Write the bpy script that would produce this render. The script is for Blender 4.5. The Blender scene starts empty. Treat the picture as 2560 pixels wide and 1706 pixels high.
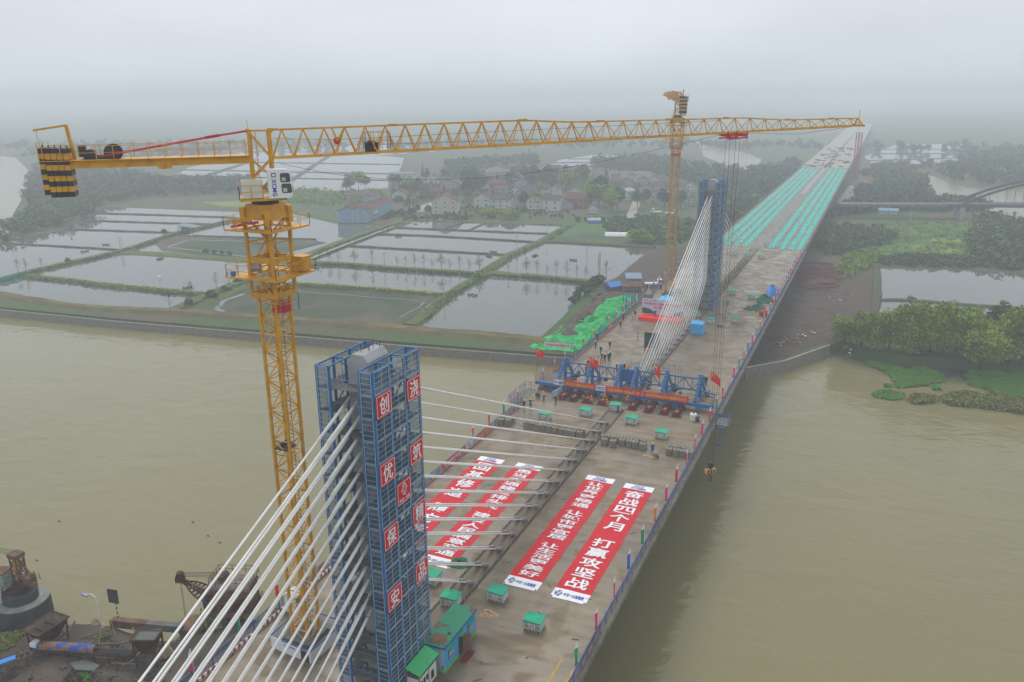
import bpy, math, random
from mathutils import Vector as V, Matrix
import numpy as np
random.seed(7)
RNG = np.random.default_rng(7)
SC = bpy.context.scene
COL = SC.collection
# ------------------------------------------------------------------ camera
CF, CYAW, CPIT, CROL = 2036.36, -0.4205193, 0.2937456, -0.0081413
CLOC = V((38.296, 0.0, 53.890))
_f = V((math.sin(CYAW)*math.cos(CPIT), math.cos(CYAW)*math.cos(CPIT), -math.sin(CPIT)))
_r0 = V((math.cos(CYAW), -math.sin(CYAW), 0)); _u0 = _r0.cross(_f)
CR = _r0*math.cos(CROL) + _u0*math.sin(CROL)
CU = -_r0*math.sin(CROL) + _u0*math.cos(CROL)
cd = bpy.data.cameras.new("camera"); cam = bpy.data.objects.new("camera", cd); COL.objects.link(cam)
cd.sensor_width = 36.0; cd.lens = CF/2560*36
cd.clip_start = 0.5; cd.clip_end = 20000
cam.matrix_world = Matrix(((CR.x, CU.x, -_f.x, CLOC.x), (CR.y, CU.y, -_f.y, CLOC.y), (CR.z, CU.z, -_f.z, CLOC.z), (0, 0, 0, 1)))
SC.camera = cam
# ------------------------------------------------------------------ world, sun, exposure
SUN_EL, SUN_AZ = math.radians(55), math.radians(-35)     # azimuth from +Y towards +X
w = bpy.data.worlds.new("World"); SC.world = w; w.use_nodes = True
nt = w.node_tree; nt.nodes.clear()
sky = nt.nodes.new("ShaderNodeTexSky"); sky.sky_type = 'NISHITA'; sky.sun_disc = False
sky.sun_elevation = SUN_EL; sky.sun_rotation = SUN_AZ; sky.dust_density = 6.0; sky.air_density = 1.5; sky.ozone_density = 1.0
hs = nt.nodes.new("ShaderNodeHueSaturation"); hs.inputs['Saturation'].default_value = 0.28
mixw = nt.nodes.new("ShaderNodeMix"); mixw.data_type = 'RGBA'; mixw.inputs[0].default_value = 0.72
mixw.inputs[7].default_value = (8.6, 9.35, 10.4, 1)     # the even grey cloud deck
bg = nt.nodes.new("ShaderNodeBackground"); bg.inputs[1].default_value = 0.075
ow = nt.nodes.new("ShaderNodeOutputWorld")
nt.links.new(sky.outputs[0], hs.inputs['Color']); nt.links.new(hs.outputs[0], mixw.inputs[6])
tcw = nt.nodes.new("ShaderNodeTexCoord"); mpw = nt.nodes.new("ShaderNodeMapping"); mpw.inputs['Scale'].default_value = (1.6, 1.6, 6.0)
nzw = nt.nodes.new("ShaderNodeTexNoise"); nzw.inputs['Scale'].default_value = 1.6; nzw.inputs['Detail'].default_value = 5
mrw = nt.nodes.new("ShaderNodeMapRange"); mrw.inputs[1].default_value = 0.3; mrw.inputs[2].default_value = 0.7; mrw.inputs[3].default_value = 0.90; mrw.inputs[4].default_value = 1.06
vmw = nt.nodes.new("ShaderNodeVectorMath"); vmw.operation = 'SCALE'      # soft unevenness of the cloud deck
nt.links.new(tcw.outputs['Generated'], mpw.inputs[0]); nt.links.new(mpw.outputs[0], nzw.inputs['Vector']); nt.links.new(nzw.outputs[0], mrw.inputs[0])
nt.links.new(mixw.outputs[2], vmw.inputs[0]); nt.links.new(mrw.outputs[0], vmw.inputs['Scale']); nt.links.new(vmw.outputs[0], bg.inputs[0]); nt.links.new(bg.outputs[0], ow.inputs[0])
sl = bpy.data.lights.new("sun", 'SUN'); sl.energy = 1.0; sl.angle = math.radians(24); sl.color = (1, 0.97, 0.93)
so = bpy.data.objects.new("sun", sl); COL.objects.link(so)
_sd = V((math.sin(SUN_AZ)*math.cos(SUN_EL), math.cos(SUN_AZ)*math.cos(SUN_EL), math.sin(SUN_EL)))
so.rotation_euler = _sd.to_track_quat('Z', 'Y').to_euler(); so.location = (0, 0, 200)
SC.view_settings.view_transform = 'Standard'; SC.view_settings.look = 'None'
SC.view_settings.exposure = 0.5; SC.view_settings.gamma = 1.0
SC.cycles.volume_bounces = 2; SC.cycles.max_bounces = 6; SC.cycles.diffuse_bounces = 2; SC.cycles.glossy_bounces = 2
SC.cycles.transparent_max_bounces = 24
SC.cycles.use_denoising = True
HAZE_DENSITY = 0.00075
# ------------------------------------------------------------------ helpers
def at(px, py, z=0.0):
    """the point of the level z that the survey of the photograph gives at (px, py)"""
    d = _f + CR*((px-1280)/CF) + CU*((853-py)/CF)
    return CLOC + d*((z-CLOC.z)/d.z)

class MB:
    def __init__(s): s.v = []; s.f = []; s.m = []; s.c = None; s.k = 0; s.sm = False
    def mi(s, k): s.k = k; return s
    def face(s, pts):
        n = len(s.v); s.v += [tuple(p) for p in pts]; s.f.append(tuple(range(n, n+len(pts)))); s.m.append(s.k); return s
    def mesh(s, vs, fs):
        n = len(s.v); s.v += [tuple(p) for p in vs]
        for f in fs: s.f.append(tuple(i+n for i in f)); s.m.append(s.k)
        return s
    def box(s, c, d, rz=0.0, tilt=None):
        hx, hy, hz = d[0]/2, d[1]/2, d[2]/2
        M = Matrix.Rotation(rz, 3, 'Z')
        if tilt: M = M @ Matrix.Rotation(tilt[1], 3, tilt[0])
        vs = [V(c) + M @ V((x*hx, y*hy, z*hz)) for x, y, z in ((-1,-1,-1),(1,-1,-1),(1,1,-1),(-1,1,-1),(-1,-1,1),(1,-1,1),(1,1,1),(-1,1,1))]
        return s.mesh(vs, ((3,2,1,0),(4,5,6,7),(0,1,5,4),(1,2,6,5),(2,3,7,6),(3,0,4,7)))
    def bar(s, a, b, w, h=None):
        h = h or w; a = V(a); b = V(b); d = (b-a)
        if d.length < 1e-6: return s
        d.normalize(); up = V((0, 0, 1)) if abs(d.z) < 0.95 else V((0, 1, 0))
        x = d.cross(up).normalized()*(w/2); y = x.cross(d).normalized()*(h/2)
        vs = [a-x-y, a+x-y, a+x+y, a-x+y, b-x-y, b+x-y, b+x+y, b-x+y]
        return s.mesh(vs, ((3,2,1,0),(4,5,6,7),(0,1,5,4),(1,2,6,5),(2,3,7,6),(3,0,4,7)))
    def tube(s, pts, r, n=6, cap=True):
        pts = [V(p) for p in pts]; rs = r if isinstance(r, (list, tuple)) else [r]*len(pts)
        vs = []
        for i, p in enumerate(pts):
            d = (pts[min(i+1, len(pts)-1)]-pts[max(i-1, 0)]).normalized()
            up = V((0, 0, 1)) if abs(d.z) < 0.95 else V((0, 1, 0))
            x = d.cross(up).normalized(); y = x.cross(d)
            vs += [p+(x*math.cos(2*math.pi*k/n)+y*math.sin(2*math.pi*k/n))*rs[i] for k in range(n)]
        fs = [(i*n+k, i*n+(k+1) % n, (i+1)*n+(k+1) % n, (i+1)*n+k) for i in range(len(pts)-1) for k in range(n)]
        if cap: fs += [tuple(range(n-1, -1, -1)), tuple((len(pts)-1)*n+k for k in range(n))]
        return s.mesh(vs, fs)
    def lathe(s, c, prof, n=20):
        c = V(c); vs = []
        for r, z in prof: vs += [c+V((r*math.cos(2*math.pi*k/n), r*math.sin(2*math.pi*k/n), z)) for k in range(n)]
        fs = [(i*n+k, i*n+(k+1) % n, (i+1)*n+(k+1) % n, (i+1)*n+k) for i in range(len(prof)-1) for k in range(n)]
        fs += [tuple((len(prof)-1)*n+k for k in range(n)), tuple(range(n-1, -1, -1))]
        return s.mesh(vs, fs)
    def prism(s, poly, z0, z1):
        n = len(poly); a = sum(poly[i][0]*poly[(i+1) % n][1]-poly[(i+1) % n][0]*poly[i][1] for i in range(n))
        if a < 0: poly = poly[::-1]
        zt = z1 if isinstance(z1, (list, tuple)) else [z1]*n
        vs = [(p[0], p[1], z0) for p in poly]+[(p[0], p[1], zt[i]) for i, p in enumerate(poly)]
        fs = [tuple(range(n-1, -1, -1)), tuple(range(n, 2*n))]+[(i, (i+1) % n, n+(i+1) % n, n+i) for i in range(n)]
        return s.mesh(vs, fs)
    def extrude(s, prof, o, ax, ay, az):
        """profile (u, v) in the plane ax, ay at o, swept along az"""
        o, ax, ay, az = V(o), V(ax), V(ay), V(az); n = len(prof)
        vs = [o+ax*u+ay*v for u, v in prof]+[o+ax*u+ay*v+az for u, v in prof]
        return s.mesh(vs, [tuple(range(n-1, -1, -1)), tuple(range(n, 2*n))]+[(i, (i+1) % n, n+(i+1) % n, n+i) for i in range(n)])
    def text(s, body, o, ux, uy, gap=0.0):
        """the written body stretched over the box o, ux, uy"""
        vs, fs = GLY[body]; o, ux, uy = V(o), V(ux), V(uy); nz = ux.cross(uy).normalized()
        k = .012/max(1, len(body)*.8)      # heavy strokes: four layers, each 2 mm above the last
        for i, (dx, dy) in enumerate(((-k, -.009), (k, -.009), (-k, .009), (k, .009))): s.mesh([o+ux*(a+dx)+uy*(b+dy)+nz*(gap+.002*i) for a, b in vs], fs)
        return s
    def build(s, name, mats, par=None, smooth=False, world=True, org=None):
        me = bpy.data.meshes.new(name)
        off = V((0, 0, 0))
        if world and par is not None:
            q = par
            while q is not None: off = off + q.location; q = q.parent
        if org is not None: off = V(org)
        vs = np.array(s.v, dtype=float).reshape(-1, 3) - np.array(off)
        me.from_pydata(vs.tolist(), [], s.f)
        for m in (mats if isinstance(mats, (list, tuple)) else [mats]): me.materials.append(m)
        if isinstance(mats, (list, tuple)) and len(mats) > 1: me.polygons.foreach_set('material_index', s.m)
        if s.c is not None:
            ca = me.color_attributes.new('tint', 'FLOAT_COLOR', 'POINT'); ca.data.foreach_set('color', np.array(s.c, dtype=float).ravel())
        if smooth: me.polygons.foreach_set('use_smooth', [True]*len(me.polygons))
        me.update()
        o = bpy.data.objects.new(name, me); COL.objects.link(o)
        if par is not None: o.parent = par
        if org is not None: o.location = org
        return o

def tag(o, label=None, cat=None, group=None, kind=None):
    if label: o['label'] = label
    if cat: o['category'] = cat
    if group: o['group'] = group
    if kind: o['kind'] = kind
    return o
def thing(name, label, cat, loc, group=None, rz=0.0):
    o = bpy.data.objects.new(name, None); COL.objects.link(o); o.location = loc; o.rotation_euler[2] = rz
    o.empty_display_size = 0.3
    return tag(o, label, cat, group)
def copy_tree(o, loc=None, label=None, rz=None, par=None, scale=None):
    c = o.copy(); COL.objects.link(c); c.parent = par
    if loc is not None: c.location = loc
    if rz is not None: c.rotation_euler[2] = rz
    if scale is not None: c.scale = scale
    if label: c['label'] = label
    for ch in (KIDS[o.name] if o.name in KIDS else o.children): copy_tree(ch, par=c)
    return c
KIDS = {}
def proto_done(o):
    """remember a thing's parts so that copies need no search"""
    def walk(x):
        KIDS[x.name] = list(x.children)
        for y in x.children: walk(y)
    walk(o); return o

# ------------------------------------------------------------------ materials
def mat(name, col, rough=0.6, metal=0.0, var=0.12, scale=1.0, bump=0.0, col2=None, alpha=1.0, tint=False, spec=0.5, detail=4.0, lo=0.3, hi=0.7, obj=False):
    m = bpy.data.materials.new(name); m.use_nodes = True; t = m.node_tree; b = t.nodes['Principled BSDF']
    b.inputs['Roughness'].default_value = rough; b.inputs['Metallic'].default_value = metal
    b.inputs['Specular IOR Level'].default_value = spec if spec != .5 or rough < .55 else .2
    L = t.links.new; N = t.nodes.new
    if obj: co = N('ShaderNodeTexCoord').outputs['Object']
    else: co = N('ShaderNodeNewGeometry').outputs['Position']
    nz = N('ShaderNodeTexNoise'); nz.inputs['Scale'].default_value = scale; nz.inputs['Detail'].default_value = detail; L(co, nz.inputs['Vector'])
    mr = N('ShaderNodeMapRange'); mr.inputs[1].default_value = lo; mr.inputs[2].default_value = hi; L(nz.outputs[0], mr.inputs[0])
    mx = N('ShaderNodeMix'); mx.data_type = 'RGBA'; L(mr.outputs[0], mx.inputs[0])
    if col2 is None: col2 = tuple(c*(1-var) for c in col); col = tuple(min(1, c*(1+var)) for c in col)
    mx.inputs[6].default_value = (*col, 1); mx.inputs[7].default_value = (*col2, 1)
    out = mx.outputs[2]
    if tint:
        at_ = N('ShaderNodeAttribute'); at_.attribute_name = 'tint'
        ml = N('ShaderNodeMix'); ml.data_type = 'RGBA'; ml.blend_type = 'MULTIPLY'; ml.inputs[0].default_value = 1.0
        L(out, ml.inputs[6]); L(at_.outputs['Color'], ml.inputs[7]); out = ml.outputs[2]
    L(out, b.inputs['Base Color'])
    if alpha < 1: b.inputs['Alpha'].default_value = alpha
    if bump:
        bp = N('ShaderNodeBump'); bp.inputs['Strength'].default_value = bump; bp.inputs['Distance'].default_value = 0.3
        n2 = N('ShaderNodeTexNoise'); n2.inputs['Scale'].default_value = scale*4; n2.inputs['Detail'].default_value = 5; L(co, n2.inputs['Vector'])
        L(n2.outputs[0], bp.inputs['Height']); L(bp.outputs[0], b.inputs['Normal'])
    return m
def srgb(r, g, b):
    f = lambda c: ((c/255+0.055)/1.055)**2.4 if c > 10 else c/255/12.92
    return (f(r), f(g), f(b))
M = {}
M['yellow'] = mat('crane_yellow', (0.70, 0.35, 0.003), 0.5, col2=(0.52, 0.23, 0.004), scale=1.3, detail=8, lo=.42, hi=.75)
M['yellowfar'] = mat('crane_yellow_worn', (0.50, 0.27, 0.045), 0.5, var=0.15, scale=0.8)
M['black'] = mat('black_paint', (0.02, 0.022, 0.03), 0.5)
M['dark'] = mat('dark_steel', (0.05, 0.05, 0.055), 0.6, var=0.3)
M['white'] = mat('white_paint', (0.78, 0.79, 0.78), 0.4, var=0.04)
M['cream'] = mat('cream_cabinet', (0.70, 0.68, 0.58), 0.5, var=0.05)
M['redp'] = mat('red_paint', (0.50, 0.012, 0.03), 0.45, var=0.15)
M['maroon'] = mat('maroon_steel', (0.16, 0.018, 0.02), 0.55, var=0.25, scale=2)
M['blue'] = mat('blue_steel', (0.005, 0.14, 0.38), 0.5, var=0.2, scale=1.5)
M['blue2'] = mat('traveller_blue', (0.003, 0.13, 0.33), 0.5, var=0.2, scale=1.2)
M['bluef'] = mat('fence_blue', (0.05, 0.13, 0.28), 0.5, var=0.25, scale=1.0)
M['glass'] = mat('window_glass', (0.05, 0.07, 0.08), 0.08, var=0.1)
M['cable'] = mat('cable_sheath', (0.82, 0.80, 0.76), 0.45, col2=(0.66, 0.63, 0.58), scale=0.6, detail=7, lo=.45, hi=.8)
M['conc'] = mat('tower_concrete', (0.36, 0.37, 0.37), 0.85, var=0.12, scale=0.6, bump=0.1)
M['concd'] = mat('dark_concrete', (0.13, 0.13, 0.125), 0.9, var=0.25, scale=0.8)
M['block'] = mat('cast_block_concrete', (0.22, 0.20, 0.155), 0.9, var=0.2, scale=1.2)
M['bred'] = mat('banner_red', (0.56, 0.0005, 0.012), 0.6, var=0.06, scale=0.7)
M['bwhite'] = mat('banner_white', (0.80, 0.80, 0.82), 0.6, var=0.03)
M['bblue'] = mat('letter_blue', (0.02, 0.06, 0.38), 0.6)
M['signred'] = mat('sign_red', (0.62, 0.006, 0.018), 0.6, var=0.05)
M['gold'] = mat('letter_gold', (0.85, 0.50, 0.03), 0.5)
M['orange'] = mat('orange_cloth', (0.75, 0.10, 0.01), 0.7)
M['green'] = mat('green_cover', (0.012, 0.36, 0.20), 0.6, var=0.12, scale=1.0)
M['greenmesh'] = mat('debris_net_green', (0.03, 0.50, 0.13), 0.85, col2=(0.012, 0.30, 0.075), scale=0.3, detail=8, lo=.42, hi=.68, bump=0.6)
M['teal'] = mat('teal_net', (0.03, 0.44, 0.34), 0.7, var=0.12, scale=0.5)
M['tarp'] = mat('dark_green_tarp', (0.015, 0.11, 0.065), 0.6, var=0.3, scale=1.0)
M['bluetarp'] = mat('blue_tarp', (0.01, 0.20, 0.62), 0.5, var=0.15, scale=1.0)
M['sky_blue'] = mat('tent_blue', (0.05, 0.42, 0.80), 0.5, var=0.05)
M['rust'] = mat('rusty_steel', (0.135, 0.045, 0.02), 0.85, scale=1.4, detail=8, col2=(0.032, 0.024, 0.02))
M['rustl'] = mat('rusty_plate', (0.24, 0.12, 0.07), 0.85, col2=(0.10, 0.065, 0.045), scale=0.8)
M['wood'] = mat('timber_plank', (0.15, 0.115, 0.075), 0.85, var=0.25, scale=2)
M['trunk'] = mat('bark', (0.07, 0.055, 0.045), 0.9, var=0.3, scale=2)
M['hutblue'] = mat('hut_panel_blue', (0.02, 0.25, 0.62), 0.5, col2=(0.05, 0.40, 0.72), scale=0.35)
M['hutpale'] = mat('hut_panel_pale', (0.30, 0.50, 0.66), 0.5, col2=(0.40, 0.58, 0.68), scale=0.4)
M['grassprint'] = mat('printed_grass', (0.14, 0.50, 0.03), 0.6, var=0.2, scale=1.5)
M['skin'] = mat('skin', (0.42, 0.24, 0.16), 0.6)
M['navy'] = mat('navy_cloth', (0.015, 0.022, 0.05), 0.8, var=0.2)
M['char'] = mat('charcoal_cloth', (0.02, 0.02, 0.022), 0.8, var=0.2)
M['workblue'] = mat('work_blue_cloth', (0.015, 0.08, 0.30), 0.8, var=0.2)
M['hivis'] = mat('orange_vest', (0.80, 0.13, 0.01), 0.7)
M['khaki'] = mat('brown_cloth', (0.18, 0.09, 0.03), 0.8)
M['beige'] = mat('pale_coat', (0.50, 0.48, 0.43), 0.8)
M['helmy'] = mat('yellow_helmet', (0.80, 0.52, 0.02), 0.35)
M['helmw'] = mat('white_helmet', (0.80, 0.80, 0.80), 0.35)
M['sand'] = mat('sand_sack', (0.42, 0.29, 0.17), 0.9, var=0.2, scale=3)
M['net'] = mat('safety_mesh', (0.02, 0.095, 0.20), 0.7, alpha=0.36)
M['fnet'] = mat('fence_mesh', (0.10, 0.15, 0.21), 0.7, alpha=0.42)
M['pink'] = mat('pink_flag', (0.80, 0.02, 0.22), 0.7)
M['flagred'] = mat('flag_red', (0.80, 0.012, 0.012), 0.7)
M['flagblue'] = mat('flag_blue', (0.015, 0.16, 0.60), 0.7)
M['flaggreen'] = mat('flag_green', (0.01, 0.33, 0.15), 0.7)
M['flagorange'] = mat('flag_orange', (0.85, 0.22, 0.03), 0.7)

# ------------------------------------------------------------------ written characters (outlines of Blender's own font)
WORDS = ("浇筑精品创优保安" "奋战四个月打赢攻坚" "让世界更畅通城市宜居生活美好" "勇当交建设排头兵人民满意" "固基修道履方致远" "中一公局集团浙江" "杭州塘栖大桥跨合龙仪式工程安全有限质量第")
LINES = ["CICO", "浙江交通集团", "中交一公局集团", "中交一公局", "XCMG", "注意安全", "禁止攀爬", "杭州绕城西复线跨杭宁高速大桥合龙", "合龙仪式", "交通建设",
         "热烈祝贺大桥主桥顺利合龙", "中国工匠精神 打造品质工程", "热烈祝贺跨航道大桥顺利合龙", "安全施工", "质量第一", "施工重地 闲人免进", "安全第一", "创建平安工地", "工地会议室", "安全生产操作规程"]
def make_glyphs():
    out = {}; obs = []
    for b in list(dict.fromkeys(list(WORDS)+LINES)):
        c = bpy.data.curves.new('glyph', 'FONT'); c.body = b; c.resolution_u = 2; c.fill_mode = 'FRONT'
        c.offset = 0.008 if not b.isascii() else 0.012
        o = bpy.data.objects.new('glyph', c); COL.objects.link(o); obs.append((b, o))
    dg = bpy.context.evaluated_depsgraph_get()
    for b, o in obs:
        m = bpy.data.meshes.new_from_object(o.evaluated_get(dg))
        a = np.empty(len(m.vertices)*3); m.vertices.foreach_get('co', a); a = a.reshape(-1, 3)[:, :2]
        lo, hi = a.min(0), a.max(0)
        if len(b) == 1: d = (hi-lo).max(); lo2 = (lo+hi)/2-d/2; a = (a-lo2)/d if b not in '一' else (a-(lo+hi)/2)/d+0.5
        else: a = (a-lo)/(hi-lo)
        out[b] = ([tuple(p) for p in a], [tuple(p.vertices) for p in m.polygons])
        bpy.data.meshes.remove(m)
    for b, o in obs:
        c = o.data; bpy.data.objects.remove(o); bpy.data.curves.remove(c)
    return out
GLY = make_glyphs()
# ================================================================== THE SETTING
ORD = ('first second third fourth fifth sixth seventh eighth ninth tenth eleventh twelfth thirteenth fourteenth fifteenth sixteenth seventeenth eighteenth nineteenth twentieth '
       'twenty-first twenty-second twenty-third twenty-fourth twenty-fifth twenty-sixth twenty-seventh twenty-eighth twenty-ninth thirtieth thirty-first thirty-second thirty-third thirty-fourth thirty-fifth thirty-sixth thirty-seventh thirty-eighth thirty-ninth fortieth').split()
ZR, ZL, ZP = -12.0, -9.0, -8.93          # river, land, fish-pond water

def water(name, col, rough, b1, b2, s1, s2, col2=None):
    m = bpy.data.materials.new(name); m.use_nodes = True; t = m.node_tree; b = t.nodes['Principled BSDF']; L = t.links.new; N = t.nodes.new
    b.inputs['Roughness'].default_value = rough; b.inputs['IOR'].default_value = 1.33
    g = N('ShaderNodeNewGeometry').outputs['Position']
    mp = N('ShaderNodeMapping'); mp.inputs['Scale'].default_value = (1, 1.7, 1); mp.inputs['Rotation'].default_value = (0, 0, 0.5); L(g, mp.inputs[0])
    n0 = N('ShaderNodeTexNoise'); n0.inputs['Scale'].default_value = 0.02; n0.inputs['Detail'].default_value = 3; L(g, n0.inputs['Vector'])
    mx = N('ShaderNodeMix'); mx.data_type = 'RGBA'; L(n0.outputs[0], mx.inputs[0]); mx.inputs[6].default_value = (*col, 1)
    mx.inputs[7].default_value = (*(col2 or tuple(c*0.86 for c in col)), 1); L(mx.outputs[2], b.inputs['Base Color'])
    prev = None
    for s, st, d in ((s1, b1, 0.12), (s2, b2, 0.5)):
        n = N('ShaderNodeTexNoise'); n.inputs['Scale'].default_value = s; n.inputs['Detail'].default_value = 3; n.inputs['Distortion'].default_value = 0.6; L(mp.outputs[0], n.inputs['Vector'])
        p = N('ShaderNodeBump'); p.inputs['Strength'].default_value = st; p.inputs['Distance'].default_value = d; L(n.outputs[0], p.inputs['Height'])
        if prev: L(prev, p.inputs['Normal'])
        prev = p.outputs[0]
    L(prev, b.inputs['Normal'])
    return m
M['river'] = water('muddy_river_water', (0.235, 0.20, 0.09), 0.1, 0.75, 0.6, 0.45, 0.11, (0.175, 0.16, 0.074))
M['pond'] = water('fish_pond_water', (0.105, 0.118, 0.10), 0.04, 0.015, 0.0, 0.7, 0.1)
M['land'] = mat('land', (0.055, 0.11, 0.03), 0.95, col2=(0.11, 0.092, 0.06), scale=0.03, detail=8, lo=0.38, hi=0.62)
M['brownland'] = mat('bare_earth', (0.115, 0.083, 0.062), 0.95, col2=(0.06, 0.047, 0.038), scale=0.35, detail=9, lo=0.3, hi=0.7, bump=0.5)
M['bankgrass'] = mat('bank_grass', (0.17, 0.145, 0.05), 0.95, col2=(0.10, 0.08, 0.04), scale=0.16, detail=9, lo=0.35, hi=0.65, bump=0.4)
M['banksoil'] = mat('bank_slope', (0.10, 0.083, 0.05), 0.95, col2=(0.14, 0.13, 0.045), scale=0.2, detail=9, lo=0.4, hi=0.7, bump=0.4)
M['greenfield'] = mat('green_field', (0.085, 0.19, 0.035), 0.95, col2=(0.06, 0.085, 0.045), scale=0.05, detail=8, lo=0.35, hi=0.65, bump=0.3)
M['rape'] = mat('yellow_flower_field', (0.26, 0.30, 0.03), 0.95, col2=(0.10, 0.17, 0.035), scale=0.2, detail=6)
M['dike'] = mat('dike_earth', (0.075, 0.068, 0.05), 0.95, col2=(0.06, 0.085, 0.032), scale=0.25, detail=8, lo=0.42, hi=0.62, bump=0.4)
M['dikegrass'] = mat('dike_grass', (0.085, 0.15, 0.03), 0.95, col2=(0.10, 0.095, 0.05), scale=0.25, detail=8, lo=0.4, hi=0.65, bump=0.4)
M['dikeyellow'] = mat('dike_yellow_grass', (0.30, 0.28, 0.03), 0.95, col2=(0.12, 0.12, 0.045), scale=0.22, detail=7, lo=0.35, hi=0.6, bump=0.4)
M['drained'] = mat('drained_pond_bed', (0.045, 0.075, 0.038), 0.95, col2=(0.115, 0.10, 0.075), scale=0.045, detail=10, lo=0.42, hi=0.6)
M['mud'] = mat('shore_mud', (0.12, 0.09, 0.068), 0.85, col2=(0.04, 0.034, 0.028), scale=0.14, detail=10, lo=0.32, hi=0.68, bump=0.6)
M['stone'] = mat('masonry', (0.26, 0.235, 0.19), 0.9, col2=(0.16, 0.145, 0.115), scale=1.6, detail=6, bump=0.3)
M['coping'] = mat('coping_stone', (0.50, 0.47, 0.41), 0.85, var=0.15, scale=1.0)
M['path'] = mat('pale_path', (0.34, 0.31, 0.26), 0.9, var=0.2, scale=0.4)

def struct(o, label=None): o['kind'] = 'structure'; return o
def sheet(name, pts, z, m):
    b = MB(); P = [(p[0], p[1], z) for p in pts]
    a = sum(P[i][0]*P[(i+1) % len(P)][1]-P[(i+1) % len(P)][0]*P[i][1] for i in range(len(P)))
    b.face(P if a > 0 else P[::-1]); return struct(b.build(name, M[m] if isinstance(m, str) else m))
def pxs(pts, z): return [at(x, y, z) for x, y in pts]

sheet('river', [(-7000, -1500), (7000, -1500), (7000, 9000), (-7000, 9000)], ZR, 'river')
# the far bank: one slab of land from the river wall to the horizon
WALL = [(-1500, 655), (-400, 755), (0, 790), (299, 821), (640, 850), (1000, 882), (1275, 904), (1400, 914), (1600, 929), (1860, 947), (1958, 929), (2071, 888)]
wallw = pxs(WALL, ZR)
shore_r = pxs([(2110, 890), (2157, 905), (2230, 922), (2395, 932), (2560, 938), (3300, 990)], ZR)
b = MB(); b.prism([(p.x, p.y) for p in wallw]+[(p.x, p.y+2) for p in shore_r]+[(6900, 300), (6900, 8900), (-6900, 8900), (-6900, 300)], -12.6, ZL)
struct(b.build('ground', M['land']))
# river bank between the wall and the ponds, in cross-section: wall head, berm, slope, crest, inner edge
INNER = [(-1500, 600), (-300, 690), (0, 731), (60, 743), (179, 764), (310, 772), (440, 775), (560, 783), (800, 800), (1000, 816), (1062, 822), (1200, 832), (1339, 845), (1430, 868)]
def wall_y(x):
    for (x0, y0), (x1, y1) in zip(WALL, WALL[1:]):
        if x0 <= x <= x1: return y0+(y1-y0)*(x-x0)/(x1-x0)
    return WALL[-1][1]
prof = ((0.0, -10.05), (0.22, -9.7), (0.45, -9.5), (0.68, -8.2), (0.93, -8.1), (1.0, -9.0))
rows = []
ix = sorted(set([p[0] for p in INNER]+list(range(-280, 1430, 24))))
def inner_y(x):
    for (x0, y0), (x1, y1) in zip(INNER, INNER[1:]):
        if x0 <= x <= x1: return y0+(y1-y0)*(x-x0)/(x1-x0)
for x in ix:
    A = at(x, wall_y(x), ZR); B_ = at(x, inner_y(x), ZL); row = []
    for k, (u, z) in enumerate(prof):
        j = 0 if k in (0,) else random.uniform(-0.25, 0.25)
        row.append((A.x+(B_.x-A.x)*u, A.y+(B_.y-A.y)*u+j, z+(random.uniform(-.12, .12) if 0 < k < 5 else 0)))
    rows.append(row)
b = MB(); nk = len(prof)
for i in range(len(rows)-1):
    for k in range(nk-1): b.mi(0 if k in (3, 4, 0) else 1).face((rows[i][k], rows[i+1][k], rows[i+1][k+1], rows[i][k+1]))
struct(b.build('river_bank', [M['bankgrass'], M['banksoil']]))
# retaining wall on both sides of the bridge, its right end turning inland
def wall_thing(pts, label, zt, extra=()):
    t = thing('retaining_wall', label, 'wall', (pts[0].x, pts[0].y, ZR))
    a = MB(); c = MB()
    for p, q in zip(pts, pts[1:]):
        d = (q-p); n = V((d.y, -d.x, 0)).normalized()
        if n.y > 0: n = -n
        P0, P1 = V((p.x, p.y, 0)), V((q.x, q.y, 0))
        a.mesh([P0+n*.5+V((0, 0, -12.5)), P1+n*.5+V((0, 0, -12.5)), P1+n*.15+V((0, 0, zt)), P0+n*.15+V((0, 0, zt)), P0-n*.6+V((0, 0, -12.5)), P1-n*.6+V((0, 0, -12.5)), P1-n*.6+V((0, 0, zt)), P0-n*.6+V((0, 0, zt))],
               ((0, 1, 2, 3), (3, 2, 6, 7), (0, 3, 7, 4), (1, 5, 6, 2), (4, 7, 6, 5)))
        c.bar(P0-n*.2+V((0, 0, zt+.13)), P1-n*.2+V((0, 0, zt+.13)), 0.9, 0.25)
    a.build('wall_face', M['stone'], t); c.build('coping', M['coping'], t)
wall_thing(wallw[:9], 'long masonry river wall with pale coping, below the fish ponds', -10.0)
wall_thing(wallw[8:], 'short concrete river wall bending inland at the right of the bridge', -9.3)
# ---------------- fish ponds
POND = [(-700, 560), (-100, 560), (0, 600), (150, 578), (239, 533), (260, 518), (600, 531), (700, 528), (840, 560), (985, 565), (1030, 548), (1160, 553), (1420, 566), (1362, 606), (1632, 618),
        (1541, 694), (1494, 714), (1450, 745), (1405, 795), (1345, 850), (1200, 842), (1062, 830), (1000, 822), (800, 806), (560, 790), (440, 783), (179, 772), (60, 752), (0, 741), (-300, 700), (-700, 650)]
sheet('pond_water', pxs(POND, ZP), ZP, 'pond')
def field(px, m, name='field', z=-8.86): return sheet(name, pxs(px, z), z, m)
field([(412, 589), (640, 595), (780, 600), (815, 607), (640, 652), (405, 627), (390, 612)], 'drained')
field([(720, 711), (900, 722), (1100, 738), (1060, 770), (1020, 812), (800, 798), (560, 781), (500, 775), (610, 722)], 'drained')
field([(440, 783), (470, 770), (600, 712), (690, 672), (730, 676), (720, 700), (560, 782), (545, 790)], 'drained', z=-8.84)
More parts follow.
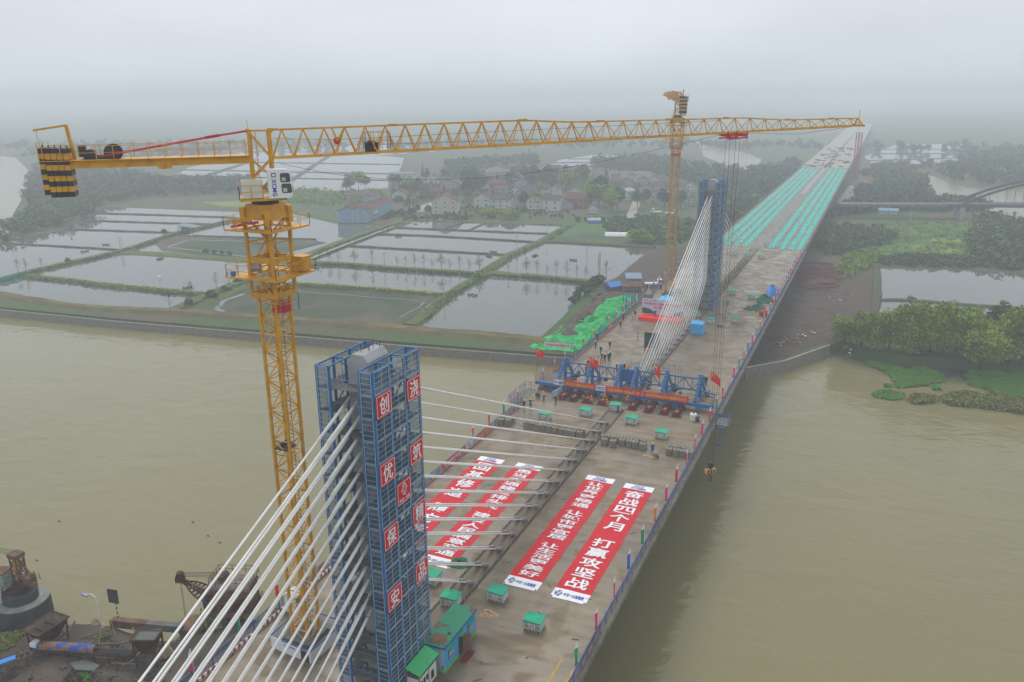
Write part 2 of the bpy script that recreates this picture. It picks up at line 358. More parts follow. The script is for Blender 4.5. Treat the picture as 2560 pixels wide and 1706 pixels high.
CH = pxs([(740, 729), (860, 738), (1000, 749), (1058, 754), (1064, 760), (1000, 790), (985, 797)], -8.83)+[]
def strip(name, px, z, wd, m):
    P = pxs(px, z); b = MB()
    for i in range(len(P)-1):
        d = (P[i+1]-P[i]).normalized(); n = V((-d.y, d.x, 0))*wd/2
        b.face((P[i]-n, P[i+1]-n, P[i+1]+n, P[i]+n) if True else ())
    return struct(b.build(name, M[m]))
strip('water_channel', [(740, 728), (800, 734), (860, 737), (930, 744), (1000, 748), (1044, 753), (1060, 757), (1046, 770), (1015, 784), (996, 798)], -8.79, .55, 'pond')
strip('water_channel', [(610, 735), (560, 752), (540, 772), (570, 784)], -8.79, 1.6, 'pond')
strip('water_channel', [(620, 604), (470, 600), (420, 618), (520, 630), (640, 645)], -8.79, 1.0, 'pond')
strip('water_channel', [(478, 764), (530, 748), (560, 735), (580, 726)], -8.79, 2.2, 'pond')
strip('path', [(545, 782), (500, 778), (450, 777)], -8.6, 1.0, 'bankgrass')
NDIKE = 0
def dike(px, wd=2.2, h=0.55, m='dike'):
    """an earth ridge with crumbling edges"""
    P = pxs(px, ZP); pts = []
    for a, c in zip(P, P[1:]):
        n = max(1, int((c-a).length/3.5)); pts += [a.lerp(c, i/n) for i in range(n)]
    pts.append(P[-1]); b = MB(); rows = []
    for i, p in enumerate(pts):
        d = (pts[min(i+1, len(pts)-1)]-pts[max(i-1, 0)]); d.z = 0; d.normalize(); n = V((-d.y, d.x, 0)); j = lambda s=.28: random.uniform(-s, s)
        rows.append([p-n*(wd*.62+j())-V((0, 0, .15)), p-n*(wd*.4+j())+V((0, 0, h+j(.12))), p+n*(wd*.4+j())+V((0, 0, h+j(.12))), p+n*(wd*.62+j())-V((0, 0, .15))])
    for r, s in zip(rows, rows[1:]):
        for k in range(3): b.face((r[k+1], r[k], s[k], s[k+1]))
    return struct(b.build('dike', M[m]))
q1 = lambda l: [(x/3.677, 480+y/3.677) for x, y in l]
q2 = lambda l: [(740+x/4.356, 430+y/4.356) for x, y in l]
q3 = lambda l: [(1160+x/3.92, 380+y/3.92) for x, y in l]
dike(q1([(-300, 905), (0, 812), (400, 710), (800, 622), (1110, 552), (1330, 482), (1620, 385), (1950, 310), (2180, 252)]), 4.6, 0.7, 'dikegrass')
dike(q1([(215, 772), (600, 812), (1000, 862), (1400, 900), (1840, 940)]), 3.0, 0.65, 'dikeyellow')
dike(q1([(1110, 558), (1600, 585), (1900, 608), (2353, 640), (2600, 660)]), 6.0, 0.55, 'dikegrass')
dike(q1([(40, 477), (500, 500), (1110, 537)]), 1.6, 0.45)
dike(q1([(600, 345), (1100, 362), (1620, 380)]), 1.9, 0.5)
dike(q1([(780, 264), (1300, 282), (1930, 300)]), 1.9, 0.5)
dike(q1([(870, 198), (1500, 216), (2160, 240), (2600, 262)]), 2.0, 0.5)
dike(q1([(1770, 408), (2353, 424), (2900, 440)]), 1.8, 0.5)
dike([(452, 776), (520, 746), (598, 713), (720, 664), (827, 620), (930, 582), (1010, 556)], 9.0, 0.65, 'dikegrass')
strip('path', [(755, 655), (830, 625), (900, 598), (985, 566)], -8.2, 1.6, 'path')
dike(q2([(-80, 990), (500, 1010), (1000, 1052), (2060, 1122)])+q3([(170, 1188), (700, 1228), (1330, 1290)]), 6.0, 0.6, 'dikegrass')
dike(q2([(520, 806), (1250, 850), (2340, 910)])+q3([(440, 1020)]), 2.2, 0.5)
dike(q2([(880, 682), (1500, 702), (2352, 752)])+q3([(680, 887)]), 2.2, 0.5)
dike(q2([(1050, 610), (1800, 640), (2352, 662)])+q3([(830, 807)]), 2.0, 0.5)
dike(q2([(1200, 527), (2352, 562)])+q3([(1020, 722)]), 3.0, 0.5, 'dikegrass')
dike(q2([(1640, 612), (1830, 552)]), 1.6, 0.4)
dike(q2([(1880, 642), (2060, 557)]), 1.6, 0.4)
dike(q3([(180, 1195), (470, 1012), (760, 882), (1040, 722)]), 5.0, 0.7, 'dikegrass')
dike(q2([(2060, 1130), (1900, 1205), (1700, 1322), (1560, 1432), (1380, 1590), (1240, 1690)]), 4.0, 0.8, 'dikegrass')
dike(q2([(-60, 1216), (800, 1275), (1620, 1342)]), 3.2, 0.6, 'dikeyellow')
dike(q3([(780, 884), (1300, 910), (1870, 945)]), 3.0, 0.6)
strip('water_channel', [(745, 635), (640, 668), (585, 692)], -8.05, 1.2, 'path')
# far water: ponds beyond the village, the river bay, the river on the right
def lake(px, z=-8.9, m='pond', name='pond_water'): return sheet(name, pxs(px, z), z, m)
lake([(420, 452), (470, 420), (560, 398), (900, 385), (1010, 395), (985, 470), (840, 478), (640, 470)])
lake([(1350, 425), (1400, 400), (1480, 388), (1620, 388), (1600, 418), (1450, 424)], -8.88)
lake([(2160, 392), (2240, 362), (2420, 360), (2440, 384), (2360, 412), (2180, 408)], -8.88)
lake([(560, 398), (620, 372), (1000, 362), (1100, 378), (960, 388)], -8.86)
lake([(-500, 330), (40, 395), (70, 425), (72, 470), (42, 520), (20, 560), (28, 590), (0, 612), (-400, 640)], -8.87, 'river', 'river_bay')
lake([(1740, 355), (1800, 372), (1860, 380), (1905, 400), (1880, 428), (1820, 415), (1760, 392)], -8.86, 'river', 'river_bend')
lake([(2235, 436), (2330, 440), (2420, 470), (2600, 470), (3400, 520), (3400, 690), (2700, 640), (2560, 560), (2480, 528), (2380, 518), (2350, 505), (2320, 480), (2260, 452)], -8.86, 'river', 'river_bend')
for x0, y0, x1, y1 in ((430, 440, 1000, 452), (450, 425, 1000, 436), (520, 405, 1000, 412), (1360, 418, 1600, 416), (1380, 408, 1620, 404), (1420, 398, 1640, 396), (2170, 402, 2400, 396), (2190, 385, 2430, 384), (2200, 374, 2440, 374), (600, 380, 1050, 382)):
    dike([(x0, y0), (x1, y1)], 3.0, 0.5)
dike([(470, 455), (640, 400)], 6, .6); dike([(700, 470), (820, 392)], 5, .6)
# the right bank: bare earth beside the bridge, the pond behind the trees, green fields
field([(1860, 912), (1958, 895), (2066, 855), (2110, 862), (2130, 800), (2190, 760), (2195, 700), (2120, 668), (2010, 650), (1960, 740), (1800, 900)], 'brownland', 'bare_ground', -8.95)
field([(1380, 850), (1420, 800), (1500, 730), (1640, 620), (1780, 620), (1700, 740), (1560, 885), (1440, 878)], 'brownland', 'bare_ground', -8.85)
lake([(2196, 672), (2400, 676), (2700, 690), (2900, 800), (2600, 792), (2196, 785)], -8.87)
dike([(2185, 752), (2250, 752), (2400, 763), (2600, 777)], 2.4, .5)
dike([(2190, 668), (2194, 715), (2186, 790)], 2.6, .7)
field([(2110, 660), (2120, 625), (2250, 615), (2560, 625), (2800, 690), (2560, 680), (2196, 664)], 'greenfield', 'field', -8.91)
field([(2090, 565), (2300, 555), (2480, 562), (2560, 590), (2560, 640), (2130, 630), (2080, 600)], 'greenfield', 'field', -8.93)
field([(2320, 594), (2400, 598), (2405, 610), (2330, 607)], 'rape', 'flower_field', -8.82)
field([(2270, 616), (2310, 612), (2312, 625), (2265, 623)], 'rape', 'flower_field', -8.82)
field([(2430, 600), (2510, 598), (2512, 605), (2440, 607)], 'rape', 'flower_field', -8.82)
field([(2340, 620), (2400, 622), (2404, 634), (2350, 630)], 'rape', 'flower_field', -8.82)
field([(500, 506), (640, 502), (690, 512), (560, 518)], 'rape', 'flower_field', -8.82)
field([(1370, 602), (1420, 570), (1500, 545), (1640, 545), (1760, 570), (1660, 615), (1560, 608)], 'greenfield', 'field', -8.9)
field([(560, 505), (740, 500), (820, 520), (840, 556), (700, 525), (580, 520)], 'greenfield', 'field', -8.9)
strip('path', [(1905, 640), (2085, 470)], -8.8, 0.1, 'path')
strip('road', [(1575, 545), (1590, 510), (1600, 480)], -8.78, 5.0, 'path')
strip('road', [(1040, 530), (1075, 512), (1100, 505)], -8.78, 8.0, 'path')
strip('road', [(2090, 545), (2120, 495), (2140, 465)], -8.78, 9.0, 'path')
# sedge islands at the foot of the right bank are added with the plants
# ---------------- near shore below the bridge's left edge: heaped mud
def sdist(P, poly):
    P = np.asarray(P); ins = np.zeros(len(P), bool); dm = np.full(len(P), 1e9); n = len(poly)
    for i in range(n):
        a, c = np.array(poly[i], float), np.array(poly[(i+1) % n], float); e = c-a
        t = np.clip(((P-a) @ e)/(e @ e), 0, 1); dm = np.minimum(dm, np.linalg.norm(P-a-t[:, None]*e, axis=1))
        cond = (a[1] > P[:, 1]) != (c[1] > P[:, 1])
        with np.errstate(divide='ignore', invalid='ignore'): ins ^= cond & (P[:, 0] < (c[0]-a[0])*(P[:, 1]-a[1])/(c[1]-a[1])+a[0])
    return np.where(ins, dm, -dm)
def vnoise(P, s, seed):
    r = np.random.default_rng(seed); g = r.random((256, 256)); Q = np.asarray(P)/s; i = np.floor(Q).astype(int); f = Q-i; f = f*f*(3-2*f)
    h = lambda a, c: g[a % 256, c % 256]
    return ((h(i[:, 0], i[:, 1])*(1-f[:, 0])+h(i[:, 0]+1, i[:, 1])*f[:, 0])*(1-f[:, 1])+(h(i[:, 0], i[:, 1]+1)*(1-f[:, 0])+h(i[:, 0]+1, i[:, 1]+1)*f[:, 0])*f[:, 1])-0.5
def hfield(name, poly, cell, ztop, zlow, slope, amps, m, seed=3):
    A = np.array(poly); x0, y0 = A.min(0)-slope-2; x1, y1 = A.max(0)+slope+2
    nx, ny = int((x1-x0)/cell)+1, int((y1-y0)/cell)+1
    X, Y = np.meshgrid(x0+np.arange(nx)*cell, y0+np.arange(ny)*cell); P = np.stack([X.ravel(), Y.ravel()], 1)
    d = sdist(P, poly)+vnoise(P, 4.0, seed+9)*2.0
    t = np.clip(0.5+d/slope, 0, 1); t = t*t*(3-2*t); z = zlow+(ztop-zlow)*t
    for k, (s, a) in enumerate(amps): z += vnoise(P, s, seed+k)*a*t
    keep = (d > -slope).reshape(ny, nx)
    b = MB(); b.v = [(p[0], p[1], zz) for p, zz in zip(P, z)]
    b.f = [(j*nx+i, j*nx+i+1, (j+1)*nx+i+1, (j+1)*nx+i) for j in range(ny-1) for i in range(nx-1) if keep[j, i] or keep[j+1, i+1] or keep[j, i+1] or keep[j+1, i]]
    b.m = [0]*len(b.f)
    return b.build(name, M[m], smooth=True)
SHORE = [(p.x, p.y) for p in pxs([(-500, 1640), (-150, 1600), (0, 1580), (100, 1563), (163, 1548), (262, 1552), (330, 1567), (450, 1574), (540, 1556), (640, 1530)], -9.6)]+[(-14, 68), (-2, 62), (2, 46), (4, 10), (0, -60), (-160, -60)]
struct(hfield('shore_ground', SHORE, 1.0, -9.0, -13.0, 4.0, ((9, 1.5), (3.3, .7), (1.6, .35)), 'mud'))
struct(hfield('earth_heap', [(p.x, p.y) for p in pxs([(1910, 790), (2000, 705), (2100, 700), (2125, 770), (2075, 812), (1975, 846), (1920, 856)], -9)], 1.5, -8.5, -9.4, 5, ((12, 1.6), (4, .8), (2, .4)), 'brownland', 21))
struct(hfield('earth_heap', [(p.x, p.y) for p in pxs([(1385, 845), (1450, 780), (1510, 735), (1560, 740), (1500, 800), (1440, 850)], -9)], 1.2, -8.2, -9.3, 4, ((8, 1.4), (3, .8)), 'brownland', 31))
# ================================================================== THE BRIDGE
HW = 17.15                                # half width of the deck
def deckmat():
    m = mat('wet_deck_concrete', (0.215, 0.163, 0.097), 0.5, col2=(0.14, 0.104, 0.062), scale=0.10, detail=10, lo=0.36, hi=0.66)
    t = m.node_tree; N = t.nodes.new; L = t.links.new; b = t.nodes['Principled BSDF']
    g = N('ShaderNodeNewGeometry').outputs['Position']
    n = N('ShaderNodeTexNoise'); n.inputs['Scale'].default_value = 0.22; n.inputs['Detail'].default_value = 6; n.inputs['Distortion'].default_value = 1.2; L(g, n.inputs['Vector'])
    r = N('ShaderNodeMapRange'); r.inputs[1].default_value = 0.42; r.inputs[2].default_value = 0.62; r.inputs[3].default_value = 0.28; r.inputs[4].default_value = 0.85; L(n.outputs[0], r.inputs[0]); L(r.outputs[0], b.inputs['Roughness'])
    # long streaks across the travel direction, paler scuffs
    mp = N('ShaderNodeMapping'); mp.inputs['Scale'].default_value = (0.12, 0.9, 1); L(g, mp.inputs[0])
    n2 = N('ShaderNodeTexNoise'); n2.inputs['Scale'].default_value = 1.0; n2.inputs['Detail'].default_value = 8; L(mp.outputs[0], n2.inputs['Vector'])
    r2 = N('ShaderNodeMapRange'); r2.inputs[1].default_value = 0.35; r2.inputs[2].default_value = 0.7; r2.inputs[3].default_value = 0.78; r2.inputs[4].default_value = 1.18; L(n2.outputs[0], r2.inputs[0])
    n3 = N('ShaderNodeTexNoise'); n3.inputs['Scale'].default_value = 1.7; n3.inputs['Detail'].default_value = 4; L(g, n3.inputs['Vector'])
    r3 = N('ShaderNodeMapRange'); r3.inputs[1].default_value = 0.66; r3.inputs[2].default_value = 0.78; r3.inputs[3].default_value = 1.0; r3.inputs[4].default_value = 0.62; L(n3.outputs[0], r3.inputs[0])
    mul = N('ShaderNodeMath'); mul.operation = 'MULTIPLY'; L(r2.outputs[0], mul.inputs[0]); L(r3.outputs[0], mul.inputs[1])
    src = b.inputs['Base Color'].links[0].from_socket
    mx = N('ShaderNodeVectorMath'); mx.operation = 'SCALE'; L(src, mx.inputs[0]); L(mul.outputs[0], mx.inputs['Scale']); L(mx.outputs[0], b.inputs['Base Color'])
    return m
M['deck'] = deckmat()
M['groove'] = mat('median_groove', (0.07, 0.062, 0.05), 0.85, var=0.35, scale=1.5)
M['median'] = mat('median_concrete', (0.16, 0.128, 0.09), 0.7, var=0.3, scale=0.35)
M['fascia'] = mat('deck_edge_concrete', (0.24, 0.22, 0.185), 0.85, col2=(0.13, 0.12, 0.10), scale=0.5)
BR = thing('bridge', 'wet grey concrete bridge deck over the muddy river, main span with two stay towers', 'bridge', (0, 100, 0))
def deck_span(y0, y1, par):
    b = MB()
    b.extrude([(-HW, 0), (-HW, -.35), (-8.5, -.9), (-7.2, -3.4), (7.2, -3.4), (8.5, -.9), (HW, -.35), (HW, 0)], (0, y0, 0), (1, 0, 0), (0, 0, 1), (0, y1-y0, 0))
    b.build('deck', M['deck'], par)
deck_span(-60, 131.9, BR); deck_span(136.2, 302.5, BR)
# closure joint between the two halves: a slightly lower fresh strip
MB().box((0, 134.05, -.6), (33.6, 4.3, 1.0)).build('closure_pour', M['deck'], BR)
for s in (-1, 1):
    MB().box((s*(HW+.06), 36, -.28), (.25, 192, .62)).build('deck_edge', M['fascia'], BR)
    MB().box((s*(HW+.06), 219.3, -.28), (.25, 166, .62)).build('deck_edge', M['fascia'], BR)
for y0, y1 in ((-55, 131.8), (136.3, 302)):
    b = MB(); g = MB()
    for s in (-1, 1): g.box((s*1.22, (y0+y1)/2, .012), (.34, y1-y0, .012))
    g.build('median_groove', M['groove'], BR)
    MB().box((0, (y0+y1)/2, .008), (2.0, y1-y0, .008)).build('median_strip', M['median'], BR)
b = MB()
for s in (-1, 1):                          # upstanding reinforcement along the grooves
    for i in range(480):
        y = 36+i*.56+random.uniform(-.1, .1)
        if 131 < y < 137 or y > 300: continue
        x = s*1.22+random.uniform(-.12, .12); b.bar((x, y, 0), (x+random.uniform(-.1, .1), y+random.uniform(-.1, .1), .28), .035)
b.build('reinforcement_bars', M['rust'], BR)
for y in (55.5, 210.5):
    b = MB(); b.box((0, y, -8.0), (9, 4.2, 9.2)); b.box((0, y, -12.2), (15, 9, 1.4)); b.build('pier', M['conc'], BR)
b = MB(); b.box((14.6, 62.2, .006), (.16, 4.6, .006), -.02); b.box((16.2, 61.4, .006), (.16, 4.2, .006), -.02); b.build('yellow_marking', mat('road_yellow', (.55, .33, .02), .7, var=.3, scale=3), BR)

# ---- pylons with their stay cables
def pylon(yc, label):
    t = thing('bridge_pylon', label, 'pylon', (0, yc, 0))
    b = MB(); hx, hy = 1.0, 1.6
    pr = [(-hx, 0), (hx, 0), (hx, 32.55), (hx-.45, 33.15), (-hx+.45, 33.15), (-hx, 32.55)]
    b.extrude(pr, (0, yc-hy, 0), (1, 0, 0), (0, 0, 1), (0, 2*hy, 0)); b.build('shaft', M['conc'], t)
    b = MB()
    for dx, dy, h in ((-.3, -.6, .7), (.25, -.2, .5), (0, .8, .9), (.4, 1.2, .6), (-.2, .3, .4)): b.bar((dx, yc+dy, 33), (dx+.05, yc+dy, 33.1+h), .05)
    b.bar((-.1, yc-.6, 33.35), (.3, yc+.3, 33.6), .06); b.build('lifting_bars', M['rust'], t)
    for sg in (-1, 1):
        for i in range(14):
            z1 = 10.2+1.525*i; ya = yc+sg*(17.25+3.97*i)
            for x in (-.48, .48):
                p0 = V((x, yc+sg*1.3, z1)); p1 = V((x, ya, 0.05)); u = (p1-p0).normalized()
                c = MB(); c.tube((p0, p1-u*1.0), .095, 8)
                o = c.build('stay_cable', M['cable'], t, smooth=True)
                s = MB(); s.tube((p0, p0+u*6.2, p0+u*6.21, p0+u*6.4), (.14, .14, .12, .12), 8); s.build('sleeve', M['cable'], o, smooth=True)
                a = MB(); a.tube((p1-u*1.9, p1-u*1.6, p1-u*1.55, p1-u*.9, p1-u*.85, p1-u*.1), (.16, .16, .24, .24, .3, .3), 8); a.build('anchor_socket', M['steel'], o, smooth=True)
    return t
M['steel'] = mat('grey_steel', (0.22, 0.21, 0.20), 0.5, var=0.25, scale=2)
pylon(55.5, 'concrete bridge pylon standing inside the tall blue scaffold with the red character signs')
pylon(210.5, 'far concrete bridge pylon with white stay cables, between the two legs of the farther scaffold')

# ---- approach bridge beyond, half covered with green netting strips
AP = thing('approach_bridge', 'approach viaduct with long teal netting strips running into the haze', 'bridge', (0, 303, 0))
M['apdeck'] = mat('approach_concrete', (0.24, 0.24, 0.225), 0.85, col2=(0.16, 0.165, 0.155), scale=0.25, detail=6)
M['apedge'] = mat('approach_edge_brown', (0.20, 0.09, 0.06), 0.8, var=0.2, scale=0.5)
MB().box((0, 478, -1.0), (33, 350.8, 2.0)).build('deck', M['apdeck'], AP)
b = MB(); b.box((-8.6, 1070, -.9), (16, 832, 2.2)); b.box((8.6, 1120, -.9), (15.4, 932, 2.2)); b.build('far_deck', M['path'], AP)
b = MB(); b.box((0, 1000, -1.2), (1.2, 690, 1.2)); b.build('median_gap', M['concd'], AP)
for x in (-14.2, -10.9, -7.6, -4.4, 5.0, 8.6, 11.9, 14.6):
    b = MB(); n = 34
    for i in range(n):
        y0 = 304+i*10.2; b.face([(x-.95+random.uniform(-.12, .12), y0, .03), (x+.95+random.uniform(-.12, .12), y0, .03), (x+.95, y0+10.2, .03), (x-.95, y0+10.2, .03)])
    b.build('netting_strip', M['teal'], AP)
b = MB()
for i in range(5): b.box((0, 305+i*62, .045), (31, .6, .01))
b.build('cross_netting', M['teal'], AP)
b = MB(); b.box((0, 478, .02), (2.6, 348, .02)); b.build('median_strip', M['path'], AP)
b = MB()
for i in range(84): b.box((0, 305+i*2.1, .06), (2.3, .5, .05))
b.build('median_rungs', M['concd'], AP)
b = MB()
for i in range(1400):
    x = random.uniform(-16, 16); y = 304+345*random.random()**1.5
    b.box((x, y, .05), (random.uniform(.15, .7), random.uniform(.1, .5), .06))
tag(b.build('rebar_stubs', M['concd'], AP), kind='stuff')
for s in (-1, 1):
    MB().box((s*16.7, 478, .15), (.3, 350, .9)).build('edge_form', M['apedge'], AP)
for y in range(318, 660, 25):
    for s in (-1, 1): MB().box((s*12.5, y, -6.2), (1.6, 1.6, 8)).build('pier', M['conc'], AP)
# crossbars stored on the far deck
b = MB()
for i in range(60): b.box((random.uniform(-13, 13), random.uniform(662, 900), .5), (random.uniform(1, 3), random.uniform(1, 5), random.uniform(.4, 1.2)), random.uniform(0, 3))
b.build('stacked_material', M['concd'], AP)

# ================================================================== SCAFFOLD TOWERS
LV = 2.035
def scaffold(yc, label, xs=2.75, xi=1.5, hy=3.6):
    t = thing('scaffold_tower', label, 'scaffold', (0, yc, 0)); ys = [yc-hy+i*2*hy/3 for i in range(4)]
    def post(x, y):
        b = MB(); b.box((x, y, 16.3), (.17, .17, 32.6)); b.build('post', M['blue'], t)
    for s in (-1, 1):
        for y in ys:
            post(s*xs, y); post(s*xi, y)
    for k in range(16):
        z = LV*(k+1); b = MB()
        for s in (-1, 1):
            for x in (xs, xi): b.bar((s*x, ys[0], z), (s*x, ys[3], z), .1, .12)
            for y in ys: b.bar((s*xi, y, z), (s*xs, y, z), .09, .12)
        b.build('ledger', M['blue'], t)
        if k < 15:
            b = MB()
            for s in (-1, 1): b.box((s*(xs+xi)/2, yc, z+.1), (xs-xi-.1, 2*hy-.2, .05))
            if k % 2 == 0 or k < 3:
                for s in (-1, 1): b.box((0, yc+s*(hy-.9), z+.09), (2*xi-.1, 1.5, .05))
            b.build('platform', M['plank'], t)
        if k < 15:                         # bracing across and stairs in the middle bay
            b = MB()
            for s in (-1, 1):
                b.bar((s*(xs-.15), ys[1], z), (s*(xs-.15), ys[2], z+LV), .14, .05) if k % 2 else b.bar((s*(xs-.15), ys[2], z), (s*(xs-.15), ys[1], z+LV), .14, .05)
                b.bar((s*(xi+.1), ys[1], z), (s*(xi+.1), ys[2], z+LV), .05) if k % 2 else b.bar((s*(xi+.1), ys[2], z), (s*(xi+.1), ys[1], z+LV), .05)
            for q in (-1, 1): b.bar((-xi, yc+q*(hy-.1), z+1), (xi, yc+q*(hy-.1), z+1), .05)
            for q in range(3):
                x0 = random.uniform(-1.4, 1.4); b.bar((x0, yc-hy+random.uniform(.2, 1.4), z), (x0+random.uniform(-.3, .3), yc-hy+random.uniform(.2, 1.4), z+1.5), .04)
            b.build('stair', M['bluegrey'], t)
    # mesh panels: white frame with a wire net, one per bay and storey
    def panel(name, o, u, wd):
        f = MB(); nets = MB(); nn = V(u).cross(V((0, 0, 1))).normalized()
        o = V(o); u = V(u); h = LV-.12
        def bar(a, c, r=.035): f.bar(o+u*a[0]+V((0, 0, a[1])), o+u*c[0]+V((0, 0, c[1])), r)
        for q in (0.0, .5, 1.0) if wd > 1.8 else (0.0, 1.0): bar((q*wd, 0), (q*wd, h), .045)
        for q in (0, .25, .5, .75, 1.0): bar((0, q*h), (wd, q*h), .03 if q not in (0, 1) else .045)
        nets.face((o, o+u*wd, o+u*wd+V((0, 0, h)), o+V((0, 0, h))))
        ob = f.build(name, M['pframe'], t); nets.build('wire_net', M['net'], ob)
        return ob
    src = None
    for s in (1,):
        for i in range(3):
            for k in range(16):
                if src is None:
                    src = panel('mesh_panel', (s*(xs+.07), ys[i]+.1, LV*k+.1), (0, 1, 0), ys[1]-ys[0]-.2); KIDS[src.name] = list(src.children); base = src.location.copy(); continue
                c = copy_tree(src, par=t); c.location = (0, ys[i]-ys[0], LV*k)
    e = panel('end_panel', (xi+.1, yc-hy-.12, .1), (1, 0, 0), xs-xi-.2); KIDS[e.name] = list(e.children)
    for s in (1, -1):
        for k in range(16):
            if s == 1 and k == 0: continue
            c = copy_tree(e, par=t); c.location = (0 if s == 1 else -xi-xs, 0, LV*k)
    # the panels of the sides turned away
    f = MB(); nb = MB()
    for k in range(16):
        for i in range(3):
            y0 = ys[i]+.1; wd = ys[1]-ys[0]-.2; x = -xs-.07
            for q in (0, .5, 1): f.bar((x, y0+wd*q, LV*k+.1), (x, y0+wd*q, LV*k+LV-.02), .04)
            for q in (0, .25, .5, .75, 1): f.bar((x, y0, LV*k+.1+q*(LV-.12)), (x, y0+wd, LV*k+.1+q*(LV-.12)), .03)
            nb.face(((x, y0, LV*k+.1), (x, y0+wd, LV*k+.1), (x, y0+wd, LV*k+LV), (x, y0, LV*k+LV)))
        for s in (-1, 1): nb.face(((s*xi, yc+hy+.1, LV*k+.1), (s*xs, yc+hy+.1, LV*k+.1), (s*xs, yc+hy+.1, LV*k+LV), (s*xi, yc+hy+.1, LV*k+LV)))
    ob = f.build('rear_panels', M['pframe'], t); ob['kind'] = 'stuff'; nb.build('wire_net', M['net'], ob)
    return t
M['plank'] = mat('grey_scaffold_deck', (0.15, 0.15, 0.14), 0.85, var=0.3, scale=1.5)
M['bluegrey'] = mat('galvanised_blue', (0.12, 0.19, 0.27), 0.5, var=0.3, scale=2)
M['pframe'] = mat('panel_frame_pale', (0.36, 0.47, 0.56), 0.5, var=0.1)
scaffold(55.5, 'tall blue scaffold tower carrying red character signs, nearest to the camera')
scaffold(210.5, 'far blue scaffold tower around the second pylon, without signs')

# ---- red sign boards on the near scaffold
XS = 2.75+.16
def signboard(ch, px, py, label, wd=2.3, h=2.0, mid=False):
    d = _f + CR*((px-1280)/CF) + CU*((853-py)/CF); p = CLOC + d*((XS-CLOC.x)/d.x)
    y = {0: 53.1, 1: 55.5, 2: 57.9}[mid]; z = p.z
    t = thing('sign_board', label, 'sign', (XS, y, z-h/2), 'red sign boards on the scaffold')
    MB().box((XS, y, z), (.05, wd, h)).build('board', M['signred'], t)
    f = MB()
    for s in (-1, 1):
        f.box((XS+.03, y, z+s*(h/2-.1)), (.02, wd-.14, .045)); f.box((XS+.03, y+s*(wd/2-.1), z), (.02, .045, h-.2))
    f.build('border', M['bwhite'], t)
    if ch: MB().text(ch, (XS+.04, y-.72, z-.76), (0, 1.44, 0), (0, 0, 1.52)).build('character', M['bwhite'], t)
    return t, y, z
r4_ = lambda x, y: (560+x/3.485, 800+y/3.485)
r5_ = lambda x, y: (600+x/3.438, 1250+y/3.438)
for ch, q, k, w_ in (('创', r4_(1380, 745), 0, 'front column, topmost'), ('优', r4_(1418, 1330), 0, 'front column, second from the top'), ('保', r5_(1297, 315), 0, 'front column, third from the top'), ('安', r5_(1327, 840), 0, 'front column, lowest'),
                     ('浇', r4_(1643, 600), 2, 'rear column, topmost'), ('筑', r4_(1667, 1155), 2, 'rear column, second from the top'), ('精', r5_(1532, 110), 2, 'rear column, third from the top'), ('品', r5_(1557, 610), 2, 'rear column, lowest')):
    signboard(ch, *q, f'red sign board with white character {ch}, {w_} on the blue scaffold', mid=k)
def emblem(mb, o, ux, uy, r, wd):
    """four crossing petals round a diamond, as flat rings of line"""
    o, ux, uy = V(o), V(ux).normalized(), V(uy).normalized()
    def pt(a, b): return o+ux*a+uy*b
    def ring(f, n=28):
        P = [f(2*math.pi*i/n, 1.0) for i in range(n)]; Q = [f(2*math.pi*i/n, 1.0-wd) for i in range(n)]
        for i in range(n): mb.face((pt(*P[i]), pt(*P[(i+1) % n]), pt(*Q[(i+1) % n]), pt(*Q[i])))
    ring(lambda a, k: (r*.66*k*math.cos(a), r*1.05*k*math.sin(a)))
    Q = [(rr*math.cos(i*math.pi/4+.12), rr*math.sin(i*math.pi/4+.12)) for i in range(8) for rr in ((r*1.15 if i % 4 == 2 else r*.98) if i % 2 == 0 else r*.24,)]
    W = r*wd*.55
    for i in range(8):
        (ax, ay), (bx, by) = Q[i], Q[(i+1) % 8]; d = math.hypot(bx-ax, by-ay); nx, ny = -(by-ay)/d*W/2, (bx-ax)/d*W/2
        mb.face((pt(ax+nx, ay+ny), pt(bx+nx, by+ny), pt(bx-nx, by-ny), pt(ax-nx, ay-ny)))
t, y, z = signboard(None, *r4_(1560, 1500), 'bright red sign board with white emblem, in the middle of the blue scaffold', h=2.1, mid=1)
b = MB(); emblem(b, (XS+.042, y, z+.25), (0, 1, 0), (0, 0, 1), .55, .16); b.build('emblem', M['bwhite'], t)
MB().text('中交一公局', (XS+.042, y-.85, z-.82), (0, 1.7, 0), (0, 0, .34)).build('lettering', M['bwhite'], t)

